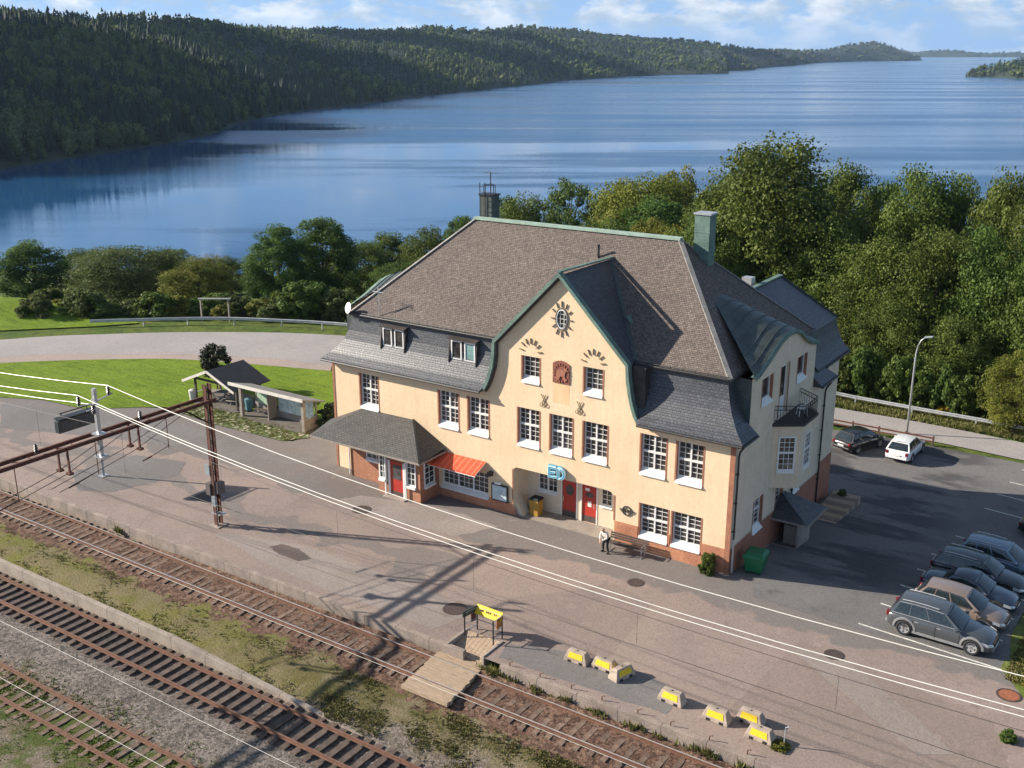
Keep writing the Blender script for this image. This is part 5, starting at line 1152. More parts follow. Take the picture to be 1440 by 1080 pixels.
# ------------------------------------------------------------------ overhead line
ms = thing('catenary_mast', 'rusty steel mast carrying the rusty portal beam over the tracks', 'mast', (-26.92, -10.72, 0), world=True)
mb = MB(); X0, Y0 = -26.92, -10.72
for s in (-1, 1): mb.box(X0-.13, Y0+s*.17-.03, 0, X0+.13, Y0+s*.17+.03, 8.55); mb.box(X0-.13, Y0+s*.17-.05-.02*s, 0, X0-.10, Y0+s*.17+.05-.02*s, 8.55)
for z in np.arange(.4, 8.3, .62): mb.bar((X0-.12, Y0-.16, z), (X0-.12, Y0+.16, z+.31), .02, .05); mb.bar((X0-.12, Y0+.16, z+.31), (X0-.12, Y0-.16, z+.62), .02, .05)
mb.build('mast_column', rust, ms)
MB().box(X0-.4, Y0-.4, -.3, X0+.4, Y0+.4, .06).build('foundation', concrete, ms)
mb = MB()
for dx in (-.55, .25):
    mb.box(X0+dx-.06, -33, 7.50, X0+dx+.06, Y0+.35, 7.53); mb.box(X0+dx-.06, -33, 7.67, X0+dx+.06, Y0+.35, 7.70); mb.box(X0+dx-.012, -33, 7.53, X0+dx+.012, Y0+.35, 7.67)
for i, y in enumerate(np.arange(-33, Y0, 1.15)): mb.bar((X0-.55, y, 7.6), (X0+.25, y+(.9 if i % 2 else 0), 7.6), .04, .03)
for s in (-1, 1): mb.bar((X0+.0, Y0-1.6, 7.4), (X0+.0, Y0-.1, 6.3), .07)
bm = mb.build('portal_beam', rust, ms)
for y in (-15.6, -19.75, -24.0, -28.3):
    mb = MB()
    for dx in (-.55, .25): mb.bar((X0+dx, y, 7.6), (X0+dx, y, 6.35), .10, .08); mb.box(X0+dx-.16, y-.12, 6.25, X0+dx+.16, y+.12, 6.36)
    mb.build('drop_bracket', rust, ms)
def insulator(p, par, h=.5):
    MB().lathe([(.03, 0), (.09, .03), (.05, .10), (.11, .14), (.05, .22), (.11, .26), (.05, .34), (.10, .38), (.04, .46), (.03, h)], p, 10).build('insulator', insul, par)
for y in (-15.1, -21.1, -25.4): insulator((X0-.15, y, 7.7), ms)
px_, py_ = X0+.05, -17.75
mb = MB(); mb.box(px_-.09, py_-.09, 6.55, px_+.09, py_+.09, 10.15); mb.box(px_-.3, py_-.25, 7.72, px_+.3, py_+.25, 7.80); mb.box(px_-.3, py_-.25, 6.5, px_+.3, py_+.25, 6.58); fs = mb.build('feeder_post', steel, ms)
mb = MB(); mb.bar((px_, py_, 9.45), (px_, -16.75, 9.62), .06); mb.bar((px_, -16.75, 9.62), (px_, -16.9, 9.7), .06); mb.bar((px_, py_, 9.35), (px_, -18.75, 9.5), .06); mb.bar((px_, py_, 9.1), (px_, -18.3, 9.1), .05)
for z in (9.0, 9.3, 9.6): mb.bar((px_+.1, py_-.35, z), (px_+.1, py_+.05, z+.25), .03)
mb.build('cross_arm', steel, fs)
insulator((px_, -16.95, 9.6), ms); insulator((px_, -18.67, 9.5), ms); insulator((px_, -17.91, 8.85), ms)
mb = MB(); mb.box(X0-.52, Y0-.25, 3.1, X0-.13, Y0-.21, 3.75); mb.build('number_plate', grey_paint, ms)
mb = MB(); mb.box(X0+.15, Y0-.15, 2.05, X0+.5, Y0+.25, 2.75); mb.box(X0-.5, Y0-.3, 1.9, X0-.16, Y0+.1, 2.6); mb.build('switch_box', mat('box_grey_brown', (.12, .10, .095), .6, .15, 3, 20), ms)
MB().box(X0-.05, Y0-.34, 1.3, X0+.25, Y0-.2, 1.9).build('junction_box', grey_paint, ms)
MB().tube([(X0+.2, Y0-.24, 0), (X0+.2, Y0-.24, 7.2)], .035, 6).build('cable_conduit', black_metal, ms)
mb = MB(); mb.box(X0-.3, Y0-.25, .75, X0+.45, Y0+.25, .80); mb.build('mast_clamp', steel, ms)
mb = MB(); mb.bar((X0-.75, Y0, 8.0), (X0+.1, Y0, 8.35), .10, .04); mb.build('cap_board', grey_paint, ms)
def wire(label, pts, m_, r, name='overhead_wire', par=None, cat='wire', grp=None):
    out = []
    for (a, b_, sag) in pts:
        a, b_ = Vector(a), Vector(b_)
        for k in range(16): t = k/16; p = a.lerp(b_, t); p.z -= sag*4*t*(1-t); out.append(p)
    out.append(Vector(pts[-1][1])); o = MB().tube(out, r, 5).build(name, m_, par); tag(o, label, cat, grp) if not par else None; return o
def span(y, z, zmid): return [((-92, y, z), (px_, y, z), 1.9), ((px_, y, z), (37, y, z+.3), 1.9)]
wire('upper bright white feeder cable strung across in front of the station', span(-16.95, 10.1, 0), wire_m, .018, 'feeder_cable', cat='cable')
wire('middle bright white feeder cable, second from the top of the three', span(-18.67, 10.03, 0), wire_m, .018, 'feeder_cable', cat='cable')
wire('lowest bright white feeder cable of the three', span(-17.91, 9.35, 0), wire_m, .018, 'feeder_cable', cat='cable')
ct = thing('catenary', 'thin dark catenary wires with droppers above the platform track', 'catenary', (0, -15.15, 0), world=True)
wire(None, [((-92, -15.15, 6.9), (X0, -15.15, 6.9), 1.0), ((X0, -15.15, 6.9), (37, -15.15, 6.9), 1.35)], wire_dark, .012, 'carrier_wire', ct)
wire(None, [((-92, -15.15, 4.3), (37, -15.15, 4.1), 0)], wire_dark, .012, 'contact_wire', ct)
for x in np.arange(-60, 34, 7.8):
    t = (x-X0)/(37-X0) if x > X0 else (x+92)/(X0+92); z = 6.9-(1.35 if x > X0 else 1.0)*4*t*(1-t)
    MB().tube([(x, -15.15, z), (x, -15.15, 4.25)], .007, 4).build('dropper', wire_dark, ct)
for y in (-15.9, -19.9):
    mb = MB()
    for dx in (-.5, .2): mb.tube([(X0+dx, y, 6.3), (X0+dx, y-4.5, 5.5)], .02, 4); mb.tube([(X0+dx, y, 6.3), (X0+dx, y+3.4, 7.4)], .02, 4)
    mb.build('registration_wire', wire_dark, ms)
for y in (-13.2, -17.6, -22.0):
    mb = MB(); mb.tube([(X0-.1, y-.35, 7.4), (X0-.1, y-.35, 5.6)], .025, 5); mb.tube([(X0-.1, y-.35, 5.75), (X0-.1, y-1.6, 5.5)], .02, 4); mb.tube([(X0-.1, y-1.5, 5.52), (X0-.1, y-2.1, 5.42)], [.05, .03], 6); mb.build('registration_arm', rust, ms)
for y, z, lb in ((-22.8, 5.05, 'pale contact wire over the middle track'), (-28.75, 5.1, 'pale contact wire crossing the lower left gravel'), (-31.0, 5.1, 'pale contact wire over the grass in the lower left corner')):
    wire(lb, [((-92, y, z), (37, y, z), .0)], wire_m, .0065, 'contact_wire', cat='wire')
dp = thing('platform_display', 'dark platform information display hung on a thin post at the left', 'display', (-38.9, -9.8, 0), world=True)
mb = MB(); mb.tube([(-38.9, -9.8, 0), (-38.9, -9.8, 5.3)], .075, 8); mb.build('post', grey_paint, dp); MB().box(-39.15, -10.05, 0, -38.65, -9.55, .05).build('base_plate', steel, dp)
mb = MB(); mb.box(-39.12, -12.6, 3.75, -38.68, -9.95, 4.55); mb.build('display_case', mat('case_dark', (.035, .045, .05), .4, .15, 3, 20), dp, bevel=.04)
MB().box(-38.68, -12.4, 3.9, -38.665, -10.2, 4.42).build('screen', mat('screen_glass', (.05, .06, .065), .1, .2, 2, 10), dp)
MB().box(-39.2, -12.55, 4.62, -38.6, -9.9, 4.68).build('hood', black_metal, dp); mb = MB(); [mb.bar((-38.9, y, 4.5), (-38.9, y, 4.95), .05) for y in (-10.4, -12.2)]; mb.bar((-38.9, -12.3, 4.95), (-38.9, -9.8, 4.95), .06); mb.build('hanger', black_metal, dp)

# ------------------------------------------------------------------ small things round the station
bn = thing('bench', 'dark slatted bench along the station wall behind the stooped person', 'bench', (-5.5, -.75, 0), world=True)
mb = MB()
for i in range(4): mb.box(-6.75, -1.0+i*.115, .43, -4.4, -.90+i*.115, .465)
mb.build('seat', timber_dark, bn)
mb = MB()
for i in range(3): mb.box(-6.75, -.53+i*.02, .56+i*.13, -4.4, -.50+i*.02, .66+i*.13)
mb.build('backrest', timber_dark, bn)
for x in (-6.5, -4.6):
    mb = MB(); mb.tube([(x, -1.0, 0), (x, -1.0, .42), (x, -.56, .42), (x, -.46, .95)], .022, 6); mb.tube([(x, -.56, .42), (x, -.56, 0)], .022, 6); mb.tube([(x, -1.0, .02), (x, -.56, .02)], .022, 6); mb.tube([(x, -1.0, .42), (x, -1.0, .66), (x, -.52, .66)], .02, 6); mb.build('leg', steel, bn)
# seated person
def skin(name, pts, edges, radii, m_, par, root=0, sub=2):
    me = D.meshes.new(name); me.from_pydata(pts, edges, []); o = D.objects.new(name, me); COL.objects.link(o); me.materials.append(m_)
    o.modifiers.new('skin', 'SKIN')
    bm_ = bmesh.new(); bm_.from_mesh(me); lay = bm_.verts.layers.skin.verify(); bm_.verts.ensure_lookup_table()
    for i, v in enumerate(bm_.verts): r = radii[i]; v[lay].radius = r if isinstance(r, tuple) else (r, r); v[lay].use_root = (i == root)
    bm_.to_mesh(me); bm_.free(); s = o.modifiers.new('sub', 'SUBSURF'); s.levels = s.render_levels = sub
    dg = bpy.context.evaluated_depsgraph_get(); nm = D.meshes.new_from_object(o.evaluated_get(dg)); nm.polygons.foreach_set('use_smooth', [True]*len(nm.polygons)); nm.name = name
    o.modifiers.clear(); o.data = nm
    if not nm.materials: nm.materials.append(m_)
    o.parent = par; return o
skin_m = mat('skin', (.55, .33, .23), .6, .05, 8, 40); jacket_m = mat('white_jacket', (.66, .61, .54), .9, .07, 6, 30, .004); trouser_m = mat('black_trousers', (.022, .021, .023), .85, .15, 6, 30); shoe_m = mat('black_shoes', (.02, .019, .019), .6, .15, 6, 30); hair_m = mat('grey_hair', (.22, .16, .115), .8, .2, 12, 60, .004)
pe = thing('person', 'person in a white jacket and black trousers standing stooped at the bench end', 'person', (-6.62, -1.32, 0), rz=-.25)
# local frame: +Y behind the person, -Y in front
J = dict(pel=(0, .08, .84), sp=(0, .03, .98), ch=(0, -.09, 1.15), nk=(0, -.17, 1.28), hd=(0, -.23, 1.36), hd2=(0, -.28, 1.46),
         sl=(-.17, -.10, 1.22), el=(-.26, -.15, .97), wl=(-.07, -.36, .84), sr=(.17, -.10, 1.22), er=(.26, -.15, .97), wr=(.07, -.36, .84),
         hl=(-.10, .06, .80), kl=(-.15, -.03, .45), al=(-.19, .03, .10), hr=(.10, .06, .80), kr=(.15, -.03, .45), ar=(.20, .01, .10))
names = list(J); ix = {k: i for i, k in enumerate(names)}
E_ = [('pel','sp'),('sp','ch'),('ch','nk'),('nk','hd'),('hd','hd2'),('ch','sl'),('sl','el'),('el','wl'),('ch','sr'),('sr','er'),('er','wr'),('pel','hl'),('hl','kl'),('kl','al'),('pel','hr'),('hr','kr'),('kr','ar')]
R_ = dict(pel=.14, sp=.13, ch=.14, nk=.052, hd=.082, hd2=.078, sl=.065, el=.045, wl=.03, sr=.065, er=.045, wr=.03, hl=.085, kl=.062, al=.04, tl=.035, hr=.085, kr=.062, ar=.04, tr=.035)
body = skin('body', [J[k] for k in names], [(ix[a], ix[b_]) for a, b_ in E_], [R_[k] for k in names], skin_m, pe)
bm_ = bmesh.new(); bm_.from_mesh(body.data)                         # hands and face joined to the body mesh
def fin(pts, r): 
    q = MB().tube(pts, r, 6); o = [bm_.verts.new(v) for v in q.v]
    for f in q.f:
        try: bm_.faces.new([o[i] for i in f])
        except ValueError: pass
for s in (-1, 1):
    w = Vector((.07*s, -.36, .84)); fin([w, w+Vector((-.03*s, -.05, -.04)), w+Vector((-.05*s, -.09, -.08))], [.028, .036, .03])
    for k in range(4): b0 = w+Vector((-.045*s+.016*(k-1.5)*s, -.09, -.08)); fin([b0, b0+Vector((-.012*s, -.028, -.032-.004*k)), b0+Vector((-.026*s, -.022, -.07+.006*abs(k-1.5)))], [.010, .009, .007])
    b0 = w+Vector((-.05*s, -.05, -.03)); fin([b0, b0+Vector((-.02*s, -.025, -.015)), b0+Vector((-.025*s, -.05, -.035))], [.011, .010, .008])
    e = Vector((.082*s, -.255, 1.41)); fin([e, e+Vector((.015*s, .01, .03))], [.016, .012]); 
h = Vector((0, -.345, 1.39)); fin([h+Vector((0, .03, .04)), h+Vector((0, -.02, -.005))], [.010, .018])
bm_.to_mesh(body.data); bm_.free()
skin('jacket', [J[k] for k in ('pel','sp','ch','nk','sl','el','wl','sr','er','wr')], [(0,1),(1,2),(2,3),(2,4),(4,5),(5,6),(2,7),(7,8),(8,9)], [.165, .165, .17, .075, .09, .068, .05, .09, .068, .05], jacket_m, pe)
skin('trousers', [J[k] for k in ('pel','hl','kl','al','hr','kr','ar')], [(0,1),(1,2),(2,3),(0,4),(4,5),(5,6)], [.15, .105, .08, .062, .105, .08, .062], trouser_m, pe)
for a, b_ in (('al', (-.21, -.14, .04)), ('ar', (.24, -.16, .04))):
    A_, B_ = Vector(J[a]), Vector(b_); o = skin('shoe', [A_+Vector((0, .05, -.05)), (A_+B_)/2+Vector((0, 0, -.02)), B_], [(0,1),(1,2)], [(.045, .045), (.05, .045), (.042, .035)], shoe_m, pe)
skin('hair', [(0, -.19, 1.36), (0, -.21, 1.44), (0, -.28, 1.495), (-.05, -.20, 1.42), (.05, -.20, 1.42)], [(0,1),(1,2),(1,3),(1,4)], [.072, .086, .075, .06, .06], hair_m, pe)
mb = MB()
for s in (-1, 1): mb.lathe([(.004, -.004), (.008, 0), (.004, .004)], (.03*s, -.352, 1.425), 8)
mb.build('eyes', rubber, pe)
yb = thing('litter_bin', 'yellow plastic bin with a dark lid standing in the arched recess', 'bin', (-12.45, .75, .012)); mb = MB()
mb.loft([[(-.32*s, -.30*s, z), (.32*s, -.30*s, z), (.32*s, .30*s, z), (-.32*s, .30*s, z)] for s, z in ((.9, 0), (1, .98))], True, True); mb.build('body', yellow_bin, yb, bevel=.03)
MB().loft([[(-.34*s, -.32*s, z), (.34*s, -.32*s, z), (.34*s, .32*s, z), (-.34*s, .32*s, z)] for s, z in ((1, .98), (1, 1.04), (.8, 1.12))], True, True).build('lid', rubber, yb, bevel=.02)
gb = thing('wheeled_container', 'green plastic waste container by the corner of the station', 'waste container', (.95, 1.35, Tf(.95, 1.35)+.012), rz=.1)
mb = MB(); mb.loft([[(-.52*s, -.58*s, z), (.52*s, -.58*s, z), (.52*s, .58*s, z), (-.52*s, .58*s, z)] for s, z in ((.82, .14), (1, .98))], True, True); mb.box(-.56, -.62, .93, .56, .62, 1.0); mb.build('body', green_plastic, gb, bevel=.02)
MB().loft([[(-.56*s, -.62*s, z), (.56*s, -.62*s, z), (.56*s, .62*s, z), (-.56*s, .62*s, z)] for s, z in ((1, 1.003), (.98, 1.08), (.7, 1.2))], True, True).build('lid', green_plastic, gb, bevel=.02)
for x in (-.36, .36):
    for y in (-.4, .4): MB().tube([(x-.03, y, .08), (x+.03, y, .08)], .08, 10).build('wheel', rubber, gb)
# white chair on the balcony
wc = thing('balcony_chair', 'white garden chair standing on the bay balcony', 'chair', (.82, 7.25, 6.91), rz=-.9)
MB().box(-.22, -.22, .42, .22, .22, .46).build('seat', white, wc); mb = MB(); [mb.box(-.2+i*.1-.025, .2, .46, -.2+i*.1+.025, .23, .9) for i in range(5)]; mb.box(-.24, .195, .86, .24, .235, .95); mb.build('backrest', white, wc)
for x in (-.2, .2):
    for y in (-.2, .2): MB().bar((x, y, .42), (x*1.15, y*1.2, 0), .035).build('leg', white, wc)
    MB().box(x-.03, -.22, .64, x+.03, .22, .67).build('armrest', white, wc)
# plank deck behind the cellar stair
dk = thing('plank_deck', 'grey plank deck along the shaded side wall of the station', 'deck', (1, 14.5, -1.2), world=True)
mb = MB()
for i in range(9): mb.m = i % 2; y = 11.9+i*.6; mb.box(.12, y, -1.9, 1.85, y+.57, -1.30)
mb.build('boards', [planks, mat('planks_dark', (.23, .17, .13), .9, .2, 2.5, 12)], dk)  # every other board takes a darker plank tone
# garden shelters at the lawn edge
sh_ = thing('map_shelter', 'grey timber bus-stop style shelter with a large map panel inside', 'shelter', (-37, 4, 0), world=True)
x0, x1, y0, y1 = -40.3, -33.9, 3.2, 4.75
for x in (x0, x1):
    MB().box(x-.12, y0-.0, -.1, x+.12, y0+.24, 2.35).build('post', timber_grey, sh_)
mb = MB(); mb.box(x0, y1-.1, -.1, x1, y1, .95); mb.box(x0, y1-.1, 1.9, x1, y1, 2.0); mb.box(x1-.08, y0+.26, -.1, x1, y1-.1, .95); mb.box(x0+2.3, y0+.5, -.1, x0+2.38, y1-.1, 1.9)
for x in np.linspace(x0+.1, x1-.1, 5): mb.box(x-.05, y1-.1, .95, x+.05, y1, 1.9)
mb.build('timber_wall', timber_grey, sh_)
MB().box(x0+2.6, y1-.17, .62, x1-.3, y1-.12, 1.95).build('map_panel', mat('map_panel', (.62, .68, .70), .35, .2, 1.1, 6, c2=(.42, .55, .52)), sh_)
MB().box(x0+.3, y1-.17, .85, x0+1.35, y1-.12, 1.68).build('notice_panel', mat('notice_green', (.36, .50, .36), .4, .1, 1.5, 8), sh_)
MB().box(x0+1.5, y1-.17, .75, x0+2.4, y1-.12, 1.68).build('dark_panel', mat('dark_panel', (.05, .05, .055), .3, .2, 2, 10), sh_)
MB().box(x0+.3, y0+1.0, .4, x0+2.2, y0+1.4, .47).build('bench_seat', timber_dark, sh_)
mb = MB(); mb.add([(x0-.7, y0-.4, 2.62), (x1+.5, y0-.4, 2.62), (x1+.5, y1+.3, 1.95), (x0-.7, y1+.3, 1.95), (x0-.7, y0-.4, 2.72), (x1+.5, y0-.4, 2.72), (x1+.5, y1+.3, 2.05), (x0-.7, y1+.3, 2.05)], [(0,3,2,1),(4,5,6,7),(0,1,5,4),(1,2,6,5),(2,3,7,6),(3,0,4,7)]); mb.build('shelter_roof', mat('roof_felt_grey', (.20, .19, .18), .9, .12, 2, 15), sh_)
MB().box(x0-.72, y0-.45, 2.52, x1+.52, y0-.40, 2.76).build('fascia_board', mat('pale_board', (.62, .58, .52), .7, .08, 2, 15), sh_)
MB().box(x0, y0+.02, 2.3, x1, y0+.2, 2.5).build('lintel', timber_grey, sh_)
MB().box(x0-.2, y0-.2, -.1, x1+.2, y1+.1, .09).build('floor_slab', mat('floor_slab', (.13, .115, .10), .9, .2, 2, 12), sh_)
pc = thing('picnic_shelter', 'open picnic shelter with a dark pitched roof left of the map shelter', 'shelter', (-43.5, 4.5, 0), world=True)
ax0, ax1, ay0, ay1 = -46.6, -41.2, 3.6, 6.6
for x in (ax0+.5, ax1-.3):
    for y in (ay0+.3, ay1-.3): MB().box(x-.07, y-.07, -.1, x+.07, y+.07, 2.0).build('post', timber_dark, pc)
mxx = (ax0+ax1)/2; MB().box(ax0, ay0-.2, -.1, ax1, ay1, .085).build('floor_slab', MATS['floor_slab'], pc)
for s in (-1, 1):
    xe = mxx+s*2.9; mb = MB(); fr = [(xe, ay0-.35, 1.75), (mxx, ay0-.35, 2.95), (mxx, ay1+.35, 2.95), (xe, ay1+.35, 1.75)]
    mb.add(fr+[(p[0], p[1], p[2]+.07) for p in fr], [(0,1,2,3),(7,6,5,4),(0,4,5,1),(1,5,6,2),(2,6,7,3),(3,7,4,0)]); r_ = mb.build('roof_slope', mat('roof_felt_dark', (.035, .036, .042), .75, .15, 2, 15), pc)
    mb = MB(); mb.bar((xe, ay0-.38, 1.74), (mxx, ay0-.38, 2.94), .05, .2); mb.build('barge_board', MATS['pale_board'], r_)
mb = MB(); mb.box(ax0+.4, ay0+.25, 1.85, ax1-.25, ay0+.37, 2.0); mb.box(ax0+.4, ay1-.37, 1.85, ax1-.25, ay1-.25, 2.0); mb.build('beam', timber_dark, pc)
for q, (x, y) in enumerate(((-44.9, 5.0), (-42.6, 5.2))):
    pt = thing('picnic_table', ['grey picnic table under the left half of the pitched roof', 'grey picnic table under the right half of the pitched roof'][q], 'picnic table', (x, y, .03), rz=.4, group='picnic tables in the open shelter')
    MB().box(-.9, -.38, .70, .9, .38, .75).build('tabletop', timber_grey, pt)
    for s in (-1, 1):
        MB().box(-.9, s*.62-.13, .42, .9, s*.62+.13, .46).build('bench_seat', timber_grey, pt)
        mb = MB(); mb.bar((s*.6, -.65, 0), (s*.6, .1, .70), .06); mb.bar((s*.6, .65, 0), (s*.6, -.1, .70), .06); mb.bar((s*.6, -.7, .39), (s*.6, .7, .39), .06); mb.build('leg_frame', timber_grey, pt)
for q, (x, y, m_) in enumerate(((-41.0, 4.6, mat('bin_teal', (.10, .22, .27), .5, .1, 3, 20)), (-46.3, 3.7, mat('bin_pale', (.55, .53, .50), .6, .1, 3, 20)))):
    b_ = thing('litter_bin', ['teal litter bin between the two garden shelters', 'pale litter bin at the left end of the picnic shelter'][q], 'bin', (x, y, .05)); MB().lathe([(.24, 0), (.3, .8), (.27, .82)], n=14).build('body', m_, b_); MB().lathe([(.31, .82), (.31, .88), (.1, .98)], n=14).build('lid', m_, b_)
# goal-like timber frame and green bin beyond the road
gf = thing('pergola', 'slim white timber pergola standing in the shrubs beyond the guard rail', 'pergola', (-66, 22.5, Tf(-66, 22.5)), world=True)
gz = Tf(-66, 22.5)
for x, y in ((-66.6, 21.9), (-64.2, 23.4)): MB().box(x-.07, y-.07, gz, x+.07, y+.07, gz+2.3).build('post', timber_grey, gf)
MB().bar((-66.8, 21.75, gz+2.36), (-64.0, 23.55, gz+2.36), .14, .12).build('crossbar', MATS['pale_board'], gf)
b_ = thing('litter_bin', 'small blue-green bin on the far grass at the left edge', 'bin', (-84.2, 12.4, Tf(-84.2, 12.4)+.05)); MB().lathe([(.28, 0), (.34, .85)], n=12).build('body', mat('bin_green', (.10, .2, .17), .5, .1, 3, 20), b_); MB().lathe([(.36, .85), (.36, .92), (.1, 1.02)], n=12).build('lid', black_metal, b_)
# street lamp
sl = thing('street_lamp', 'tall curved galvanised street lamp behind the white car', 'street lamp', (.71, 33.0, -2.0), world=True)
pts = [(.71, 33, -2), (.71, 33, 3.6), (.72, 33.0, 4.4), (.80, 33.0, 5.0), (.98, 33.0, 5.5), (1.25, 33.0, 5.75)]
MB().tube(pts, [.09, .07, .06, .055, .05, .045], 8).build('pole', steel, sl, smooth=True); MB().obox((1.5, 33, 5.82), (.97, 0, .2), (0, 1, 0), (-.2, 0, .97), .62, .26, .12).build('lamp_head', grey_paint, sl, bevel=.03); MB().box(.5, 32.8, -2.05, .92, 33.2, -1.9).build('foot', concrete, sl)
# guard rails
def guard(label, pts, sp=4.0, zoff=0.0):
    gr_ = thing('guard_rail', label, 'guard rail', (pts[0][0], pts[0][1], Tf(*pts[0])), world=True)
    P = smooth_poly(pts, 6); mb = MB()
    prof = [(0, .42), (.05, .47), (.05, .53), (0, .58), (.05, .63), (.05, .69), (0, .74)]; rings = []
    for i, p in enumerate(P):
        a = Vector(P[max(i-1, 0)]); c_ = Vector(P[min(i+1, len(P)-1)]); d = (c_-a).normalized(); nn = Vector((d.y, -d.x)); z = Tf(*p)
        rings.append([(p[0]+nn.x*u, p[1]+nn.y*u, z+v) for u, v in prof]+[(p[0]+nn.x*(u-.02), p[1]+nn.y*(u-.02), z+v) for u, v in prof[::-1]])
    mb.loft(rings, True, True); mb.build('rail_beam', steel, gr_)
    acc = 0
    for i in range(len(P)-1):
        L = math.dist(P[i], P[i+1]); acc += L
        if acc >= sp: acc = 0; x, y = P[i+1]; z = Tf(x, y); MB().box(x-.06, y-.05, z-.3, x+.06, y+.06, z+.72).build('post', steel, gr_)
guard('curved steel guard rail along the road at the left, before the shrubs', [(-73.6, 13.8), (-65.0, 21.0), (-58, 24.6), (-51.5, 27.0), (-40, 30)])
guard('steel guard rail along the road at the right, before the dense trees', [(-14, 36.9), (-6, 37.9), (1, 37.8), (8.5, 37.6), (16, 36.6), (30, 33)])
fc = thing('timber_rail_fence', 'low brown timber rail behind the black and white cars', 'fence', (-2, 31.4, -2), world=True)
for x in np.arange(-9, 3.2, 2.0): MB().box(x-.06, 31.4, -2.1, x+.06, 31.52, -1.25).build('post', timber_dark, fc)
mb = MB(); mb.box(-9, 31.36, -1.45, 3.1, 31.40, -1.33); mb.box(-9, 31.36, -1.75, 3.1, 31.40, -1.63); mb.build('rail', rust, fc)
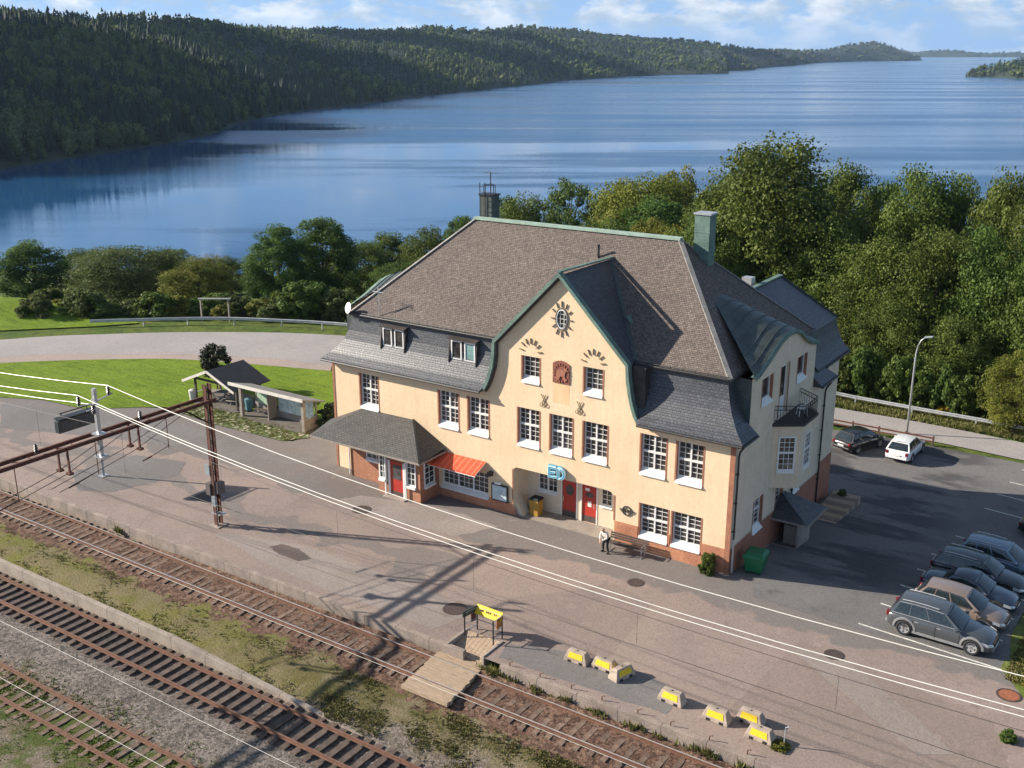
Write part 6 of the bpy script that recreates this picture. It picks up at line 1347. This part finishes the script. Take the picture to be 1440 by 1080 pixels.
# ------------------------------------------------------------------ cars
def lin(x, pts):
    return float(np.interp(x, [p[0] for p in pts], [p[1] for p in pts]))
def car(name, label, loc, rz, paint, L=4.5, W=1.8, H=1.5, kind='wagon', rails=False, clad=None, tail=None, wheel=.33):
    t = thing(name, label, 'car', loc, rz)
    hl, w = L/2, W/2; gc = .20; belt = H*.60
    hood = belt-.06; suv = H > 1.58
    boot = kind == 'sedan'
    top = [(-hl, belt*.70), (-hl+.05, belt*.93), (-hl+.25, belt), (-hl+.5, belt+.01), (.55, belt), (.95, hood), (hl-.55, hood-.12), (hl-.18, hood-.24), (hl-.04, hood-.36), (hl, hood-.5)]
    wid = [(-hl, .80), (-hl+.12, .92), (-hl+.5, 1), (hl-.9, 1), (hl-.35, .93), (hl-.1, .80), (hl, .68)]
    bot = [(-hl, .38), (-hl+.25, gc+.05), (-hl+.6, gc), (hl-.6, gc), (hl-.25, gc+.04), (hl, .30)]
    rings = []
    for x in [-hl, -hl+.05, -hl+.14, -hl+.3, -hl+.6, -hl+1.0, -.6, 0, .55, .95, hl-.8, hl-.5, hl-.28, hl-.12, hl-.04, hl]:
        zt, ww, zb = lin(x, top), w*lin(x, wid), lin(x, bot); m_ = lerp(zb, zt, .5); sh = zt-.05
        half = [(0, zb), (ww*.86, zb), (ww*.97, zb+.08), (ww, m_), (ww*.985, lerp(m_, sh, .7)), (ww*.93, sh+.01), (ww*.80, zt), (0, zt+.03)]
        rings.append([(x, y, z) for y, z in half]+[(x, -y, z) for y, z in half[-2:0:-1]])
    b = MB(); b.loft(rings, True, True); body = b.build('body', paint, t, smooth=True); body.data.polygons.foreach_set('use_smooth', [True]*len(body.data.polygons))
    # cabin
    if kind == 'sedan': xb, xr, xf2, xf = -hl+.95, -.75, .30, 1.02
    elif kind == 'hatch': xb, xr, xf2, xf = -hl+.14, -hl+.62, .32, 1.08
    else: xb, xr, xf2, xf = -hl+.12, -hl+.48, .22, 1.0
    bw, rw = w*.93, w*.70
    Bq = {}
    def side(u, v, s=1, off=0.0):
        xa, xc = lerp(xb, xf, u), lerp(xr, xf2, u); v2 = v
        x = lerp(xa, xc, v2); y = lerp(bw, rw, v2**1.15); z = lerp(belt-.02, H-.05-.06*(abs(u-.45)*2)**2.2, v2)
        return (x, s*(y+off), z+off*.35)
    us = [0, .06, .2, .4, .6, .8, .94, 1]; vs_ = [0, .35, .7, .92, 1.0]
    cb = MB()
    for s in (1, -1): 
        g_ = [[side(u, v, s) for u in us] for v in vs_]; cb.loft(g_ if s > 0 else [r[::-1] for r in g_])
    roof = []
    for u in us:
        a = side(u, 1, 1); roof.append([(a[0]-(.02 if u == 0 else 0), a[1]*k, a[2]+.055*(1-k*k)) for k in (1, .85, .5, 0, -.5, -.85, -1)])
    cb.loft(roof)
    for u in (0, 1):                                                 # front and rear closing faces
        cb.loft([[tuple(Vector(side(u, v, 1)).lerp(Vector(side(u, v, -1)), k))[:3] for k in (0, .25, .5, .75, 1)] for v in vs_])
    cab = cb.build('cabin', paint, t, smooth=True)
    gl = MATS.get('car_glass') or mat('car_glass', (.02, .028, .032), .04, .2, 2, 8, spec=.8)
    for s in (1, -1):
        cuts = [(.05, .26), (.285, .555), (.585, .93)] if kind != 'sedan' else [(.10, .45), (.48, .90)]
        for a, c_ in cuts:
            m2 = MB(); m2.loft([[side(lerp(a, c_, k), v, s, .012) for k in (0, .25, .5, .75, 1)] for v in (.13, .4, .68, .9)]); m2.build('side_window', gl, t, smooth=True)
        m2 = MB(); m2.tube([side(u, .95, s, .02) for u in (.04, .3, .6, .93)], .012, 4); m2.tube([side(u, .085, s, .014) for u in (.03, .3, .6, .95)], .012, 4); m2.build('window_trim', steel if rails else gl, t)
        if rails:
            m2 = MB(); m2.tube([tuple(Vector(side(u, 1.0, s))+Vector((0, -s*.06, .07))) for u in (.06, .3, .6, .84)], .022, 6); m2.build('roof_rail', steel, t)
        # mirrors, handles
        MB().obox((.80 if kind != 'sedan' else .8, s*(w+.09), belt+.06), (1, 0, 0), (0, 1, 0), (0, 0, 1), .17, .19, .13).build('mirror', paint, t, bevel=.03)
        m2 = MB(); [m2.box(x, s*w*.985-.012, belt-.17, x+.17, s*w*.985+.014, belt-.14) for x in (-1.05, -.05)]; m2.build('door_handle', steel if rails else paint, t)
        m2 = MB(); [m2.box(x-.006, s*w*1.0-.006, .36, x+.006, s*w*1.0+.004, belt-.1) for x in (-1.15, -.12, .95)]; m2.build('door_seam', rubber, t)
        m2 = MB(); m2.box(-hl+1.1, s*w*.97-.02, gc+.02, hl-1.15, s*w*.97+.035, gc+.17); m2.build('sill_trim', clad or rubber, t, bevel=.02)
    dirv = lambda u, k, v, off: tuple(Vector(side(u, v, 1)).lerp(Vector(side(u, v, -1)), k)+Vector((off, 0, abs(off)*.6)))
    m2 = MB(); m2.loft([[dirv(1, k, v, .012+.05*(1-(2*k-1)**2)) for k in (.05, .2, .35, .5, .65, .8, .95)] for v in (.04, .5, .93)]); m2.build('windscreen', gl, t, smooth=True)
    m2 = MB(); m2.loft([[dirv(0, k, v, -.012-.03*(1-(2*k-1)**2)) for k in (.07, .2, .35, .5, .65, .8, .93)] for v in (.12, .5, .9)]); m2.build('rear_window', gl, t, smooth=True)
    # lights, plates, bumpers
    lampw = MATS.get('headlamp') or mat('headlamp', (.62, .66, .70), .12, .1, 4, 20, 0, .3); lampr = MATS.get('tail_lamp') or mat('tail_lamp', (.16, .008, .01), .2, .1, 4, 20)
    hz = hood-.28
    for s in (1, -1):
        m2 = MB(); m2.add([(hl-.52, s*w*.965, hz+.10), (hl-.24, s*w*.88, hz+.02), (hl-.06, s*w*.58, hz-.04), (hl-.52, s*w*.985, hz-.05), (hl-.2, s*w*.89, hz-.12), (hl-.01, s*w*.58, hz-.15)], [(0,1,4,3),(1,2,5,4)]); m2.v = [(p[0]+.025, p[1]*1.015, p[2]+.02) for p in m2.v]; m2.build('headlight', lampw, t)
        th = (belt+.0) if tail == 'tall' else belt-.04
        m2 = MB(); yy_a, yy_b = sorted((s*(w*.80-.13), s*(w*.86+.012))); m2.box(-hl-.012, yy_a, belt-.26, -hl+.15, yy_b, th); m2.build('tail_light', lampr, t, bevel=.03)
    m2 = MB(); m2.box(-hl-.045, -w*.84, .36, -hl+.12, w*.84, .56); m2.build('rear_bumper', clad or paint, t, bevel=.05)
    m2 = MB(); m2.box(hl-.2, -w*.66, .27, hl+.035, w*.66, .47); m2.build('front_bumper', clad or paint, t, bevel=.05)
    MB().box(hl-.1, -w*.42, hood-.44, hl+.03, w*.42, hood-.28).build('grille', rubber, t, bevel=.02)
    MB().box(-hl-.06, -.26, .60, -hl-.03, .26, .71).build('licence_plate', white, t); MB().box(hl+.036, -.26, .36, hl+.046, .26, .46).build('licence_plate', white, t)
    # wheels
    for x in (-hl+.88, hl-.86):
        for s in (1, -1):
            m2 = MB(); R = wheel; n = 20
            prof = [(R*.62, -.10), (R*.94, -.11), (R, -.07), (R, .07), (R*.94, .10), (R*.66, .105), (R*.62, .06)]
            m2.loft([[(x+q*math.cos(2*math.pi*k/n), s*(w-.085)+s*h_, wheel+q*math.sin(2*math.pi*k/n)) for k in range(n)] for q, h_ in prof], True); m2.build('tyre', rubber, t, smooth=True)
            ar = MB(); k0 = 14; ar.loft([[(x+q*math.cos(math.pi*k/k0), s*(w*q2), wheel+q*math.sin(math.pi*k/k0)) for k in range(k0+1)] for q, q2 in ((R*.9, .994), (R+.075, 1.004))]); ar.build('wheel_arch', rubber, t)
            if clad: ar = MB(); ar.loft([[(x+q*math.cos(math.pi*k/k0), s*(w*q2), wheel+q*math.sin(math.pi*k/k0)) for k in range(k0+1)] for q, q2 in ((R+.07, .99), (R+.07, 1.022), (R+.16, 1.015), (R+.17, .97))]); ar.build('arch_trim', clad, t)
            m2 = MB(); yy_ = s*(w-.015)
            for k in range(5):
                a = 2*math.pi*k/5+.3; c_, s_ = math.cos(a), math.sin(a); d = R*.63
                m2.quad((x-.05*s_, yy_, wheel+.05*c_), (x+.05*s_, yy_, wheel-.05*c_), (x+d*c_+.075*s_, yy_, wheel+d*s_-.075*c_), (x+d*c_-.075*s_, yy_, wheel+d*s_+.075*c_))
            m2.loft([[(x+q*math.cos(2*math.pi*k/n), yy_+s*h_, wheel+q*math.sin(2*math.pi*k/n)) for k in range(n+1)] for q, h_ in ((R*.66, .02), (R*.58, .012), (R*.56, -.03))]); m2.build('rim', MATS.get('alloy') or mat('alloy', (.55, .55, .56), .3, .08, 4, 20, 0, .6), t)
    return t
def paint(nm, c, metal=.3): return mat(nm, c, .32, .03, 1, 4, 0, metal, coat=.8, spec=.5)
clad_g = mat('grey_cladding', (.22, .22, .22), .6, .08, 3, 20)
car('parked_car', 'dark grey estate-style off-roader with pale wheel arches, nearest in the row', (10.75, -.22, .004), -.03, paint('paint_graphite', (.085, .092, .10)), 4.75, 1.86, 1.66, 'wagon', True, clad_g, 'tall', .37)
car('parked_car', 'taupe bronze hatchback next to the grey off-roader', (10.95, 2.75, Tf(10.9, 2.6)), -.05, paint('paint_taupe', (.27, .205, .17)), 4.35, 1.78, 1.5, 'hatch', False, None, None, .33)
car('parked_car', 'dark blue saloon in the middle of the parked row', (10.85, 5.55, Tf(10.9, 5.5)), -.06, paint('paint_navy', (.020, .035, .065)), 4.6, 1.8, 1.45, 'sedan', False, None, None, .33)
car('parked_car', 'black estate car with chrome roof rails, fourth from the front', (10.8, 8.3, Tf(10.8, 8.3)), -.08, paint('paint_black_blue', (.014, .02, .03)), 4.75, 1.86, 1.52, 'wagon', True, None, None, .34)
car('parked_car', 'steel blue off-roader with tall red tail lights at the far end of the row', (11.5, 11.1, Tf(11.4, 11.2)), -.08, paint('paint_steel_blue', (.13, .19, .26)), 4.7, 1.88, 1.66, 'wagon', True, None, 'tall', .36)
car('parked_car', 'dark car cut off by the right edge of the photo', (13.35, 18.9, Tf(13, 18)), -.05, paint('paint_dark', (.02, .02, .024)), 4.4, 1.78, 1.5, 'hatch', False, None, None, .33)
car('parked_car', 'black compact car parked behind the station near the timber rail', (-1.45, 28.0, -2.0+.02), 1.20, paint('paint_black', (.012, .012, .015)), 4.25, 1.8, 1.6, 'hatch', False, None, None, .34)
car('parked_car', 'white compact off-roader with black rear window below the street lamp', (1.8, 28.3, -2.0+.02), 1.53, paint('paint_white', (.78, .79, .80), .0), 4.3, 1.8, 1.55, 'hatch', False, None, None, .34)
# ------------------------------------------------------------------ trees and plants
leafm = {'a': attr_mat('leaf_green', (.044, .082, .016), (.125, .19, .042), .6, .38), 'b': attr_mat('leaf_mid', (.06, .098, .018), (.155, .21, .046), .6, .38), 'w': attr_mat('leaf_willow', (.07, .10, .028), (.17, .205, .065), .6, .38),
         'y': attr_mat('leaf_yellowing', (.10, .12, .018), (.25, .245, .045), .6, .38), 'o': attr_mat('leaf_olive', (.056, .086, .015), (.18, .225, .046), .6, .34), 's': attr_mat('leaf_sparse', (.05, .08, .018), (.14, .175, .045), .6, .28),
         'u': attr_mat('leaf_gold', (.30, .22, .02), (.5, .36, .03), .6, .3), 'd': attr_mat('needle_dark', (.018, .026, .012), (.05, .062, .025), .7)}
def crown_arrays(rng, H, Wd, base, clumps, per, ls, shape=1.0, gap=.0, rc=.16):
    """leaf clumps spread over limbs in a crown H high and Wd wide starting at z=base; returns V,F,tint and the clump centres"""
    cs = []
    while len(cs) < clumps:
        u = rng.normal(size=3); u /= np.linalg.norm(u); r = rng.uniform(.25, 1)**.45
        p = np.array([u[0]*r*Wd/2, u[1]*r*Wd/2, base+(H-base)*(.5+.5*u[2]*r)])
        zt = (p[2]-base)/(H-base); lim = Wd/2*math.sin(math.pi*min(max(zt*.86+.12, 0), 1))**.6*shape
        lim *= 1+.22*math.sin(3*math.atan2(p[1], p[0])+zt*5+rng.uniform(-.4, .4))
        if math.hypot(p[0], p[1]) > lim or rng.random() < gap: continue
        cs.append(p)
    cs = np.array(cs); n = clumps*per
    cc = np.repeat(cs, per, 0); d = rng.normal(size=(n, 3)); d /= np.linalg.norm(d, axis=1)[:, None]
    rr = (Wd*rc)*np.repeat(rng.uniform(.55, 1.25, clumps), per)*rng.uniform(.25, 1, n)**.5
    P = cc+d*rr[:, None]*np.array([1, 1, .72])
    nn = d*.7+rng.normal(size=(n, 3))*.6+np.array([0, 0, .35]); nn /= np.linalg.norm(nn, axis=1)[:, None]
    a = np.cross(nn, rng.normal(size=(n, 3))); a /= np.linalg.norm(a, axis=1)[:, None]+1e-9; b_ = np.cross(nn, a)
    s = ls*rng.uniform(.55, 1.4, n)[:, None]
    V = np.stack([P-a*s*.5-b_*s*.1, P-b_*s*.55+a*s*.05, P+a*s*.5-b_*s*.05, P+b_*s*.6], 1).reshape(-1, 3)
    F = np.arange(n*4).reshape(-1, 4)
    tint = np.clip(np.repeat(rng.uniform(0, .75, clumps), per)+rng.uniform(-.25, .35, n), 0, 1)
    return V, F, tint, cs
def trunk_mb(rng, H, Wd, cs, base, r0):
    mb = MB(); top = H*.72; n = 6; pts = []
    for i in range(n+1): t = i/n; pts.append((math.sin(t*3+H)*Wd*.03, math.cos(t*2.3)*Wd*.03-Wd*.03, -.4+(top+.4)*t))
    mb.tube(pts, [r0*(1-.8*i/n) for i in range(n+1)], 8)
    for k in rng.choice(len(cs), min(len(cs), 16), replace=False):
        c = cs[k]; z = max(base*.6, min(c[2]*.62, top*.9)); i = min(int((z+.4)/(top+.4)*n), n); s = Vector(pts[i]); e = Vector(c); m_ = s.lerp(e, .5)+Vector((0, 0, .06*H))
        mb.tube([s, m_, e], [r0*(.42-.25*i/n), r0*.2, r0*.07], 5)
    return mb
KIND = {'a': (130, 170, .30, .06, 1.0), 'b': (130, 170, .30, .08, 1.05), 'w': (190, 150, .26, .05, 1.0), 'y': (130, 170, .30, .06, 1.05), 'o': (170, 190, .28, .08, 1.05), 's': (60, 130, .30, .40, .95)}
PT = {}
for kd, (cl, per, ls, basef, shp) in KIND.items():
    for v in range(2):
        rng = np.random.default_rng(100+ord(kd)+v); H, Wd = 10.0, 10.0*(.62 if kd in 'as' else .8)
        V, F, tn, cs = crown_arrays(rng, H, Wd, H*basef, int(cl*1.15), int(per*1.6), ls*.45, shp, rc=.15 if kd != 's' else .12)
        PT[(kd, v)] = (np_mesh('crown', V, F, leafm[kd], tn), trunk_mb(rng, H, Wd, cs, H*basef, .26), Wd)
        tm = PT[(kd, v)][1]; o = tm.build('trunk', bark); PT[(kd, v)] = (PT[(kd, v)][0], o.data, Wd); D.objects.remove(o)
_seen = {}
def tree(x, y, z, h, w, kd, label, group=None, v=None, name='tree'):
    c, tr, W0 = PT[(kd, v if v is not None else _seen.get(kd, 0) % 2)]; _seen[kd] = _seen.get(kd, 0)+1
    t = thing(name, label, 'tree', (x, y, z-.2), random.uniform(0, 6.28), group); sx = w/W0
    for nm, me in (('crown', c), ('trunk', tr)):
        o = put(nm, me, t); o.scale = (sx, sx, h*.93/10)
    return t
TR = [(-109.0,30.2,-5.2,8.7,9.6,'a','dark green tree at the far left edge behind the grass'),(-120.5,45.6,-8.5,7.7,7.9,'b','smaller tree between the far left tree and the round willow'),(-94.6,33.8,-4.6,8.6,14.2,'w','broad rounded willow-like tree left of the yellowing tree'),
(-111.3,53.2,-8.9,7.6,8.9,'a','dark tree half hidden behind the round willow'),(-80.1,32.9,-3.0,7.1,9.1,'y','yellow-green tree behind the slim white timber frame'),(-102.0,56.7,-8.4,6.4,6.5,'b','low tree in the gap left of the twin tall trees'),
(-79.2,44.6,-4.5,10.9,7.5,'a','left one of the two tall dark green trees'),(-78.7,52.2,-5.7,12.3,8.5,'a','right and taller one of the two tall dark green trees'),(-82.0,62.9,-7.7,9.3,8.1,'b','mid-green tree just right of the two tall trees'),
(-85.3,73.3,-9.5,10.5,8.6,'a','dark tree against the water left of the station roof'),(-74.8,69.0,-8.3,11.6,8.6,'b','leafy tree beside the left slope of the station roof'),(-79.9,84.0,-11.1,14.0,6.7,'a','tree top rising left of the dark chimney'),
(-65.8,75.7,-9.0,17.8,7.6,'s','thin sparse tree right of the dark chimney'),(-58.5,80.3,-9.5,20.4,9.1,'s','tall sparse tree over the middle of the roof ridge'),(-64.7,102.1,-13.6,19.4,8.1,'a','tree top behind the sparse tree over the ridge'),
(-45.9,78.2,-8.6,21.3,13.5,'y','large yellowing tree above the ridge left of the copper chimney'),(-45.5,89.5,-10.6,22.8,11.3,'y','yellowing tree behind the copper chimney'),(-28.0,64.5,-5.4,19.5,10.8,'o','olive tree right behind the copper chimney'),
(-20.1,56.8,-3.8,22.5,16.5,'o','biggest broad olive-green tree, tallest above the bell gable'),(-17.6,72.4,-7.2,22.9,10.3,'o','olive tree right of the biggest tree'),(-16.6,85.2,-10.0,22.5,8.4,'a','dark tree seen between the biggest tree and the right wood'),
(-9.0,70.6,-8.1,23.4,10.8,'o','tall olive tree top near the right of the skyline'),(-5.1,75.6,-9.6,24.8,10.3,'b','mid-green tree top on the skyline, second from the right edge'),(.6,66.4,-7.7,24.0,9.5,'o','olive tree top against the lake close to the right edge'),(5.5,61.0,-6.6,23.0,9.8,'o','tree cut by the right edge at the top of the wood'),
(-33.1,57.8,-4.4,14.3,8.8,'y','lower yellowing tree behind the roof hip'),(-24.3,50.9,-2.8,14.3,9.6,'o','lower olive tree just behind the bell gable roof'),(-12.9,53.0,-3.9,15.3,10.2,'o','olive tree behind the rear wing roof'),(-6.9,49.5,-4.0,15.2,9.7,'o','olive tree left of the street lamp top'),
(-1.9,48.6,-4.0,16.1,9.5,'o','olive tree above the street lamp'),(2.4,49.5,-4.2,17.3,8.9,'b','mid-green tree right of the street lamp'),(6.5,47.1,-3.7,15.1,7.9,'o','olive tree in the second row at the right edge'),(-7.8,46.1,-3.2,8.3,7.4,'o','low olive tree right of the rear wing, above the guard rail'),
(7.4,37.9,-2.0,7.0,5.0,'y','small yellow-green maple at the right edge behind the guard rail'),(-61.1,66.8,-7.3,13.1,7.6,'b','tree top peeping over the ridge left of its middle'),(-53.0,66.1,-6.8,13.4,8.2,'y','yellowing tree top peeping over the middle of the ridge'),
(-44.4,65.4,-6.3,13.7,8.8,'y','yellowing tree top behind the right half of the ridge'),(-63.8,49.6,-4.4,6.7,7.8,'b','low tree beside the left roof hip'),(-56.7,47.6,-3.7,8.0,7.5,'a','low dark tree touching the left roof hip')]
for t_ in TR: tree(*t_)
rg = np.random.default_rng(21)
spots = [(-14, 62), (-3, 59), (3, 72), (-24, 70), (-33, 74), (10, 55), (12, 68), (-38, 66), (-12, 80), (-28, 84), (-36, 92), (5, 80), (15, 60), (-52, 92), (-70, 92), (-90, 66), (-98, 44), (-91, 52), (-68, 58), (-4, 44.5), (1.5, 44), (-13, 46), (-18, 47.5), (-3, 90), (-20, 100), (12, 48), (-50, 55), (-37, 52), (-28, 45), (-44, 47)]
for i, (x, y) in enumerate(spots):
    bz_ = Tf(x, y); inner = dbank(x, y) < 12
    h = rg.uniform(8, 10.5) if inner else min(rg.uniform(12, 15.5)-bz_*.3, 19)
    if x < -60: h = min(h, rg.uniform(5.5, 8))
    tree(x, y, bz_, h, h*rg.uniform(.55, .75), 'obayo'[i % 5], 'one of the close-packed broadleaf trees filling the wood behind the named trees', 'close-packed broadleaf trees in the wood', name='broadleaf_tree')
# shrubs
SB_ = {}
for kd in 'abywo':
    rng = np.random.default_rng(300+ord(kd)); V, F, tn, cs = crown_arrays(rng, 3.0, 3.4, .05, 60, 120, .19, 1.1, rc=.15); SB_[kd] = np_mesh('foliage', V, F, leafm[kd], tn)
def shrub(x, y, z, h, w, kd, label, group=None, name='shrub', cat='shrub'):
    t = thing(name, label, cat, (x, y, z-.08), random.uniform(0, 6.28), group); o = put('foliage', SB_[kd], t); o.scale = (w/3.4, w/3.4, h/3.0)
    st = MB()
    for k in range(5): a = k*1.3; st.tube([(.1*math.cos(a), .1*math.sin(a), -.1), (.32*w*.5*math.cos(a), .32*w*.5*math.sin(a), h*.55)], [.03, .012], 5)
    s = st.build('stems', bark, None); s.parent = t
    return t
SH = [(-81.8,13.4,-.5,2.9,3.7),(-82.8,16.6,-1.0,2.3,3.3),(-78.6,16.5,-.6,3.4,4.5),(-75.7,18.2,-.5,1.7,2.9),(-74.5,19.8,-.6,2.2,3.5),(-72.1,20.5,-.5,3.0,3.9),(-71.4,22.3,-.6,2.8,3.6),(-71.3,24.8,-1.0,2.1,3.2),(-69.5,26.2,-1.0,2.7,4.0),(-67.7,27.5,-1.0,2.4,3.2),(-65.5,28.5,-1.0,2.2,3.1),(-59.9,29.0,-.6,4.3,5.0),(-59.2,31.2,-1.0,4.0,3.8),(-56.5,31.2,-.9,3.7,3.8),(-76.4,17.1,-.4,1.9,3.2),(-86.7,14.2,-.5,2.4,3.3),
      (-70,28,-1.2,2.4,3.4),(-63,29.5,-1,3.2,3.6),(-61.5,26.5,-.3,1.8,2.6),(-66.5,24.6,-.4,1.8,2.6),(-69.2,23.6,-.4,1.5,2.2),(-52,31.5,-.7,3.2,3.6),(-49,33,-.8,3.4,3.8),(-90,20,-2,3,4),(-77,23,-1.5,2.6,3.6)]
for i, (x, y, z, h, w) in enumerate(SH):
    lb = {2: 'fullest round grey-green shrub on the far lawn edge', 11: 'tall leafy yellow-green shrub near the left eave of the station', 0: 'reddish yellow shrub at the left end of the shrub row', 15: 'shrub cut off at the far left edge'}.get(i, 'one of the mixed garden shrubs lined up beyond the left guard rail')
    shrub(x, y, min(z, Tf(x, y)), h, w, 'wybawoyab'[i % 9] if i != 2 else 'w', lb, None if i in (2, 11, 0, 15) else 'garden shrubs beyond the left guard rail')
SR = [(-6.7,39.7,-2,3.5,3.1),(-5,39.7,-2.1,4.5,3.1),(-3.1,39.6,-2.1,3.7,2.7),(-1.8,39.7,-2.1,4.4,2.7),(0,39.6,-2.1,3.5,2.7),(1.6,39.7,-2.1,3.8,2.5),(3.3,39.7,-2.1,3.8,2.7),(5,39.8,-2.1,4.2,2.7),(-3.8,40.9,-2.1,2.6,2.5),(6.1,40.2,-2.1,2.2,1.8),(4.3,41,-2.3,2.9,2.8),(-8.4,39.4,-2,2.6,2.6),(-10.5,39.6,-2,3,3),(-1.2,43,-2.6,4.5,4),(3.2,43,-2.6,4.5,4),(-5.5,42.6,-2.6,4.5,4),(7.2,43.5,-2.8,4.5,4)]
for i, (x, y, z, h, w) in enumerate(SR): shrub(x, y, min(z, Tf(x, y)), h, w, 'oabo'[i % 4], 'one of the tall green bushes crowding behind the right guard rail', 'bushes behind the right guard rail', 'bush', 'bush')
SB_['u'] = SB_['y'].copy(); SB_['u'].materials[0] = leafm['u']; SB_['d'] = SB_['a'].copy(); SB_['d'].materials[0] = leafm['d']
shrub(2.0, 39.0, Tf(2, 39), 1.0, 1.2, 'u', 'small bright golden bush behind the right guard rail', None, 'bush', 'bush')
shrub(-33.0, 5.6, 0, 1.7, 2.6, 'd', 'dark clipped round bush right of the map shelter', None, 'bush', 'bush')
shrub(-.95, -.55, 0, 1.25, .95, 'b', 'small green climber against the plinth by the station corner', None, 'climbing_plant', 'plant')
shrub(15.3, -2.2, 0, .45, 1.4, 'y', 'yellowish low plant at the end of the painted bay line', None, 'low_plant', 'plant')
shrub(14.9, -7.0, 0, .5, .7, 'b', 'small weed clump in the yard at the lower right edge', None, 'weed_clump', 'plant')
shrub(7.5, -12.45, 0, .3, .8, 'y', 'dry weed clump round the thin bent pipe', None, 'weed_clump', 'plant')
pp = shrub(.75, 16.9, Tf(.75, 16.9)+.05, .9, .7, 'w', 'potted plant with pale flowers beyond the plank deck', None, 'potted_plant', 'plant'); MB().lathe([(.2, -.05), (.26, .3)], n=12).build('pot', terracotta, pp)
# small round-headed pine by the picnic shelter
tp = thing('small_pine', 'small dark pine with bare stem beside the rusty mast top', 'tree', (-47.0, 6.8, 0)); rng = np.random.default_rng(5)
V, F, tn, cs = crown_arrays(rng, 3.7, 2.3, 1.0, 60, 130, .12, 1.15, rc=.17); put('crown', np_mesh('crown', V, F, leafm['d'], tn), tp); s = trunk_mb(rng, 3.6, 1.9, cs, 1.1, .07).build('trunk', bark, None); s.parent = tp
# grass tufts and weeds: nobody could count them
rng = np.random.default_rng(9)
def tufts(name, label, n, sampler, hgt, m_, blades=5):
    P = np.array([sampler() for _ in range(n)]); k = blades; Q = np.repeat(P, k, 0); N_ = len(Q); a = rng.uniform(0, 6.28, N_); h = np.repeat(rng.uniform(.4, 1.2, n), k)*hgt*rng.uniform(.6, 1.2, N_); lean = rng.uniform(.15, .7, N_)*h; w = .035+.02*rng.random(N_)
    d = np.stack([np.cos(a), np.sin(a), 0*a], 1); e = np.stack([-np.sin(a), np.cos(a), 0*a], 1); Q = Q+d*rng.uniform(0, .12, N_)[:, None]
    V = np.stack([Q-e*w[:, None], Q+e*w[:, None], Q+d*lean[:, None]+np.array([0, 0, 1])*h[:, None]], 1).reshape(-1, 3)
    put(name, np_mesh(name, V, np.arange(N_*3).reshape(-1, 3), m_, np.clip(np.repeat(rng.random(n), k), 0, 1)), kind='stuff', label=label, category='weeds')
def band_s(y0, y1, z, x0=-50, x1=14, dens=None):
    def f():
        while True:
            x, y = rng.uniform(x0, x1), rng.uniform(y0, y1)
            v = math.sin(x*1.1+y*.7)+math.sin(x*.43-y*1.9)+.8*math.sin(x*2.7+y*2.1)
            if v > rng.uniform(-1, 1.6): return (x, y, z-.03)
    return f
weedm = attr_mat('weed_blades', (.11, .12, .03), (.23, .21, .08), .8, .2); weedm2 = attr_mat('lush_blades', (.07, .10, .02), (.17, .20, .045), .8, .2)
tufts('trackside_weeds', 'dry yellow-green weeds on the strip between the two tracks', 3200, band_s(-20, -17, -.70), .06, weedm)
tufts('trackside_weeds', 'dark scrubby weeds on the strip near the plank crossing', 3600, band_s(-20.3, -17, -.70, -11, 14), .07, attr_mat('scrub_blades', (.08, .085, .024), (.21, .18, .07), .8, .2))
tufts('trackside_weeds', 'green weeds overgrowing the siding at the lower left', 5200, band_s(-31, -24.4, -.83, -45, -3), .11, weedm2)
tufts('platform_weeds', 'green tufts growing along the foot of the platform edge', 110, lambda: (rng.choice([-4.6, -3.0, -1.4, .1, 1.8, 3.3, 5, 6.6, -32, -5.5])+rng.normal()*.3, -13.95+rng.normal()*.08, -.5), .36, weedm, 8)
tufts('verge_weeds', 'grass on the verge beside the parked cars and road rails', 9000, lambda: (lambda q: (q[0], q[1], Tf(*q)+.02))((13.9+min(rng.exponential(5), 24), rng.uniform(-2.5, 18.5))), .10, weedm)
tufts('bank_grass', 'rough grass at the foot of the right guard rail', 5000, lambda: (lambda q: (q[0], q[1], Tf(*q)-.02))((rng.uniform(-12, 14), rng.uniform(36.3, 39.2))), .3, weedm)
tufts('bank_grass', 'rough grass along the foot of the left guard rail', 5000, lambda: (lambda i, f, o: (lambda q: (q[0], q[1], Tf(*q)-.03))((lerp(GR_[i][0], GR_[i+1][0], f)-o*.55, lerp(GR_[i][1], GR_[i+1][1], f)+o*.83)))(rng.integers(0, 5), rng.random(), rng.uniform(-.8, 2.5)), .35, weedm) if False else None
tufts('bed_plants', 'low plants growing between the cobbles before the shelters', 500, lambda: (lambda x: (x, rng.uniform(1.3, 3.6), .04))(rng.uniform(-45.5, -33.6)), .10, weedm, 7)
# ------------------------------------------------------------------ air
HZ = 4.6e-5
m = D.materials.new('haze'); m.use_nodes = True; nt = m.node_tree; nt.nodes.clear()
pv = N(nt, 'ShaderNodeVolumePrincipled'); pv.inputs['Color'].default_value = (.50, .72, 1, 1); pv.inputs['Density'].default_value = HZ; pv.inputs['Anisotropy'].default_value = .2
out = N(nt, 'ShaderNodeOutputMaterial'); link(nt, pv.outputs[0], out.inputs['Volume'])
hb = MB().box(-13000, -5000, -60, 13000, 19000, 420).build('haze', m, kind='stuff')
tag(hb, 'pale blue summer haze over the lake and hills', 'haze')
